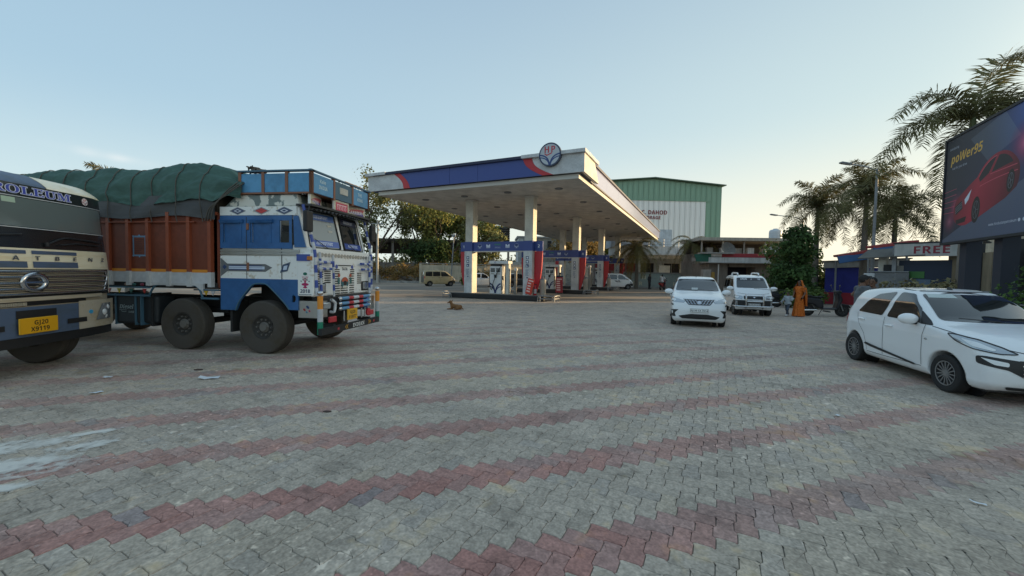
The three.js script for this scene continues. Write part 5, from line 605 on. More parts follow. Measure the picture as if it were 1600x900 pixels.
    const bn = (txt, col) => canvasTex(512, 96, (x) => { x.fillStyle = col; x.fillRect(0, 0, 512, 96); x.fillStyle = '#dfe6f2'; const r = rng(txt.length * 7); x.fillRect(110, 22, 290, 7); for (let i = 0; i < 9; i++) { const X = 120 + i * 32; x.fillRect(X, 24, 7, 48); x.beginPath(); x.arc(X - 6, 50, 9 + r() * 4, r() * 3, 4 + r() * 2); x.lineWidth = 6; x.strokeStyle = '#dfe6f2'; x.stroke(); } });
    label2d(w, 0.78, 0.13, mat('#ffffff', 0.35, { map: bn('aa', lab === 1 ? '#4a6fb4' : '#1c2240') }), [0, 0.275, 0.033], 0, 'top_banner'); label2d(w, 0.84, 0.13, mat('#ffffff', 0.35, { map: bn('abcd', lab === 1 ? '#3c5fae' : '#2a4896') }), [0, -0.28, 0.033], 0, 'bottom_banner');
    if (lab === 1) { for (const y of [0.12, 0.0]) mb().box(0.12, 0.04, 0.004, 0.22, y, 0.034).build('sticker', creamP, w); } mb().cyl([0.1, -0.42, 0.06], [-0.3, -0.2, 0.05], 0.008, 0.006, 5).build('wiper', black, w);
  }
  mb().box(0.04, 0.74, 0.1, 0.95, 2.5, 0.02, [0, 0, 0.22]).build('centre_pillar', tWhite, cab);
  { const vis = mb(), n = 20; vis.add(sheet(40, 4, (u, v) => { const z = lerp(-W - 0.02, W + 0.02, u), fr = 1.2 - 0.12 * Math.abs(z); return [lerp(0.78, fr, v), 2.96 - 0.06 * v - (v > 0.9 ? 0.05 * Math.abs(Math.sin(u * n * PI)) : 0), z]; })); vis.box(0.34, 0.04, 2 * W, 0.92, 2.955, 0); vis.build('sun_visor', mat(lin(0.06, 0.058, 0.055), 0.7, { side: THREE.DoubleSide }), cab);
    const boards = [[0.74, 'goods', 0.62, -0.28], [0.02, 'script', 0.58, 0], [-0.72, 'carrier', 0.62, 0.28]];
    for (const [z, k, w, a] of boards) { const g = group('name_board', cab, [1.02 - Math.abs(z) * 0.16, 3.07, z]); g.rotation.y = PI / 2 - a; mb().rb(w, 0.26, 0.05, 0.015, 0, 0, 0).build('board', tWhite, g);
      const tx = canvasTex(256, 112, (x) => { x.fillStyle = '#c9c2ab'; x.fillRect(0, 0, 256, 112); if (k === 'script') { x.fillStyle = '#c8405c'; x.fillRect(24, 14, 208, 84); x.strokeStyle = '#f1d6d8'; x.lineWidth = 8; x.beginPath(); for (let i = 0; i < 6; i++) { x.moveTo(56 + i * 28, 34); x.bezierCurveTo(40 + i * 28, 60, 76 + i * 28, 62, 52 + i * 28, 86); } x.moveTo(44, 36); x.lineTo(216, 36); x.stroke(); } else { x.fillStyle = '#b2515a'; x.beginPath(); x.moveTo(6, 60); x.quadraticCurveTo(90, 4, 250, 18); x.lineTo(220, 58); x.fill(); x.fillStyle = '#5a4f93'; x.beginPath(); x.moveTo(6, 60); x.lineTo(220, 52); x.lineTo(250, 100); x.fill(); x.fillStyle = '#e5e4ee'; x.font = 'bold 44px sans-serif'; x.fillText(k === 'goods' ? 'GOODS' : 'CARRIER', 36, 74); } });
      label2d(g, w - 0.03, 0.23, mat('#ffffff', 0.5, { map: tx }), [0, 0, 0.028], 0, 'painting'); }
  }
  { // carrier box on the roof: framed blue boards
    const g = group('roof_box', cab, [0.28, 3.18, 0]), L = 1.55, H = 0.42, Z = W - 0.04, bx = mat(lin(0.10, 0.32, 0.55), 0.5, { map: GRIME });
    mb().box(L - 0.1, 0.03, 2 * Z - 0.1, 0, 0.04, 0).build('floor', brown, g);
    for (const s of [-1, 1]) { for (let i = 0; i < 3; i++) mb().box(L / 3 - 0.06, H - 0.06, 0.03, -L / 2 + (i + 0.5) * L / 3, H / 2, s * Z).build('side_board', bx, g); for (let i = 0; i < 4; i++) mb().box(0.06, H + 0.02, 0.06, -L / 2 + i * L / 3, H / 2, s * Z).build('post', brown, g); mb().box(L + 0.1, 0.03, 0.09, 0, H + 0.02, s * Z).build('top_rail', teal, g); mb().box(L, 0.03, 0.05, 0, 0.01, s * Z).build('bottom_rail', brown, g); }
    const F = mb().box(0.06, 0.03, 2 * Z + 0.14, L / 2 + 0.02, H + 0.02, 0).build('front_rail', teal, g); mb().box(0.02, 0.02, 0.7, L / 2 + 0.02, H + 0.045, -0.4).build('flag_strip', tOrange, F);
    for (let i = 0; i < 3; i++) { const z = Z - (i + 0.5) * 2 * Z / 3; const p = mb().box(0.04, H - 0.05, 2 * Z / 3 - 0.05, L / 2, H / 2, z).build('front_board', i === 1 ? teal : bx, g); if (i !== 1) { const tx = canvasTex(256, 128, (x) => { x.clearRect(0, 0, 256, 128); x.fillStyle = '#bcd6de'; x.font = 'bold 44px sans-serif'; x.fillText(i === 0 ? 'Kale' : 'THE', 70, 50); x.fillText(i === 0 ? 'INDIA' : 'KING', 56, 100); }); label2d(p, 0.56, 0.3, signM(tx), [L / 2 + 0.0225, H / 2, z], [0, PI / 2, 0], 'lettering'); } else mb().rb(0.02, 0.14, 0.3, 0.01, L / 2 + 0.025, H / 2 + 0.02, z).build('plaque', creamP, p); }
    for (let i = 0; i < 4; i++) mb().box(0.06, H + 0.02, 0.06, L / 2, H / 2, Z - i * 2 * Z / 3).build('post', brown, g); mb().box(0.04, H - 0.02, 2 * Z, -L / 2, H / 2, 0).build('back_board', brown, g);
  }
  for (const s of [-1, 1]) { // striped pipes, mirrors, lamps
    const band = (pts, r, n, nm, par = t) => { const c = new THREE.CatmullRomCurve3(pts.map(V3), false, 'catmullrom', 0.1), g = group(nm, par); for (let i = 0; i < n; i++) { const a = c.getPointAt(i / n), b = c.getPointAt((i + 1) / n); mb().cyl(a.toArray(), b.toArray(), r, r, 9).build('band', i % 2 ? stripB : tGreyW, g); } };
    band([[1.16, 1.2, s * 1.05], [1.14, 2.05, s * 1.08], [0.92, 2.95, s * 1.12]], 0.03, 12, 'striped_pipe'); band([[1.18, 1.15, s * 0.93], [1.16, 2.05, s * 0.96]], 0.026, 7, 'striped_pipe'); if (s > 0) band([[1.2, 1.15, 0.55], [1.18, 2.0, 0.55]], 0.024, 7, 'striped_pipe'); band([[1.17, 1.85, s * 1.0], [1.17, 1.85, s * 0.55]], 0.03, 4, 'striped_pipe'); band([[1.17, 1.72, s * 1.0], [1.17, 1.72, s * 0.6]], 0.028, 4, 'striped_pipe');
    const mg = group('mirror', t, [1.1, 2.62, s * 1.22]); mb().rb(0.09, 0.4, 0.2, 0.03, 0, 0, 0).build('housing', black, mg); mb().box(0.01, 0.36, 0.16, -0.048, 0, 0).build('mirror_glass', glassDark, mg); mb().tube([[0, 0.2, 0], [-0.06, 0.3, -s * 0.12], [-0.18, 0.28, -s * 0.2]], 0.014, 6).tube([[0, -0.18, 0], [-0.08, -0.2, -s * 0.14]], 0.014, 6).build('mirror_arm', black, mg);
    const hl = group('headlight', t, [1.09, 1.33, s * 0.86]); mb().rb(0.07, 0.22, 0.34, 0.04, 0, 0, 0).build('bezel', black, hl); mb().rb(0.05, 0.17, 0.28, 0.03, 0.018, 0, 0).build('lens', lampG, hl);
    const ps = group('flag_post', t, [1.27, 0.42, s * 1.13 - 0.02]); [[tOrange, 0.52], [tGreyW, 0.27], [mat(lin(0.01, 0.22, 0.13), 0.45), 0.02]].forEach(([m, y]) => mb().cyl([0, y, 0], [0, y + 0.25, 0], 0.052, 0.052, 14).build('band', m, ps)); mb().sph(0.06, 0, 0.83, 0, 1, 0.8, 1).build('ball', chrome, ps);
    mb().sph(0.06, 0.85, 3.22, s * 1.0, 1, 1.1, 1, 10).build('roof_lamp', chrome, t);
    mb().rb(0.08, 0.14, 0.24, 0.03, 1.2, 0.98, s * 0.82).build('fog_lamp', lampG, t); mb().tube([[1.18, 0.84, s * 0.66], [1.26, 0.84, s * 0.64], [1.27, 1.02, s * 0.62], [1.26, 1.1, s * 0.74]], 0.03, 7).build('bumper_hoop', s > 0 ? tGreyW : stripB, t);
    mb().rb(0.05, 0.12, 0.24, 0.02, 1.3, 0.7, s * 0.76).build('tail_marker', redP, t);
  }
  mb().rb(0.16, 0.26, 2 * W - 0.16, 0.03, 1.1, 1.03, 0).build('bumper', black, t);
  for (let i = 0; i < 3; i++) { const g = group('striped_bar', t); const y = 1.1 - i * 0.105, cs = [mat(lin(0.12, 0.3, 0.5), 0.4), redP, tGreyW, redP, mat(lin(0.12, 0.3, 0.5), 0.4)]; [[-0.72, -0.42], [-0.42, -0.24], [-0.24, -0.02], [-0.02, 0.16], [0.16, 0.42]].forEach(([a, b], k) => mb().cyl([1.28, y, a], [1.28, y, b], 0.036, 0.036, 10).build('band', cs[k], g)); for (const z of [-0.74, 0.46]) mb().sph(0.045, 1.28, y, z).build('knob', chrome, g); }
  { const bar = mb().box(0.08, 0.13, 2.26, 1.32, 0.5, 0.06).build('lower_bar', chass, t); const tx = canvasTex(1024, 64, (x) => { x.clearRect(0, 0, 1024, 64); x.fillStyle = '#e3e3df'; x.font = 'bold 58px serif'; x.textAlign = 'center'; x.fillText('INDIAN', 600, 52); x.fillStyle = '#d29a2c'; for (const [X, s] of [[400, -1], [800, 1]]) for (const k of [0, 26]) { x.beginPath(); x.moveTo(X + s * k, 8); x.lineTo(X + s * (k + 22), 32); x.lineTo(X + s * k, 56); x.lineTo(X + s * (k - 6), 56); x.lineTo(X + s * (k + 10), 32); x.lineTo(X + s * (k - 6), 8); x.fill(); } x.fillStyle = '#b3343e'; for (const X of [225, 900]) { x.fillRect(X, 20, 30, 24); } }); label2d(bar, 2.2, 0.13, signM(tx), [1.363, 0.5, 0.06], [0, PI / 2, 0], 'lettering');
    const pl = mb().rb(0.02, 0.24, 0.4, 0.008, 1.3, 0.74, 0.03).build('number_plate', yellowP, t); const pt = canvasTex(128, 80, (x) => { x.fillStyle = '#d9a21e'; x.fillRect(0, 0, 128, 80); x.fillStyle = '#2a2318'; x.font = 'bold 32px sans-serif'; x.textAlign = 'center'; x.fillText('GJ20', 64, 34); x.fillText('V 8077', 64, 70); }); label2d(pl, 0.38, 0.23, mat('#ffffff', 0.5, { map: pt }), [1.3125, 0.74, 0.03], [0, PI / 2, 0], 'plate_digits'); for (const z of [-0.35, -0.5, 0.35]) mb().cyl([1.3, 0.62, z], [1.3, 0.84, z], 0.018).build('rod', chrome, t); mb().cyl([1.28, 0.72, -0.66], [1.32, 0.72, -0.66], 0.09, 0.09, 16).build('reflector', redP, t); for (const z of [-0.7, 0.7]) mb().box(0.3, 0.08, 0.08, 1.16, 0.56, z).build('bracket', chass, t); }
  // ---- chassis and wheels
  mb().box(8.9, 0.22, 0.12, -3.4, 0.92, 0.42).box(8.9, 0.22, 0.12, -3.4, 0.92, -0.42).build('chassis_rail', chass, t); mb().box(1.2, 0.6, 0.9, 0.3, 0.95, 0).build('engine', chass, t);
  for (const x of [0, -1.86, -5.6, -6.95]) { mb().cyl([x, 0.53, -0.9], [x, 0.53, 0.9], 0.07).build('axle', chass, t); for (const s of [-1, 1]) { truckWheel(t, x, s * (W - 0.13)); mb().box(1.2, 0.1, 0.1, x, 0.78, s * 0.55).build('leaf_spring', chass, t); } }
  // ---- cargo body
  const X0 = -0.98, X1 = -8.3, rib = []; for (let x = -1.12; x > X1; x -= 0.49) rib.push(x);
  for (const s of [-1, 1]) { const z = s * 1.13; const b = group('body_side', t);
    for (let i = 0; i < rib.length - 1; i++) { const xm = (rib[i] + rib[i + 1]) / 2; mb().box(0.43, 1.16, 0.04, xm, 2.22, z - s * 0.02).build('side_board', tRed, b); mb().box(0.43, 0.06, 0.042, xm, 1.63, z - s * 0.018).build('stripe', tOrange, b); mb().box(0.43, 0.22, 0.04, xm, 1.49, z - s * 0.02).build('lower_board', tGreyW, b); }
    for (const x of rib) { mb().box(0.075, 1.22, 0.08, x, 2.21, z + s * 0.01).build('rib', tRedD, b); mb().box(0.085, 0.3, 0.085, x, 1.46, z + s * 0.01).build('rib_foot', whiteP, b); }
    mb().box(-X1 + X0, 0.06, 0.06, (X0 + X1) / 2, 2.79, z).build('top_rail', tRedD, b); mb().box(2.9, 0.02, 0.04, -2.9, 2.62, z + s * 0.035).build('rope_rail', tRedD, b);
    const gd = mb(); for (const y of [1.27, 1.1]) { gd.box(0.4, 0.035, 0.035, -1.16, y - 0.02, z).box(1.4, 0.035, 0.035, -3.3, y, z); } gd.tube([[-2.62, 1.1, z], [-2.42, 1.33, z], [-1.5, 1.33, z], [-1.33, 1.1, z]], 0.02, 6, false, 40).build('side_guard', teal, t);
    mb().ext([[-2.62, 1.3], [-2.5, 1.38], [-1.3, 1.38], [-1.3, 1.2], [-1.48, 1.33], [-2.42, 1.33]], 0.04, [0, 0, z]).build('arch_board', whiteP, t);
    const tri = [[-1.24, '#c9a227'], [-1.08, '#b9b9b9'], [-2.72, '#b83a34'], [-3.05, '#3f6a60'], [-3.35, '#c7b23c'], [-3.6, '#b77']]; for (const [x, c] of tri) mb().ext([[-0.05, 0.05], [0.05, 0.05], [0, -0.05]], 0.015, [x, 1.19, z + s * 0.01]).build('hanging_tag', mat(c, 0.6), t);
    for (const [x, c] of [[-2.75, '#7b2940'], [-2.95, '#2d5a56'], [-3.14, '#8a6a54']]) mb().sph(0.05, x, 1.33, z + s * 0.03, 1, 0.6, 0.4, 10).build('painted_boss', mat(c, 0.6), t); }
  mb().box(-X1 + X0, 0.12, 2.2, (X0 + X1) / 2, 1.33, 0).build('body_floor', chass, t); mb().box(0.06, 1.5, 2.2, X0, 2.05, 0).build('headboard', tRed, t); mb().box(0.06, 1.5, 2.2, X1, 2.05, 0).build('tailboard', tRed, t);
  { const tx = canvasTex(160, 200, (x) => { x.clearRect(0, 0, 160, 200); x.strokeStyle = '#6f9fc0'; x.lineWidth = 8; x.strokeRect(14, 14, 132, 172); x.lineWidth = 3; x.strokeRect(22, 22, 116, 156); x.fillStyle = '#6f9fc0'; for (const [a, b] of [[80, 8], [80, 192], [14, 14], [146, 14], [14, 186], [146, 186]]) { x.beginPath(); x.arc(a, b, 8, 0, 7); x.fill(); } x.fillStyle = '#5d2a20'; for (let i = 0; i < 7; i++) x.fillRect(34, 40 + i * 19, 92 - (i * 23) % 30, 7); }); label2d(t, 0.37, 0.47, signM(tx), [-2.835, 2.13, 1.1325], 0, 'framed_inscription'); }
  { const tk = mb().rb(0.62, 0.62, 0.5, 0.06, -3.25, 0.8, 0.84).build('fuel_tank', mat(lin(0.02, 0.028, 0.034), 0.55), t); const tx = canvasTex(256, 128, (x) => { x.clearRect(0, 0, 256, 128); x.strokeStyle = x.fillStyle = '#9fb0b2'; x.font = 'italic bold 58px serif'; x.fillText('Diesel', 24, 58); x.font = 'italic 34px serif'; x.fillText('tank', 140, 104); x.lineWidth = 4; x.beginPath(); x.moveTo(24, 74); x.lineTo(120, 74); x.moveTo(50, 84); x.quadraticCurveTo(80, 104, 116, 88); x.stroke(); }); label2d(tk, 0.5, 0.25, signM(tx), [-3.22, 0.8, 1.0935], 0, 'lettering'); mb().rb(0.4, 0.6, 0.44, 0.07, -2.72, 0.8, 0.84).build('air_tank', mat(lin(0.022, 0.028, 0.032), 0.6), t); for (const x of [-3.5, -3.0, -2.86]) mb().box(0.03, 0.66, 0.54, x, 0.8, 0.84).build('tank_strap', teal, t); }
  // ---- tarpaulin: dark grey skirt, green sheet bulging between the ropes
  const ropes = [-1.25, -1.85, -2.45, -2.95, -3.5, -4.05, -4.7, -5.4, -6.1, -6.9, -7.6], tarpY = (x) => 3.75 + 0.06 * Math.exp(-(((x + 1.6) / 0.75) ** 2)) + 0.06 * Math.exp(-(((x + 4.6) / 0.9) ** 2)) + 0.02 * Math.sin(x * 2.1) - 0.04 * sstep(-1.3, -0.9, x) - 0.05 * sstep(-5.4, -8, x) + 0.05 * Math.exp(-(((x + 7) / 0.7) ** 2));
  const pinch = (x) => { let m = 1; for (const r of ropes) m = Math.min(m, Math.abs(x - r) / 0.3); return m * m * (3 - 2 * m); };
  const tarp = (u, v) => { const x = lerp(-0.42, -8.5, u), s = lerp(-1, 1, v), a = Math.abs(s), yb = 2.98 + 0.05 * Math.sin(x * 3.1) + 0.04 * fbm(x * 3, 5, 3) + 0.28 * sstep(-1.0, -0.6, x), yt = tarpY(x) + 0.09 * (fbm(x * 1.6 + 9, s * 2.2 + 4, 4) - 0.5);
    const th = a * 1.02, zz = 1.2 * Math.sin(Math.min(1, th) ** 0.8 * PI / 2) ** 0.75 * Math.sign(s), k = Math.max(0, (a - 0.42) / 0.58), fold = 0.09 * (fbm(x * 1.9 + s * 1.3, k * 3 + s * 2 + 20, 5) - 0.5) + 0.022 * Math.sin(x * 9 + s * 7 + 3 * fbm(x, s * 2, 2)) * k * (1 - k * 0.6) + 0.05 * (0.25 - Math.abs(fbm(x * 2.6 + k * 1.5, s * 3 + k * 2 + 40, 3) - 0.5)) * (0.4 + k), y = lerp(yt, yb, Math.pow(k, 1.25)), bul = (0.03 * pinch(x) - 0.008) * Math.sin(Math.min(1, a) * PI) + fold * 1.6;
    const end = sstep(-0.95, -0.5, x); return [x + 0.02 * Math.sin(y * 9), y - end * (0.16 + 0.06 * (1 - k)) * (1 - k * 0.2) + bul * 0.5 * (1 - k) + fold, (Math.abs(zz) + bul * k) * Math.sign(s || 1) * (1 - 0.06 * end)]; };
  const weave = noiseTex(256, (u, v) => 0.86 + 0.2 * (tfbm(u, v, 30, 4) - 0.5) + 0.22 * (tfbm(u, v, 5, 4) - 0.5), 4), tm = mat(lin(0.075, 0.165, 0.135), 0.8, { map: weave, side: THREE.DoubleSide, bumpMap: GRAIN, bumpScale: 0.003 });
  mesh(sheet(300, 90, tarp), tm, 'tarpaulin', t);
  for (const s of [-1, 1]) mesh(sheet(180, 14, (u, v) => { const x = lerp(-0.98, -8.4, u), n = fbm(x * 2.4 + 3, v * 2 + s * 7, 4) - 0.5; return [x, lerp(3.15, 2.72 + 0.035 * Math.sin(x * 2.6) + 0.1 * sstep(-2.2, -0.9, x) * -0.4, v), s * (1.175 + 0.05 * n + 0.03 * v + 0.02 * Math.sin(x * 5 + v * 3))]; }), mat(lin(0.10, 0.10, 0.10), 0.75, { side: THREE.DoubleSide, map: GRIME }), 'skirt_sheet', t);
  mb().box(7.3, 0.7, 2.1, -4.7, 3.1, 0).build('load', mat(lin(0.1, 0.09, 0.07), 0.9), t);
  const rm = mat(lin(0.11, 0.1, 0.085), 0.9); for (const x of ropes) for (const s of [-1, 1]) { const p = []; for (let i = 0; i <= 9; i++) { const u = (x + 0.42) / -8.08, v = 0.5 + s * (0.12 + 0.38 * i / 9), q = tarp(u, v); p.push([q[0], q[1] + 0.012, q[2] + s * 0.012]); } p.push([x, 2.8, s * 1.22], [x + 0.02, 2.62, s * 1.2]); mb().tube(p, 0.009, 5, false, 60).build('rope', rm, t); }
  for (const s of [-1, 1]) for (const k of [0, 0.07, 0.13]) mb().tube([[-0.36 + k * 0.5, 3.66, s * (0.9 - k)], [-0.62 + k, 3.25, s * 1.22], [-0.92 - k * 0.6, 2.9, s * 1.26], [-1.05 - k, 2.64, s * 1.2]], 0.012, 5).build('rope', rm, t);
  { const kn = mb(), r = rng(4); for (let i = 0; i < 7; i++) { const p = []; for (let j = 0; j < 6; j++) p.push([-0.42 + r() * 0.3, 3.6 + r() * 0.14, 0.75 + r() * 0.35]); kn.tube(p, 0.011, 5); } kn.build('rope_knot', rm, t); }
  mb().tube([[-0.5, 3.72, 0.1], [-2.8, 3.82, 0.2], [-6, 3.86, 0.1]], 0.01, 5, false, 40).build('rope', rm, t);
}
{ // ---- cream and blue tanker cab at the left edge
  const TH = rad(6), t = thing('tanker_lorry', 'cream and blue tanker lorry cut off by the left edge', 'lorry', [-8.17, 0, -6.05], TH), HW = 1.52;
  const cr = mat(lin(0.92, 0.83, 0.61), 0.42, { map: DUST, clearcoat: 0.4, clearcoatRoughness: 0.3 }), bl = mat(lin(0.085, 0.125, 0.2), 0.45, { map: DUST }), blk = mat(lin(0.02, 0.021, 0.022), 0.25, { clearcoat: 0.6, clearcoatRoughness: 0.15 }), scr = mat(lin(0.15, 0.18, 0.175), 0.07, { clearcoat: 1, clearcoatRoughness: 0.03 }), dustG = mat(lin(0.48, 0.42, 0.32), 0.8, { map: DUST });
  const fx = (z, y) => 0.8 - 0.14 * Math.pow(Math.abs(z) / HW, 6) - 0.04 * (z / HW) ** 2 - Math.max(0, y - 1.62) * 0.1 - (y > 2.94 ? (y - 2.94) * 0.8 + ((y - 2.94) ** 2) * 3 : 0);
  const pan = (z0, z1, y0, y1, off, m, nm, nu = 26, nv = 6, par = t, taper = 0) => mesh(sheet(nu, nv, (u, v) => { const y = lerp(y0, y1, v), z = lerp(z1, z0, u) * (1 - taper * v); return [fx(z, y) + off, y, z]; }), m, nm, par);
  // body block behind the front skin
  mb().rb(1.9, 1.9, 2 * HW - 0.3, 0.12, -0.62, 2.0, 0).build('cab_block', cr, t); for (const s of [-1, 1]) mb().box(1.6, 1.9, 0.06, -0.6, 1.85, s * (HW - 0.06)).build('cab_side', cr, t);
  pan(-HW, HW, 0.62, 3.12, -0.02, dustG, 'front_shell', 40, 20);
  pan(-HW, -0.4, 2.93, 3.12, 0.004, cr, 'roof_front', 20, 10); pan(0.9, HW, 2.93, 3.12, 0.004, cr, 'roof_front', 12, 10); pan(-0.38, 0.33, 2.93, 3.12, 0.004, bl, 'roof_stripe', 12, 8); pan(0.42, 0.88, 2.93, 3.12, 0.004, bl, 'roof_stripe', 12, 8); pan(0.33, 0.42, 2.93, 3.125, 0.008, cr, 'roof_front', 4, 8);
  { const rf = sheet(20, 12, (u, v) => { const z = lerp(-HW, HW, u) * 0.98, x = lerp(fx(z, 3.11), -1.5, v); return [x, 3.11 + 0.12 * Math.sin(Math.min(1, v * 2.2) * PI / 2) - 0.1 * (z / HW) ** 2, z]; }); mesh(rf, mat(lin(0.92, 0.83, 0.61), 0.42, { side: THREE.DoubleSide, map: DUST }), 'roof', t); }
  pan(-HW * 0.97, HW * 0.97, 1.96, 2.93, 0.006, blk, 'windscreen_surround', 40, 8); pan(-HW * 0.93, HW * 0.93, 2.28, 2.72, 0.011, scr, 'windscreen', 40, 6);
  const line = (y, nm) => { const p = []; for (let i = 0; i <= 24; i++) { const z = lerp(-HW * 0.96, HW * 0.96, i / 24); p.push([fx(z, y) + 0.012, y, z]); } mb().tube(p, 0.006, 5, false, 50).build(nm, lampB, t); }; line(2.735, 'screen_line'); line(2.265, 'screen_line');
  { const tx = canvasTex(2048, 192, (x) => { x.clearRect(0, 0, 2048, 192); x.font = 'bold 190px serif'; const w = x.measureText('PETROLEUM').width; x.setTransform(2010 / w, 0, 0, 1, 18, 0); x.lineWidth = 16; x.strokeStyle = '#d5d9ea'; x.fillStyle = '#3a49a8'; x.strokeText('PETROLEUM', 0, 162); x.fillText('PETROLEUM', 0, 162); });
    const g = sheet(50, 4, (u, v) => { const z = lerp(0.93, -0.8, u), y = lerp(2.755, 2.92, v); return [fx(z, y) + 0.014, y, z]; }); const o = new THREE.Mesh(g, signM(tx)); o.name = 'lettering'; t.add(o);
    const bt = canvasTex(128, 128, (x) => { x.clearRect(0, 0, 128, 128); hpDraw(x, 64, 64, 60, '#c9a9a4', '#e4e2e0', '#c0463f', '#8d4a58'); }); const bg = sheet(6, 4, (u, v) => { const z = lerp(-0.98, -1.12, u), y = lerp(2.765, 2.9, v); return [fx(z, y) + 0.016, y, z]; }); const ob = new THREE.Mesh(bg, signM(bt)); ob.name = 'badge'; t.add(ob); }
  pan(0.1, 0.28, 2.63, 2.71, 0.0135, mat(lin(0.42, 0.55, 0.42), 0.5), 'permit_sticker', 5, 3); 
  { const wp = mb(); const P = (z, y) => [fx(z, y) + 0.035, y, z]; wp.tube([P(-0.25, 2.03), P(-0.55, 2.15), P(-1.15, 2.13)], 0.014, 5).tube([P(-0.45, 2.03), P(-0.75, 2.07), P(-1.2, 2.06)], 0.012, 5).cyl(P(-0.6, 2.16), P(-1.28, 2.12), 0.012).cyl(P(-0.25, 2.0), P(-0.25, 2.06), 0.03).cyl(P(0.75, 2.1), P(0.1, 2.16), 0.014); wp.build('wiper', black, t); }
  // bonnet band with blue blocks and raised letters
  pan(-HW, HW, 1.64, 1.955, 0.012, cr, 'bonnet_band', 40, 4);
  for (const [a, b] of [[-0.74, -0.02], [0.06, 0.62], [0.7, 1.3]]) { pan(a, b, 1.87, 1.925, 0.02, bl, 'blue_block', 10, 2); pan(a, b, 1.66, 1.755, 0.02, bl, 'blue_block', 10, 2); }
  'BHARATBENZ'.split('').forEach((c, i) => { const z = 1.41 - i * 0.3, tx = canvasTex(64, 64, (x) => { x.clearRect(0, 0, 64, 64); x.fillStyle = '#6e7278'; x.font = 'bold 60px sans-serif'; x.textAlign = 'center'; x.fillText(c, 32, 54); }); const m = label2d(t, 0.15, 0.095, mat('#ffffff', 0.3, { map: tx, alphaTest: 0.3, transparent: true, metalness: 0.5 }), [fx(z, 1.8) + 0.026, 1.808, z], [0, PI / 2 + Math.sign(z) * -0.32 * Math.abs(z / HW) ** 3, 0], 'letter'); });
  // grille
  pan(-HW * 0.97, HW * 0.97, 1.2, 1.635, 0.008, black, 'grille_recess', 40, 4); const zg = HW * 0.86;
  for (const y of [1.605, 1.52, 1.43, 1.34, 1.26]) { const p = []; for (let i = 0; i <= 22; i++) { const z = lerp(-zg, zg, i / 22); p.push([fx(z, y) + 0.035, y + 0.0 * z, z]); } const b = mb(); for (let i = 0; i < 22; i++) b.cyl(p[i], p[i + 1], 0.02, 0.02, 6); b.build('grille_bar', chrome, t); if (y > 1.27) for (const dy of [0.028, 0.058]) { const q = []; for (let i = 0; i <= 12; i++) { const z = lerp(-zg, zg, i / 12); q.push([fx(z, y - dy) + 0.014, y - dy, z]); } mb().tube(q, 0.009, 4).build('grille_slat', dustG, t); } }
  for (const s of [-1, 1]) { mb().tube([[fx(zg, 1.6) + 0.035, 1.605, s * zg], [fx(zg * 1.04, 1.5) + 0.035, 1.5, s * zg * 1.04], [fx(zg * 0.99, 1.3) + 0.035, 1.27, s * zg * 0.97], [fx(zg * 0.9, 1.25) + 0.035, 1.26, s * zg * 0.9]], 0.018, 6).build('grille_end', chrome, t); pan(s > 0 ? HW * 0.97 : -HW, s > 0 ? HW : -HW * 0.97, 1.2, 1.64, 0.014, cr, 'corner_panel', 5, 4); }
  { const e = mb().lathe([[0.2, 0], [0.2, 0.03], [0.15, 0.045], [0.12, 0.02], [0.12, 0]], 28, [0.83, 1.44, 0], [0, 0, -PI / 2]); e.g[0].applyMatrix4(new THREE.Matrix4().makeTranslation(-0.83, -1.44, 0)).applyMatrix4(new THREE.Matrix4().makeScale(1, 0.75, 1)).applyMatrix4(new THREE.Matrix4().makeTranslation(0.83, 1.44, 0)); const em = e.build('emblem', chrome, t); mb().box(0.02, 0.02, 0.3, 0.86, 1.44, 0).build('emblem_bar', chrome, em); mb().sph(0.1, 0.82, 1.44, 0, 0.3, 0.7, 1).build('emblem_core', black, em); }
  // gap, bumper
  pan(-HW * 0.8, HW * 0.8, 1.15, 1.21, 0.03, dustG, 'sill', 30, 2); pan(-0.9, 0.9, 1.08, 1.155, -0.01, black, 'air_gap', 30, 2); { const f = mb(); for (let i = 0; i < 40; i++) f.box(0.02, 0.05, 0.012, fx(0.3, 1.1) + 0.012, 1.11, 0.1 + i * 0.022); f.build('radiator_fins', dustG, t); }
  const bump = (z0, z1, y0, y1, o, m, nm) => pan(z0, z1, y0, y1, o, m, nm, 20, 6); bump(-0.66, 0.7, 0.62, 1.07, 0.07, bl, 'bumper_centre'); for (const s of [-1, 1]) bump(s > 0 ? 0.7 : -HW, s > 0 ? HW : -0.66, 0.62, 1.1, 0.075, dustG, 'bumper_end'); bump(-HW * 0.98, HW * 0.98, 0.47, 0.615, 0.05, black, 'valance');
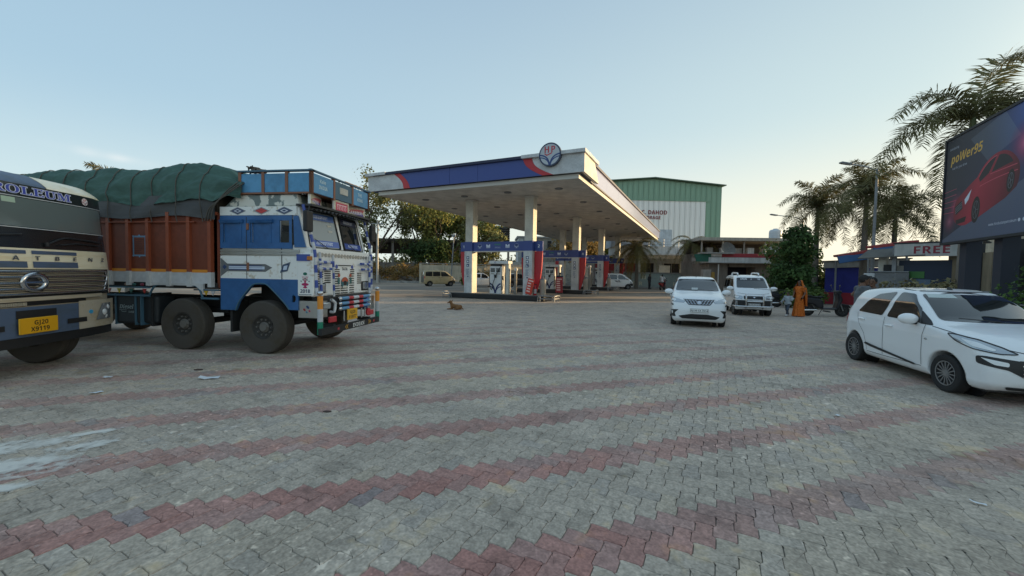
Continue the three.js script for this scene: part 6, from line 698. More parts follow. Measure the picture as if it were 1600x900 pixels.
  for (const s of [-1, 1]) { const g = group('headlight', t); mesh(sheet(8, 6, (u, v) => { const z = s * lerp(0.98 + 0.14 * v, 1.36, u), y = lerp(0.74, 1.03, v); return [fx(z, y) + 0.088 + 0.02 * Math.sin(u * PI) * Math.sin(v * PI), y, z]; }), lampG, 'lens', g); for (const [z, y, r] of [[1.15, 0.87, 0.07], [1.24, 0.95, 0.055], [1.2, 0.8, 0.045]]) mb().sph(r, fx(z, y) + 0.08, y, s * z, 0.5, 1, 1, 12).build('reflector', lampB, g); mb().cyl([fx(0.88, 0.9) + 0.05, 0.9, s * 0.88], [fx(0.88, 0.9) + 0.09, 0.9, s * 0.88], 0.035, 0.035, 12).build('blue_dot', mat(lin(0.05, 0.35, 0.6), 0.4), t); for (const [z, y] of [[0.75, 1.03], [0.93, 1.03]]) mb().cyl([fx(z, y) + 0.06, y, s * z], [fx(z, y) + 0.085, y, s * z], 0.022, 0.022, 8).build('bolt_cap', dustG, t); pan(s > 0 ? 0.45 : -0.8, s > 0 ? 0.8 : -0.45, 0.74, 0.82, 0.082, black, 'bumper_slot', 8, 2); }
  pan(-0.28, 0.3, 0.9, 1.02, 0.076, black, 'bumper_recess', 6, 2);
  { const pl = mb().rb(0.02, 0.24, 0.56, 0.01, 0.905, 0.785, 0.02).build('number_plate', yellowP, t); const tx = canvasTex(256, 110, (x) => { x.fillStyle = '#e0a512'; x.fillRect(0, 0, 256, 110); x.fillStyle = '#221c10'; x.font = 'bold 46px sans-serif'; x.textAlign = 'center'; x.fillText('GJ20', 138, 50); x.fillText('X9119', 132, 98); }); label2d(pl, 0.54, 0.225, mat('#ffffff', 0.5, { map: tx }), [0.9175, 0.785, 0.02], [0, PI / 2, 0], 'plate_digits'); }
  for (const s of [-1, 1]) { truckWheel(t, 0, s * 0.95, 0.3, 0.52); truckWheel(t, -4.3, s * 1.05, 0.3, 0.52); }
  mb().box(7, 0.24, 0.9, -2.8, 0.9, 0).build('chassis', chass, t); mb().cyl([0, 0.52, -1], [0, 0.52, 1], 0.08).build('axle', chass, t);
  mb().cyl([-2.1, 1.85, 0], [-7, 1.85, 0], 0.98, 0.98, 30).build('tank', mat(lin(0.42, 0.43, 0.42), 0.4, { metal: 0.4 }), t);
}
// ---------------------------------------------------------------- palms
const palmM = leafMat(0.12, 0.115, 0.055), palmM2 = leafMat(0.14, 0.115, 0.045), trunkM = mat(lin(0.2, 0.175, 0.145), 0.9, { map: STREAK });
function frondGeo(L, e0, droop, seed, wid = 0.6, bushy = 0.9) { // an arching midrib with narrow leaflets standing round it
  const r = rng(seed), P = [], N = [], C = [], pt = (t) => { const s = t * L, a = e0 - droop * t * t * 0.9; return [s * Math.cos(e0 - droop * t * 0.5), s * Math.sin(e0 - droop * t * 0.55) - droop * 0.22 * L * t * t * t, 0]; };
  const tri = (A, B, D, n, c) => { const q = V3(B).sub(V3(A)).cross(V3(D).sub(V3(A))).normalize(); if (q.dot(V3(n)) < 0) { const h = B; B = D; D = h; q.negate(); } n = q.multiplyScalar(0.75).add(V3(n).multiplyScalar(0.25)).toArray(); for (const p of [A, B, D]) { P.push(...p); N.push(...n); C.push(...c); } };
  const n = 62; for (let i = 2; i < n; i++) { const t = i / n, p = pt(t), q = pt(Math.min(1, t + 0.02)), dx = q[0] - p[0], dy = q[1] - p[1], dl = Math.hypot(dx, dy) || 1, T = [dx / dl, dy / dl, 0];
    for (const s of [-1, 1]) for (let k = 0; k < 2; k++) { const len = wid * (0.35 + 0.75 * Math.sin(PI * Math.min(1, t * 0.85 + 0.12))) * (0.75 + 0.4 * r()), a = (r() - 0.45) * 2 * bushy, sw = 0.45 + 0.3 * r(), o = [T[0] * sw + -T[1] * Math.sin(a), T[1] * sw + T[0] * Math.sin(a), s * Math.cos(a)], ol = Math.hypot(...o), d = o.map((v) => v / ol), w = 0.016 + 0.011 * r();
      const m = p.map((v, c) => v + d[c] * len * 0.55 + (c === 1 ? -len * 0.06 : 0)), e = p.map((v, c) => v + d[c] * len + (c === 1 ? -len * 0.32 : 0)), wv = [T[0] * w, T[1] * w, 0], nn = [-T[1] * 0.5, 0.8, s * 0.3], v = 0.7 + 0.6 * r(), cc = [v * 1.05, v, v * 0.85];
      const p1 = p.map((x, c) => x + wv[c] * 0.6), p2 = p.map((x, c) => x - wv[c] * 0.6), m1 = m.map((x, c) => x + wv[c]), m2 = m.map((x, c) => x - wv[c]); tri(p1, p2, m1, nn, cc); tri(m1, p2, m2, nn, cc); tri(m1, m2, e, nn, cc); } }
  let prev = pt(0); for (let i = 1; i <= 12; i++) { const q = pt(i / 12), w = 0.028 * (1 - i / 13); for (const [dy, dz] of [[w, 0], [0, w]]) { const A = [prev[0], prev[1] + dy, prev[2] + dz], B = [prev[0], prev[1] - dy, prev[2] - dz], D = [q[0], q[1] + dy, q[2] + dz], E = [q[0], q[1] - dy, q[2] - dz]; tri(A, B, D, [0, 0.7, 0.7], [1.3, 1.2, 1]); tri(D, B, E, [0, 0.7, 0.7], [1.3, 1.2, 1]); } prev = q; }
  const g = new THREE.BufferGeometry(); g.setAttribute('position', new THREE.Float32BufferAttribute(P, 3)); g.setAttribute('normal', new THREE.Float32BufferAttribute(N, 3)); g.setAttribute('color', new THREE.Float32BufferAttribute(C.map((v) => v * 0.75), 3)); g.setAttribute('uv', new THREE.Float32BufferAttribute(new Float32Array(P.length / 3 * 2), 2)); return g;
}
const FR = [frondGeo(2.9, 1.25, 1.5, 1), frondGeo(2.9, 0.85, 1.7, 2), frondGeo(2.7, 0.35, 1.6, 3), frondGeo(2.5, -0.1, 1.3, 4), frondGeo(2.9, 1.45, 0.9, 5)], FC = [frondGeo(3.6, 1.15, 1.4, 11, 0.75, 0.35), frondGeo(3.6, 0.7, 1.7, 12, 0.75, 0.35), frondGeo(3.3, 0.2, 1.6, 13, 0.7, 0.35), frondGeo(3.0, -0.4, 1.2, 14, 0.7, 0.35)];
function palm(label, p, h, seed, o = {}) {
  const t = thing('palm_tree', label, 'palm tree', p, 0), r = rng(seed), lean = o.lean ?? [0, 0], k = o.scale ?? 1, tr = mb(), R = o.r ?? 0.17; let a = [0, -0.1, 0]; const n = 16;
  for (let i = 1; i <= n; i++) { const u = i / n, b = [lean[0] * u * u, h * u, lean[1] * u * u], w = R * (1.12 - 0.3 * u + 0.12 * Math.sin(u * 5)); tr.cyl(a, b, w * 1.04, w * 0.96, 12); a = b; } tr.build('trunk', trunkM, t);
  if (o.shaft !== false) mb().cyl([lean[0], h - 0.1, lean[1]], [lean[0], h + 0.5, lean[1]], R * 0.62, R * 0.35, 10).build('crown_shaft', mat(lin(0.12, 0.14, 0.06), 0.7), t);
  const set = o.coco ? FC : FR, list = o.fronds ?? Array.from({ length: o.n ?? 15 }, (_, i) => [i * 2.4 + r() * 0.7, Math.floor(i / (o.n ?? 15) * set.length) % set.length]);
  list.forEach(([az, v, sc]) => { const f = new THREE.Mesh(set[v], o.coco && v === 3 ? palmM2 : palmM); f.name = 'frond'; f.position.set(lean[0], h + 0.3 * k, lean[1]); f.rotation.set(0, az, (r() - 0.5) * 0.25); f.scale.setScalar(k * (sc ?? 1) * (0.88 + 0.24 * r())); t.add(f); }); return t;
}
palm('palm with feathery fronds behind the billboard, topmost at the right', [16.0, 0, -14.2], 7.0, 51, { fronds: [[PI * 0.98, 0, 1.15], [PI * 1.08, 1, 0.95], [0.3, 0, 1.35], [0.12, 4, 1.4], [PI * 0.9, 2], [0, 1], [2.2, 1], [-1.2, 2], [-0.6, 1], [1.1, 2]] });
palm('palm with drooping crown beside the tall lamp post', [21.0, 0, -24], 6.3, 52, { n: 20, scale: 1.05 });
palm('left palm of the pair by the kiosk, crown over the dark conical tree', [20.4, 0, -27], 6.0, 53, { n: 17, scale: 0.95 });
palm('palm behind the lamp post whose fronds hang over the awnings', [24.2, 0, -25.5], 5.4, 54, { n: 14 });
palm('sunlit coconut palm at the end of the canopy, right of the farthest portal', [14.6, 0, -47], 4.5, 55, { coco: true, n: 16, r: 0.2, scale: 0.95 });
palm('coconut palm in front of the low white works building', [21.3, 0, -47.5], 5.2, 56, { coco: true, r: 0.2, scale: 0.95, fronds: [[0.4, 0, 0.9], [2.6, 0, 0.85], [PI, 1], [0, 1], [0.6, 2], [2.5, 2], [-0.7, 1], [3.9, 1], [-1.6, 2], [1.5, 1], [4.5, 2], [0.2, 3], [3.0, 3]] });
palm('palm whose tip shows above the tarpaulin', [-20.1, 0, -21], 4.6, 57, { n: 13 });
// ---------------------------------------------------------------- office, shed and tank right of the cold store
{
  const b = thing('station_office', 'low station office with white fascia and red parapet behind the lettered van', 'building', [19.9, 0, -34.5], -0.1), wl = mat(lin(0.2, 0.175, 0.15), 0.9, { map: STREAK }), fas = mat(lin(0.6, 0.62, 0.62), 0.6, { map: STREAK });
  mb().box(1.6, 2.8, 4, -2.1, 1.4, -2).box(2.2, 2.8, 4, 2.1, 1.4, -2).box(2.2, 0.35, 4, -0.1, 2.65, -2).build('wall', wl, b); mb().box(2.1, 2.5, 0.1, -0.15, 1.25, -1.5).build('doorway', mat(lin(0.015, 0.016, 0.035), 0.6), b);
  for (let i = 0; i < 12; i++) mb().box(0.5, 0.5, 0.12, -2.85 + i * 0.51, 3.02, 0.5).build('fascia_sheet', fas, b); mb().box(6.3, 0.06, 2.6, 0, 2.79, -0.7).build('soffit', wl, b); mb().box(4.6, 0.32, 0.16, 0.35, 3.45, 0.4).build('parapet', mat(lin(0.34, 0.04, 0.05), 0.6), b); mb().box(6.2, 0.3, 4, 0, 3.2, -1.7).build('roof', conc, b); mb().box(2.6, 0.12, 1.2, -2.4, 3.62, 0.2).build('eave_sheet', conc, b);
  mb().box(0.08, 2.7, 0.08, -2.2, 1.35, 0.35).build('pipe', whiteW, b); mb().ext([[0, 0], [1.4, 0.1], [1.4, -0.62], [0.22, -0.6]], 0.08, [-4.3, 3.5, 0.5]).build('green_awning', mat(lin(0.02, 0.11, 0.075), 0.7), b); mb().box(0.65, 2.2, 0.5, -3.6, 1.1, 1.4).build('gate_pier', grimy, b); mb().box(0.25, 1.6, 0.3, -3.0, 1.2, 1.2).build('yellow_box', mat(lin(0.35, 0.22, 0.05), 0.7), b);
}
for (const [x, z, d, lab] of [[18.6, -34.8, 1.25, 'mesh satellite dish on the office roof, left of two'], [22.9, -35.2, 0.85, 'pale satellite dish at the right end of the office roof']]) { const t = thing('satellite_dish', lab, 'satellite dish', [x, 3.36, z], d > 1 ? 0.1 : -0.7); mb().lathe(Array.from({ length: 8 }, (_, i) => [i / 7 * d / 2 + 0.001, (i / 7) ** 2 * d * 0.16]), 26, [0, 0.62, 0], [1.15, 0, 0]).build('dish', d > 1 ? mat(lin(0.14, 0.13, 0.115), 0.7, { side: THREE.DoubleSide }) : mat(lin(0.42, 0.4, 0.36), 0.6, { side: THREE.DoubleSide }), t); mb().cyl([0, 0, 0], [0, 0.6, -0.05], 0.035).cyl([0, 0.62, 0], [0, 0.8, 0.4], 0.015).build('mount', greyMetal, t); }
{ const b = thing('open_shed', 'long open-fronted upper shed with a flat roof behind the office', 'shed', [27, 0, -47], -0.05); mb().box(12.4, 0.34, 6, 0, 5.75, 0).build('roof', mat(lin(0.4, 0.38, 0.33), 0.8, { map: STREAK }), b); mb().box(12, 4.2, 5.6, 0, 2.1, -0.2).build('lower_storey', grimy, b); mb().box(11.8, 1.4, 0.2, 0, 4.9, -2.4).build('back_wall', mat(lin(0.12, 0.11, 0.1), 0.9), b); for (let i = 0; i < 6; i++) mb().cyl([-5.8 + i * 2.3, 4.2, 2.5], [-5.8 + i * 2.3, 5.6, 2.5], 0.09).build('post', i % 2 ? creamP : grimy, b); const r = rng(9); for (let i = 0; i < 7; i++) mb().box(0.5 + r() * 0.7, 0.4 + r() * 0.5, 0.5, -4.6 + i * 1.5, 4.45, 1.6).build('stored_box', i % 2 ? whiteW : grimy, b); for (let i = 0; i < 4; i++) mb().box(1.3, 0.07, 0.9, -4 + i * 2.4, 5.98, 0.5, [0.15, 0, 0.05]).build('roof_panel', dark, b); }
{ const t = thing('water_tank', 'pale cylindrical water tank on the shed roof, lit from the right', 'water tank', [31.0, 5.9, -47.5]); mb().lathe([[0, 0], [0.62, 0], [0.65, 0.05], [0.65, 1.1], [0.55, 1.3], [0.25, 1.38], [0.24, 1.45], [0, 1.45]], 24).build('tank', mat(lin(0.55, 0.58, 0.6), 0.5), t); for (const y of [0.3, 0.6, 0.9]) mb().lathe([[0.64, y - 0.02], [0.675, y], [0.64, y + 0.02]], 24).build('hoop', mat(lin(0.5, 0.53, 0.55), 0.5), t); mb().cyl([1.0, 0, 0], [1.0, 2.2, 0], 0.03).build('pipe', greyMetal, t); }
{ const r = rng(61), cl = []; for (let i = 0; i < 42; i++) { const h = r() * 4.1, w = 1.5 * (1 - h / 5.6); const a = r() * 6.28; cl.push([Math.cos(a) * w * r() * 1.1, 0.4 + h, Math.sin(a) * w * r(), 0.45 + 0.35 * r(), 0.6]); } bush('conical_tree', 'dark dense conical tree between the lettered van and the blue red kiosk', [17.35, 0, -24.5], cl, leafMat(0.035, 0.065, 0.022), 8500, 0.2, 62, 'tree'); }
{ const r = rng(63), cl = []; for (let i = 0; i < 10; i++) cl.push([(r() - 0.5) * 1.8, 0.25 + r() * 0.5, (r() - 0.5), 0.4 + 0.2 * r(), 0.8]); bush('shrub', 'low green shrub behind the parked scooter', [16.1, 0, -22.0], cl, leafMat(0.06, 0.09, 0.025), 1500, 0.16, 64); }
{ const r = rng(67), cl = []; for (let i = 0; i < 26; i++) cl.push([(r() - 0.5) * 4.6, 0.4 + r() * 3.4, (r() - 0.5) * 1.6, 0.6 + 0.4 * r(), 0.9]); bush('shrub', 'tall dark shrubbery behind the conical tree and left of the kiosk', [21.6, 0, -30.0], cl, leafMat(0.045, 0.07, 0.026), 6000, 0.22, 68, 'shrub'); }
// ---------------------------------------------------------------- kiosk, awnings, cabinet, air booth
{
  const b = thing('kiosk', 'small kiosk painted blue above and red below with a pale sloping roof edge', 'kiosk', [22.6, 0, -26.0], -0.66), kb = mat(lin(0.02, 0.028, 0.26), 0.6, { map: GRIME }), kr = mat(lin(0.34, 0.018, 0.035), 0.6, { map: GRIME });
  mb().box(3.6, 1.6, 2.4, 0, 1.56, 0).build('upper_wall', kb, b); mb().box(3.6, 0.76, 2.4, 0, 0.38, 0).build('lower_wall', kr, b); mb().box(4.0, 0.4, 2.8, 0.1, 2.6, 0, [0, 0, 0.04]).build('roof_fascia', mat(lin(0.4, 0.37, 0.33), 0.8, { map: STREAK }), b); mb().box(4.2, 0.06, 3.0, 0.1, 2.84, 0, [0, 0, 0.04]).build('roof', mat(lin(0.1, 0.09, 0.08), 0.8), b);
  for (const x of [-0.9, 0.3]) mb().box(0.02, 1.56, 0.02, x, 1.56, 1.205).build('batten', kb, b);
}
for (const [x, y, z, w, tl, tr, lab] of [[20.3, 2.98, -23.2, 2.6, 0.2, -0.5, 'blue awning with red top behind the palm trunk, left of the pair'], [19.6, 3.22, -20.8, 1.7, 0.16, -0.45, 'blue awning with red top right of the lamp post, right of the pair']]) { const t = thing('awning', lab, 'awning', [x, 0, z], tr); mb().box(w, 0.42, 0.1, 0, y, 0.6, [-0.25, 0, tl]).build('face', mat(lin(0.03, 0.1, 0.24), 0.55), t); mb().box(w, 0.12, 1.3, 0, y + 0.26, 0, [0.05, 0, tl]).build('top', mat(lin(0.36, 0.05, 0.05), 0.6), t); for (const s of [-1, 1]) mb().cyl([s * w * 0.45, 0, -0.4], [s * w * 0.45, y + s * w * 0.45 * tl, -0.4], 0.05).build('post', greyMetal, t); mb().box(0.4, 0.07, 0.02, 0.1, y + 0.05, 0.665, [-0.25, 0, tl]).build('label', mat(lin(0.4, 0.42, 0.5), 0.6), t); }
{ const t = thing('cabinet', 'grey machine cabinet with white front edge behind the two people', 'cabinet', [17.6, 0, -18.8], -0.75); mb().rb(1.25, 2.0, 0.8, 0.03, 0.1, 1.0, 0).build('body', mat(lin(0.22, 0.225, 0.23), 0.6, { map: GRIME }), t); mb().rb(0.4, 1.9, 0.86, 0.03, -0.62, 1.0, 0.02).build('front', whiteP, t); for (let i = 0; i < 3; i++) mb().box(0.22, 0.13, 0.02, -0.62, 1.75 - i * 0.17, 0.455).build('display', black, t); mb().box(1.4, 0.05, 0.9, 0, 2.03, 0).build('lid', greyMetal, t); for (const [x, h] of [[0, 0.3], [0.4, 0.25]]) mb().box(0.28, h, 0.3, x, 2.06 + h / 2, 0).build('crate', x ? grimy : dark, t); }
{ const t = thing('air_booth', 'open air booth with a white board lettered FREE in red', 'booth', [18.35, 0, -17.75], -0.98), bd = mat(lin(0.5, 0.5, 0.48), 0.6, { map: STREAK });
  mb().box(2.6, 0.56, 0.08, 0.35, 2.98, 0.6).build('sign_board', bd, t); const tx = canvasTex(512, 128, (x) => { x.clearRect(0, 0, 512, 128); x.fillStyle = '#862735'; x.font = 'bold 104px sans-serif'; x.fillText('FREE', 110, 100); }); label2d(t, 2.5, 0.56, tx, [0.35, 2.98, 0.6435]);
  mb().box(2.3, 0.05, 1.6, -1.1, 2.93, -0.1, [0.3, 0, 0.05]).build('roof_sheet', mat(lin(0.13, 0.125, 0.11), 0.8, { map: STREAK, side: THREE.DoubleSide }), t); mb().box(2.7, 0.06, 1.7, 0.35, 3.3, -0.2).build('roof', dark, t); mb().box(2.0, 1.9, 0.08, 0.1, 1.6, 0).build('panel', mat(lin(0.012, 0.025, 0.06), 0.5), t); mb().box(0.5, 0.3, 0.02, -0.3, 1.9, 0.052).build('green_card', mat(lin(0.06, 0.2, 0.05), 0.6), t); mb().box(0.7, 0.4, 0.02, -0.2, 1.5, 0.054).build('pale_card', mat(lin(0.1, 0.16, 0.24), 0.6), t); for (const x of [-1.0, 1.25]) mb().box(0.14, 3.2, 0.14, x, 1.6, 0.3).build('post', x < 0 ? greyMetal : dark, t); mb().box(0.3, 2.4, 0.3, -1.5, 1.5, -0.2).build('pale_post', creamP, t); }
{ const r = rng(71); [[16.0, -16.4], [16.7, -15.9], [15.0, -15.0], [15.6, -14.5]].forEach(([x, z], i) => { const cl = []; for (let k = 0; k < 8; k++) cl.push([(r() - 0.5) * 0.8, 0.8 + r() * 0.7, (r() - 0.5) * 0.6, 0.25 + 0.15 * r(), 0.9]); bush('potted_plant', ['dry leafy plant under the air booth, leftmost of the row', 'second dry plant of the row under the FREE board', 'plant beside the left billboard post', 'plant between the billboard posts'][i], [x, 0, z], cl, leafMat(0.13, 0.12, 0.07), 420, 0.14, 72 + i, 'plant'); }); }
{ const w = thing('compound_wall', 'tall beige plastered wall seen between the billboard posts', 'wall', [17.7, 0, -14.7], Math.atan2(-0.9034, -0.4287)), bw = mat(lin(0.3, 0.25, 0.17), 0.92, { map: STREAK }); for (let i = 0; i < 4; i++) { mb().box(1.44, 2.75, 0.16, -2.2 + i * 1.46, 1.38, 0).build('wall_panel', bw, w); } for (const x of [-0.7, 1.6]) mb().box(0.26, 3.1, 0.26, x, 1.55, 0.15).build('pier', dark, w); for (const y of [0.95, 1.3]) mb().cyl([-2.8, y, 0.6], [2.8, y, 0.6], 0.025).build('rail', greyMetal, w); }
// ---------------------------------------------------------------- billboard
{
  const t = thing('billboard', 'large dark billboard with a red car and gold lettering at the right edge', 'billboard', [12.55, 0, -10.2], Math.atan2(-0.9034, -0.4287)), Wd = 6.3, H = 3.22, Y = 4.5;
  const tx = canvasTex(2048, 1024, (x, w, h) => {
    let g = x.createLinearGradient(0, 0, w, h); g.addColorStop(0, '#1a2029'); g.addColorStop(0.45, '#2a3550'); g.addColorStop(1, '#32457c'); x.fillStyle = g; x.fillRect(0, 0, w, h);
    g = x.createRadialGradient(1250, 60, 20, 1250, 60, 620); g.addColorStop(0, '#3f62b4'); g.addColorStop(0.5, 'rgba(50,80,150,0.5)'); g.addColorStop(1, 'rgba(40,60,120,0)'); x.fillStyle = g; x.fillRect(0, 0, w, h);
    x.fillStyle = 'rgba(92,104,124,0.75)'; x.beginPath(); x.moveTo(0, 1000); x.lineTo(1300, 560); x.lineTo(1900, 560); x.lineTo(1500, 1024); x.lineTo(0, 1024); x.fill(); x.fillStyle = 'rgba(130,140,150,0.35)'; x.beginPath(); x.moveTo(420, 90); x.lineTo(900, 0); x.lineTo(1100, 250); x.lineTo(700, 360); x.fill();
    for (const [cx, cy, R, a] of [[250, 690, 170, 0.8], [1160, 330, 210, 0.8], [130, 820, 140, 0.5], [1380, 430, 260, 0.4]]) { g = x.createRadialGradient(cx, cy, 5, cx, cy, R); g.addColorStop(0, 'rgba(255,120,150,' + a + ')'); g.addColorStop(0.4, 'rgba(210,50,90,' + a * 0.6 + ')'); g.addColorStop(1, 'rgba(120,20,60,0)'); x.fillStyle = g; x.fillRect(0, 0, w, h); }
    x.strokeStyle = 'rgba(210,70,100,0.8)'; x.lineWidth = 5; for (let i = 0; i < 5; i++) { x.beginPath(); x.moveTo(0, 520 + i * 52); x.lineTo(230, 510 + i * 56); x.stroke(); }
    // red saloon seen from its front corner
    g = x.createLinearGradient(200, 450, 1100, 800); g.addColorStop(0, '#5e1326'); g.addColorStop(0.4, '#a3263c'); g.addColorStop(0.7, '#7d1a2f'); g.addColorStop(1, '#3c0d1e'); x.fillStyle = g;
    x.beginPath(); x.moveTo(205, 800); x.bezierCurveTo(190, 700, 215, 640, 260, 610); x.bezierCurveTo(360, 560, 470, 500, 560, 470); x.bezierCurveTo(640, 370, 760, 310, 870, 318); x.bezierCurveTo(980, 320, 1060, 400, 1095, 450); x.bezierCurveTo(1125, 510, 1120, 600, 1085, 650); x.lineTo(960, 720); x.lineTo(620, 830); x.lineTo(420, 880); x.bezierCurveTo(330, 890, 230, 860, 205, 800); x.fill();
    x.fillStyle = '#151a26'; x.beginPath(); x.moveTo(580, 478); x.bezierCurveTo(650, 390, 740, 345, 820, 342); x.lineTo(720, 470); x.lineTo(600, 520); x.fill(); x.beginPath(); x.moveTo(760, 470); x.lineTo(850, 345); x.bezierCurveTo(930, 340, 1000, 390, 1030, 440); x.closePath(); x.fill();
    x.strokeStyle = '#c24a5c'; x.lineWidth = 7; x.beginPath(); x.moveTo(580, 478); x.bezierCurveTo(650, 390, 740, 345, 820, 342); x.moveTo(740, 480); x.lineTo(1080, 470); x.moveTo(600, 560); x.bezierCurveTo(760, 530, 960, 520, 1090, 520); x.stroke();
    x.fillStyle = '#0d0f16'; for (const [a, b, p, q, rr] of [[560, 760, 62, 118, 0.1], [1010, 590, 46, 92, 0.12]]) { x.beginPath(); x.ellipse(a, b, p, q, rr, 0, 7); x.fill(); x.strokeStyle = '#59606c'; x.lineWidth = 6; x.beginPath(); x.ellipse(a, b, p * 0.62, q * 0.66, rr, 0, 7); x.stroke(); for (let i = 0; i < 5; i++) { x.beginPath(); x.moveTo(a, b); x.lineTo(a + Math.cos(i * 1.257) * p * 0.6, b + Math.sin(i * 1.257) * q * 0.64); x.stroke(); } }
    x.fillStyle = '#10131b'; x.beginPath(); x.moveTo(222, 690); x.lineTo(330, 640); x.lineTo(350, 720); x.lineTo(240, 770); x.fill(); x.beginPath(); x.moveTo(240, 820); x.lineTo(420, 800); x.lineTo(400, 850); x.lineTo(260, 860); x.fill(); x.fillStyle = '#cfdbe8'; x.beginPath(); x.moveTo(375, 640); x.lineTo(480, 560); x.lineTo(440, 650); x.lineTo(390, 690); x.fill(); x.strokeStyle = '#8d98a6'; x.lineWidth = 3; for (let i = 0; i < 4; i++) { x.beginPath(); x.moveTo(226, 705 + i * 16); x.lineTo(342, 655 + i * 17); x.stroke(); }
    x.font = 'bold 120px sans-serif'; x.fillStyle = '#d3a640'; x.save(); x.translate(95, 250); x.transform(1, -0.02, -0.18, 1, 0, 0); x.fillText('poWer95', 0, 0); x.restore(); x.fillStyle = '#aeb4c0'; x.font = '30px sans-serif'; x.fillText('Introducing', 70, 110); x.fillText('Fuel for your drive', 130, 310);
    x.fillStyle = '#e7ebf2'; x.font = 'bold 84px sans-serif'; x.fillText('95 OCTANE', 1180, 290); x.fillText('PREMIUM', 1290, 400); x.fillText('PETROL', 1360, 510); x.font = '30px sans-serif'; x.fillStyle = '#c7cedb'; for (let i = 0; i < 4; i++) x.fillRect(1300 + i * 20, 600 + i * 52, 460 - i * 60, 12); x.fillText('www.hindustanpetroleum', 760, 930); for (let i = 0; i < 5; i++) { x.beginPath(); x.arc(1140 + i * 52, 920, 14, 0, 7); x.fill(); } x.fillText('@hpcl', 1420, 930);
  });
  mb().box(Wd + 0.1, H + 0.1, 0.16, 0, Y, -0.09).build('panel', dark, t); label2d(t, Wd, H, mat('#ffffff', 0.55, { map: tx }), [0, Y, -0.006], 0, 'poster');
  for (const x of [-Wd / 2, Wd / 2]) mb().box(0.07, H + 0.14, 0.22, x, Y, -0.09).build('frame', dark, t); for (const y of [Y - H / 2 - 0.03, Y + H / 2 + 0.03]) mb().box(Wd, 0.07, 0.22, 0, y, -0.09).build('frame', dark, t);
  for (const x of [-2.35, -0.75, 1.2, 2.7]) mb().box(0.34, Y, 0.34, x, Y / 2, -0.36).build('post', mat(lin(0.022, 0.027, 0.042), 0.7), t); for (let i = 0; i < 3; i++) mb().cyl([-2.8, 3.6 + i, -0.25], [2.8, 3.6 + i, -0.25], 0.04).build('brace', dark, t);
}
{ const r = rng(81), cl = []; for (let i = 0; i < 44; i++) cl.push([(r() - 0.5) * 4.2, 0.3 + r() * 1.75, (r() - 0.5) * 0.9, 0.4 + 0.3 * r(), 0.9]); const b = bush('hedge', 'leafy green hedge beneath the right part of the billboard', [12.0, 0, -7.6], cl, leafMat(0.045, 0.085, 0.025), 15000, 0.085, 82, 'hedge'); b.rotation.y = Math.atan2(-0.9034, -0.4287); }
// ---------------------------------------------------------------- lamp posts and wires
const lampPost = (lab, p, h, arm, rot) => { const t = thing('street_lamp', lab, 'street lamp', p, rot); mb().cyl([0, 0, 0], [0, h * 0.5, 0], 0.1, 0.085, 12).cyl([0, h * 0.5, 0], [0, h, 0], 0.075, 0.06, 12).build('pole', greyMetal, t); mb().box(0.3, 0.04, 0.3, 0, 0.02, 0).build('base_plate', greyMetal, t); mb().tube([[0, h - 0.1, 0], [-arm * 0.4, h + 0.1, 0], [-arm, h + 0.22, 0]], 0.035, 8).build('arm', steel, t); const hd = mb().rb(0.62, 0.09, 0.24, 0.03, -arm - 0.25, h + 0.25, 0, [0, 0, -0.12]).build('lamp_head', greyMetal, t); mb().box(0.4, 0.02, 0.16, -arm - 0.27, h + 0.2, 0, [0, 0, -0.12]).build('lens', whiteP, hd); };
lampPost('tall steel lamp post beside the palm, arm pointing left', [19.75, 0, -22], 7.65, 1.55, 0.05); lampPost('farther lamp post half hidden in the palm crowns', [25.2, 0, -35], 6.8, 2.4, 0.05);
{ const t = thing('overhead_wires', 'thin wires sagging from the lamp post to the billboard', 'wires', [0, 0, 0]); for (const [a, b, s] of [[[19.8, 4.4, -22], [15.5, 6.2, -13], 0.35], [[24, 5.0, -24], [16, 4.4, -12.5], 0.3], [[24, 4.2, -24], [16, 3.9, -12.5], 0.25]]) { const p = []; for (let i = 0; i <= 8; i++) { const u = i / 8; p.push([lerp(a[0], b[0], u), lerp(a[1], b[1], u) - s * 4 * u * (1 - u), lerp(a[2], b[2], u)]); } mb().tube(p, 0.014, 5).build('wire', dark, t); } }
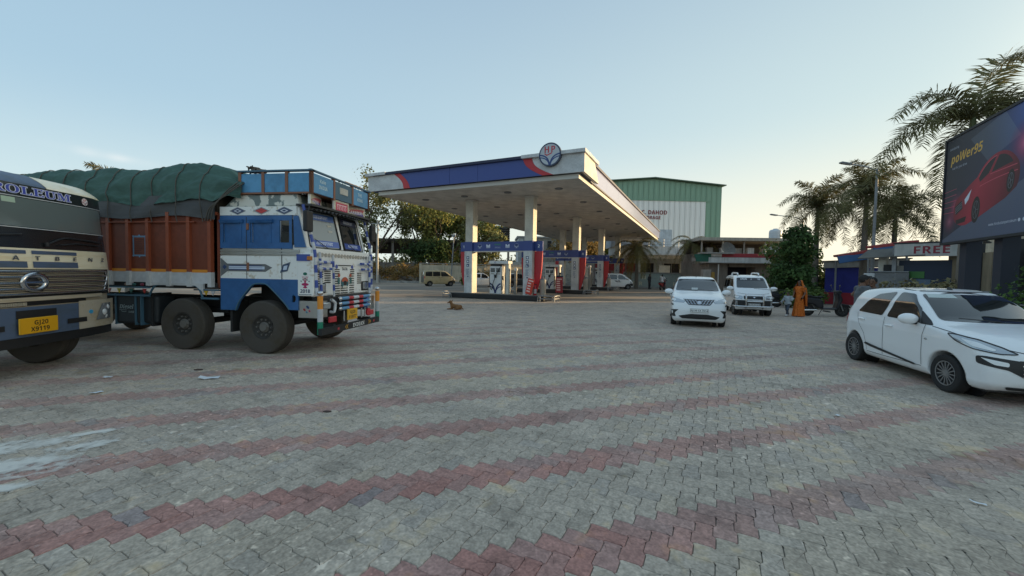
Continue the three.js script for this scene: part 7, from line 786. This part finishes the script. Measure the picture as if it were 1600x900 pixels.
// ---------------------------------------------------------------- people, dog, two-wheelers
const skinM = mat(lin(0.17, 0.085, 0.05), 0.6), hairM = mat(lin(0.012, 0.01, 0.009), 0.7), eyeM = mat(lin(0.01, 0.008, 0.007), 0.3), lipM2 = mat(lin(0.13, 0.045, 0.035), 0.6);
const HAND = (() => { // relaxed right hand hanging along -y, palm towards -x, thumb to +z
  const F = [[0.03, 0.071, 0.0078], [0.011, 0.079, 0.0082], [-0.009, 0.074, 0.0078], [-0.028, 0.058, 0.0068]], b = F.map(([z, l, r]) => { const p0 = [0, -0.075, z], p1 = [-0.006, -0.075 - l * 0.5, z * 1.08], p2 = [-0.022, -0.075 - l * 0.82, z * 1.1], p3 = [-0.038, -0.075 - l, z * 1.1]; return [[p0, p1, r, r], [p1, p2, r, r * 0.92], [p2, p3, r * 0.92, r * 0.75]]; });
  const th = [[[0, -0.03, 0.024], [-0.012, -0.06, 0.05], 0.013, 0.011], [[-0.012, -0.06, 0.05], [-0.024, -0.09, 0.056], 0.0105, 0.008]];
  const f = (x, y, z) => { let d = Math.hypot(x / 0.6, (y + 0.045) / 1.45, z / 1.15) - 0.033; d *= 0.6; d = smin(d, cap(x, y, z, [0, 0.02, 0], [0, -0.03, 0], 0.024, 0.024), 0.02); for (const c of b) { let e = 1; for (const [p, q, r1, r2] of c) e = Math.min(e, cap(x, y, z, p, q, r1, r2)); d = smin(d, e, 0.006); } for (const [p, q, r1, r2] of th) d = smin(d, cap(x, y, z, p, q, r1, r2), 0.008); return d; };
  return nets(f, [-0.07, -0.18, -0.06], [0.04, 0.04, 0.08], 0.0055, 1);
})();
// J: joints of a figure facing +z; k scales the radii
function figure(name, label, p, turn, J, o) {
  const t = thing(name, label, 'person', p, turn), k = o.k ?? 1, S = o.scale ?? 1, hd = J.head, c = o.cell ?? 0.022;
  const rt = (q) => { const x = q[0] - hd[0], y = q[1] - hd[1], z = q[2] - hd[2], a = o.headTurn ?? 0; return [x * Math.cos(a) - z * Math.sin(a), y, x * Math.sin(a) + z * Math.cos(a)]; };
  const headF = (x, y, z) => { const [a, b, d] = rt([x, y, z]); let s = (Math.hypot(a / 0.076, (b - 0.02) / 0.1, d / 0.095) - 1) * 0.082; s = smin(s, cap(a, b, d, [0, -0.07, 0.03], [0, -0.085, 0.055], 0.042, 0.03), 0.04); s = smin(s, cap(a, b, d, [0, 0.01, 0.09], [0, -0.025, 0.108], 0.008, 0.013), 0.015); for (const q of [-1, 1]) { s = smin(s, cap(a, b, d, [q * 0.076, 0.015, -0.005], [q * 0.08, -0.02, 0], 0.012, 0.01), 0.01); s = smax(s, 0.016 - Math.hypot(a - q * 0.031, b - 0.012, d - 0.096), 0.01); } return s; };
  const arms = []; for (const s of ['l', 'r']) arms.push([J[s + 'sh'], J[s + 'el'], 0.05 * k, 0.04 * k], [J[s + 'el'], J[s + 'wr'], 0.04 * k, 0.028 * k]);
  const legs = []; for (const s of ['l', 'r']) legs.push([J[s + 'hip'], J[s + 'kn'], 0.082 * k, 0.056 * k], [J[s + 'kn'], J[s + 'an'], 0.058 * k, 0.038 * k], [J[s + 'an'], J[s + 'to'], 0.04 * k, 0.03 * k]);
  const tor = [[J.pelvis, J.chest, 0.125 * k, 0.135 * k], [J.lsh, J.rsh, 0.065 * k, 0.065 * k], [J.chest, J.neck, 0.1 * k, 0.06 * k], [J.lhip, J.rhip, 0.1 * k, 0.1 * k]];
  const un = (list, off, kk) => (x, y, z) => { let d = 9; for (const [a, b, r1, r2] of list) d = smin(d, cap(x, y, z, a, b, r1 + off, r2 + off), kk); return d; };
  const box = (list, m = 0.2) => { const lo = [9, 9, 9], hi = [-9, -9, -9]; for (const q of list.flatMap((l) => [l[0], l[1]])) for (let i = 0; i < 3; i++) { lo[i] = Math.min(lo[i], q[i] - m); hi[i] = Math.max(hi[i], q[i] + m); } return [lo, hi]; };
  const all = [...arms, ...legs, ...tor, [J.neck, J.head, 0.05 * k, 0.045 * k]], [lo, hi] = box(all), bodyF = un(all, 0, 0.04);
  const gs = [nets(bodyF, lo, hi, c, 1), nets(headF, [hd[0] - 0.14, hd[1] - 0.15, hd[2] - 0.14], [hd[0] + 0.14, hd[1] + 0.15, hd[2] + 0.14], 0.008, 1)];
  for (const s of ['l', 'r']) { const g = HAND.clone(), w = V3(J[s + 'wr']), d = w.clone().sub(V3(J[s + 'el'])).normalize(); if (s === 'l') g.scale(-1, 1, 1); g.scale(k, k, k); g.applyQuaternion(new THREE.Quaternion().setFromUnitVectors(new THREE.Vector3(0, -1, 0), d)); g.translate(w.x, w.y, w.z); gs.push(g); }
  for (const g of gs) for (const q of Object.keys(g.attributes)) if (q === 'uv') g.deleteAttribute(q);
  const body = mesh(mergeGeometries(gs.map((g) => g.toNonIndexed())), skinM, 'body', t);
  const face = (x, y, z) => { const a = o.headTurn ?? 0; return [hd[0] + x * Math.cos(a) + z * Math.sin(a), hd[1] + y, hd[2] - x * Math.sin(a) + z * Math.cos(a)]; };
  for (const s of [-1, 1]) { mb().sph(0.012, ...face(s * 0.031, 0.012, 0.086)).build('eye', eyeM, body); mb().cyl(face(s * 0.018, 0.034, 0.094), face(s * 0.05, 0.034, 0.084), 0.004, 0.003, 5).build('eyebrow', hairM, body); } mb().cyl(face(-0.02, -0.052, 0.09), face(0.02, -0.052, 0.09), 0.006, 0.006, 6).build('mouth', lipM2, body);
  if (o.hair !== false) { const hf = (x, y, z) => { const [a, b, d] = rt([x, y, z]); let s = (Math.hypot(a / 0.086, (b - 0.03) / 0.105, (d + 0.012) / 0.1) - 1) * 0.09; s += 0.004 * Math.sin(a * 160) * Math.sin(d * 150 + b * 90); return smax(s, 0.03 - (b + 0.02 - d * 0.75 + 0.03) , 0.02); }; mesh(nets(hf, [hd[0] - 0.14, hd[1] - 0.14, hd[2] - 0.15], [hd[0] + 0.14, hd[1] + 0.17, hd[2] + 0.15], 0.01, 1), hairM, 'hair', t); }
  const cloth = (nm, list, off, m, cut, cc = c) => { const f0 = un(list, off, 0.06), [a, b] = box(list); mesh(nets((x, y, z) => { let d = f0(x, y, z) + 0.006 * Math.sin(y * 38 + x * 22) * Math.sin(z * 26 + y * 9); return cut ? smax(d, cut(x, y, z), 0.012) : d; }, a, b, cc, 1), m, nm, t); };
  if (o.shirt) { const ua = []; for (const s of ['l', 'r']) { const e = o.longSleeve ? 1 : 0.75; ua.push([J[s + 'sh'], V3(J[s + 'sh']).lerp(V3(J[s + 'el']), e).toArray(), 0.05 * k, 0.045 * k]); if (o.longSleeve) ua.push([J[s + 'el'], V3(J[s + 'el']).lerp(V3(J[s + 'wr']), 0.9).toArray(), 0.045 * k, 0.034 * k]); } cloth('shirt', [...tor.slice(0, 2), ...ua, [J.lhip, J.rhip, 0.11 * k, 0.11 * k]], 0.02, o.shirt, (x, y) => y - J.neck[1] - 0.015); }
  if (o.trousers) { cloth('trousers', [...legs.filter((_, i) => i % 3 !== 2), [J.lhip, J.rhip, 0.105 * k, 0.105 * k]], 0.016, o.trousers, (x, y) => y - J.pelvis[1] - 0.05); }
  if (o.shoes) for (const s of ['l', 'r']) mesh(nets(un([[J[s + 'an'], J[s + 'to'], 0.05 * k, 0.038 * k], [V3(J[s + 'an']).add(new THREE.Vector3(0, -0.035, 0)).toArray(), V3(J[s + 'to']).toArray(), 0.045 * k, 0.036 * k]], 0.006, 0.02), ...box([[J[s + 'an'], J[s + 'to']]], 0.12), 0.014, 1), o.shoes, 'shoe', t);
  if (o.extra) o.extra(t, J, bodyF); t.scale.setScalar(S); return t;
}
const stand = (o = {}) => ({ pelvis: [0, 0.96, 0], chest: [0, 1.28, 0.01], neck: [0, 1.47, 0], head: [0, 1.615, 0.03], lsh: [0.185, 1.42, 0], rsh: [-0.185, 1.42, 0], lel: [0.24, 1.14, -0.02], rel: [-0.24, 1.14, -0.02], lwr: [0.25, 0.9, 0.07], rwr: [-0.25, 0.9, 0.07], lhip: [0.09, 0.93, 0], rhip: [-0.09, 0.93, 0], lkn: [0.1, 0.5, 0.02], rkn: [-0.1, 0.5, 0.02], lan: [0.11, 0.08, -0.02], ran: [-0.11, 0.08, -0.02], lto: [0.125, 0.035, 0.15], rto: [-0.125, 0.035, 0.15], ...o });
const cl = (r, g, b) => mat(lin(r, g, b), 0.85, { map: GRIME });
figure('person', 'person in a grey shirt standing behind the near hatchback, left of two', [8.5, 0, -9.7], 1.2, stand(), { shirt: cl(0.12, 0.13, 0.14), trousers: cl(0.05, 0.05, 0.06), shoes: black, scale: 1.03 });
figure('person', 'person with raised forearm behind the near hatchback, right of two', [9.02, 0, -10.0], -1.0, stand({ rel: [-0.32, 1.3, 0.2], rwr: [-0.2, 1.52, 0.22] }), { shirt: cl(0.09, 0.085, 0.08), trousers: cl(0.05, 0.05, 0.06), shoes: black, scale: 1.0 });
figure('person', 'person in dark clothes standing at the nose of the farthest white van', [16.0, 0, -46.6], 0.6, stand({ lel: [0.36, 1.2, -0.1], lwr: [0.2, 1.02, 0.0] }), { shirt: cl(0.025, 0.025, 0.03), trousers: cl(0.02, 0.02, 0.025), shoes: black, longSleeve: true, cell: 0.03 });
figure('person', 'attendant in dark clothes beside the second fuel dispenser', ab(12.6, 5.1, 0.0), 0.3, stand(), { shirt: cl(0.03, 0.04, 0.07), trousers: cl(0.025, 0.025, 0.03), shoes: black, cell: 0.03 });
{ // woman walking left, boy at her side
  const sari = noiseTex(256, (u, v, i, j) => { const a = tfbm(u, v, 24, 3), m = sstep(0.5, 0.66, a), q = NT[(i * 57 + j * 911) & 65535] > 0.93 ? 0.25 : 0; return [0.8 + 0.2 * m, 0.62 + 0.3 * m + q, 0.4 + 0.5 * m + q]; }, 3), sm = mat(lin(0.85, 0.30, 0.035), 0.7, { map: sari, side: THREE.DoubleSide });
  const J = stand({ lel: [0.26, 1.12, 0.02], lwr: [0.24, 0.9, 0.2], rel: [-0.24, 1.14, 0.04], rwr: [-0.14, 1.0, 0.24], lkn: [0.09, 0.5, 0.12], lan: [0.09, 0.1, 0.16], lto: [0.1, 0.035, 0.31], rkn: [-0.09, 0.5, -0.02], ran: [-0.09, 0.1, -0.16], rto: [-0.1, 0.035, 0.0] });
  figure('person', 'person in an orange sari with the cloth drawn over the head, walking beside a child', [12.5, 0, -17.35], -1.22, J, { k: 0.92, scale: 0.9, hair: true, extra: (t) => {
    const skirt = (x, y, z) => { const v = clamp((1.06 - y) / 1.04), a = Math.atan2(x, z), r = lerp(0.155, 0.235, v) + 0.016 * v * Math.sin(a * 13 + y * 3) + 0.012 * v * Math.sin(a * 7 - y * 5), q = Math.hypot(x * 1.05, (z - 0.05 * v) * (0.95 - 0.2 * v)); return smax(q - r, Math.abs(y - 0.53) - 0.51, 0.03); };
    mesh(nets(skirt, [-0.35, 0, -0.4], [0.35, 1.12, 0.45], 0.022, 1), sm, 'skirt', t);
    const top = (x, y, z) => { let d = cap(x, y, z, [0, 1.0, 0], [0, 1.32, 0.01], 0.15, 0.15); d = smin(d, cap(x, y, z, [0.17, 1.4, 0], [-0.17, 1.4, 0], 0.08, 0.08), 0.08); d = smin(d, cap(x, y, z, [0.17, 1.4, 0], [0.21, 1.24, 0], 0.064, 0.06), 0.03); d = smin(d, cap(x, y, z, [-0.17, 1.4, 0], [-0.21, 1.24, 0], 0.064, 0.06), 0.03); return smax(d + 0.006 * Math.sin(y * 40 + x * 30), y - 1.47, 0.02); };
    mesh(nets(top, [-0.34, 0.8, -0.25], [0.34, 1.52, 0.25], 0.02, 1), sm, 'blouse', t);
    const veil = sheet(40, 46, (u, v) => { const a = lerp(-2.2, 2.2, u), top = v < 0.25, q = v / 0.25; if (top) { const e = (1 - q) * 1.35, r = 0.115; return [Math.sin(a) * r * Math.cos(e) , 1.625 + 0.012 + 0.125 * Math.sin(e), 0.01 - Math.cos(a) * r * Math.cos(e) * 1.05]; } const s = (v - 0.25) / 0.75, r = lerp(0.118, 0.27, sstep(0, 0.3, s)) * lerp(1, 0.86, sstep(0.5, 1, s)); return [Math.sin(a * lerp(1, 0.72, s)) * r * (1 + 0.05 * Math.sin(a * 9 + s * 3)), 1.635 - s * 1.13, 0.0 - Math.cos(a * lerp(1, 0.72, s)) * r * (0.92 + 0.08 * Math.sin(a * 11)) - 0.14 * s * s]; }); mesh(veil, sm, 'veil', t);
  } });
  figure('person', 'small child in a pale shirt walking hand in hand with the person in orange', [12.0, 0, -17.35], -1.1, stand({ lel: [0.25, 1.2, 0.04], lwr: [0.33, 1.32, -0.06], lkn: [0.09, 0.52, 0.2], lan: [0.09, 0.12, 0.22], lto: [0.1, 0.06, 0.4], rkn: [-0.09, 0.5, -0.06], ran: [-0.09, 0.12, -0.26], rto: [-0.1, 0.035, -0.1], rel: [-0.3, 1.18, 0.02], rwr: [-0.42, 1.0, 0.1] }), { k: 1.15, scale: 0.6, shirt: cl(0.4, 0.44, 0.47), longSleeve: true, trousers: cl(0.07, 0.09, 0.12), shoes: whiteP });
}
function scooter(label, p, turn, col, o = {}) { // heading +x
  const t = thing('scooter', label, 'scooter', p, turn), m = mat(col, 0.45), grey = mat(lin(0.06, 0.06, 0.065), 0.5);
  wheel(t, 0.66, 0.25, 0.001, 0.11, { spokes: 6, rim: 0.6, cover: grey }); wheel(t, -0.62, 0.25, 0.001, 0.12, { spokes: 6, rim: 0.6, cover: grey });
  mb().ext(roundPoly([[-0.98, 0.66], [-0.9, 0.8], [-0.2, 0.74], [-0.08, 0.62], [-0.06, 0.34], [-0.3, 0.34], [-0.42, 0.48], [-0.72, 0.52]], 0.08), 0.3, [0, 0, 0], [0, 0, 0], 0.06).build('rear_body', m, t); mb().ext(roundPoly([[-1.02, 0.84], [-0.6, 0.88], [-0.4, 0.82], [-0.08, 0.84], [-0.1, 0.74], [-0.95, 0.76]], 0.05), 0.25, [0, 0, 0], [0, 0, 0], 0.05).build('seat', rubber, t);
  mb().rb(0.52, 0.08, 0.3, 0.03, 0.14, 0.32, 0).build('floorboard', grey, t); mb().ext(roundPoly([[0.36, 0.3], [0.48, 0.32], [0.62, 0.72], [0.5, 0.98], [0.42, 0.98], [0.46, 0.7]], 0.05), 0.38, [0, 0, 0], [0, 0, 0], 0.08).build('front_apron', m, t); mb().ext(roundPoly([[0.4, 0.44], [0.62, 0.55], [0.88, 0.5], [0.95, 0.36], [0.8, 0.44], [0.6, 0.46]], 0.04), 0.15, [0, 0, 0], [0, 0, 0], 0.03).build('front_mudguard', m, t);
  for (const s of [-1, 1]) mb().cyl([0.66, 0.25, s * 0.075], [0.52, 0.62, s * 0.07], 0.022).build('fork', steel, t); const hb = mb().tube([[0.36, 1.05, -0.34], [0.42, 1.03, -0.15], [0.44, 1.02, 0.15], [0.36, 1.05, 0.34]], 0.017, 7).build('handlebar', grey, t); for (const s of [-1, 1]) mb().cyl([0.36, 1.05, s * 0.28], [0.35, 1.055, s * 0.4], 0.022).build('grip', rubber, hb); mb().rb(0.2, 0.16, 0.26, 0.05, 0.48, 1.0, 0).build('headlamp_cowl', m, t); mb().sph(0.07, 0.58, 1.0, 0, 0.5, 0.8, 1.2).build('headlamp', lampG, t);
  for (const s of [-1, 1]) { mb().cyl([0.42, 1.04, s * 0.2], [0.38, 1.25, s * 0.3], 0.008, 0.008, 5).sph(0.05, 0.38, 1.28, s * 0.31, 0.3, 0.8, 1.2, 10).build('mirror', grey, t); } mb().cyl([-0.9, 0.24, 0.17], [-0.35, 0.26, 0.16], 0.05, 0.04, 12).build('exhaust', chrome, t); mb().box(0.04, 0.05, 0.5, 0.1, 0.2, 0).build('stand_bar', grey, t); mb().cyl([0.0, 0.3, -0.12], [-0.06, 0.01, -0.28], 0.013).build('side_stand', grey, t); mb().rb(0.05, 0.08, 0.18, 0.02, -0.99, 0.68, 0).build('tail_light', redP, t); mb().tube([[-0.9, 0.86, -0.12], [-1.1, 0.94, -0.1], [-1.1, 0.94, 0.1], [-0.9, 0.86, 0.12]], 0.014, 6).build('grab_rail', chrome, t); return t;
}
const sc1 = scooter('black scooter parked behind the person in orange, front wheel to the right', [13.85, 0, -17.7], -0.2, lin(0.012, 0.013, 0.018)); sc1.scale.setScalar(1.06);
const sc2 = scooter('dark scooter parked beneath the conical tree, partly behind the lettered van', [15.5, 0, -22.3], -0.3, lin(0.014, 0.014, 0.018));
const sc3 = scooter('white scooter standing deepest under the conical tree', [15.9, 0, -23.5], 2.6, lin(0.5, 0.5, 0.5));
const sc4 = scooter('red scooter carrying the rider in a white shirt, beside the painted wall', [16.8, 0, -44.7], 0.9, lin(0.25, 0.02, 0.02));
figure('person', 'rider in a white shirt seated on the red scooter', [16.68, 0, -44.56], 0.9 + PI / 2, stand({ pelvis: [0, 0.97, -0.05], chest: [0, 1.28, 0.05], neck: [0, 1.45, 0.08], head: [0, 1.6, 0.12], lhip: [0.09, 0.95, 0], rhip: [-0.09, 0.95, 0], lkn: [0.2, 0.78, 0.42], rkn: [-0.2, 0.78, 0.42], lan: [0.16, 0.42, 0.3], ran: [-0.16, 0.42, 0.3], lto: [0.16, 0.38, 0.48], rto: [-0.16, 0.38, 0.48], lsh: [0.185, 1.4, 0.06], rsh: [-0.185, 1.4, 0.06], lel: [0.3, 1.18, 0.25], rel: [-0.3, 1.18, 0.25], lwr: [0.3, 1.08, 0.46], rwr: [-0.3, 1.08, 0.46] }), { shirt: cl(0.55, 0.55, 0.55), longSleeve: false, trousers: cl(0.02, 0.02, 0.03), shoes: black, cell: 0.03 });
{ // dog lying with its head up
  const t = thing('dog', 'tan dog with pricked ears lying on the paving before the first pump island', 'dog', [-2.55, 0, -17.85], -0.25); t.scale.setScalar(0.86);
  const f = (x, y, z) => { let d = cap(x, y, z, [-0.1, 0.17, 0], [0.3, 0.14, 0.02], 0.115, 0.12); d = smin(d, cap(x, y, z, [0.3, 0.13, 0.06], [0.2, 0.07, 0.15], 0.1, 0.06), 0.05); d = smin(d, cap(x, y, z, [0.2, 0.06, 0.16], [0.05, 0.03, 0.18], 0.04, 0.026), 0.03); d = smin(d, cap(x, y, z, [-0.12, 0.2, 0.02], [-0.2, 0.36, 0.04], 0.1, 0.062), 0.06); d = smin(d, cap(x, y, z, [-0.2, 0.39, 0.04], [-0.24, 0.4, 0.06], 0.07, 0.06), 0.03); d = smin(d, cap(x, y, z, [-0.25, 0.38, 0.08], [-0.32, 0.355, 0.14], 0.042, 0.028), 0.03);
    for (const s of [-1, 1]) { d = smin(d, cap(x, y, z, [-0.19 + s * 0.035, 0.43, 0.03 - s * 0.035], [-0.18 + s * 0.05, 0.515, 0.02 - s * 0.05], 0.026, 0.006), 0.018); d = smin(d, cap(x, y, z, [-0.14, 0.13, s * 0.07], [-0.16, 0.04, s * 0.08], 0.05, 0.032), 0.04); d = smin(d, cap(x, y, z, [-0.16, 0.035, s * 0.08], [-0.36, 0.028, s * 0.09 + 0.03], 0.032, 0.026), 0.03); } d = smin(d, cap(x, y, z, [0.4, 0.1, 0.02], [0.52, 0.04, 0.1], 0.03, 0.016), 0.03); return d; };
  const g = nets(f, [-0.42, -0.01, -0.22], [0.58, 0.56, 0.3], 0.012, 2).toNonIndexed(); boxUV(g); const fur = noiseTex(128, (u, v) => { const a = tfbm(u, v, 10, 4); return [0.7 + 0.4 * a, 0.62 + 0.42 * a, 0.55 + 0.4 * a]; }, 2); const b = mesh(g, mat(lin(0.27, 0.155, 0.075), 0.95, { map: fur }), 'body', t); mb().sph(0.016, -0.34, 0.36, 0.155).build('nose', black, b); for (const s of [-1, 1]) mb().sph(0.009, -0.265 + s * 0.03, 0.405, 0.105 - s * 0.02).build('eye', eyeM, b);
}
scene.traverse((o) => { if (o.isMesh) { o.castShadow = true; o.receiveShadow = true; } });
renderer.render(scene, camera);
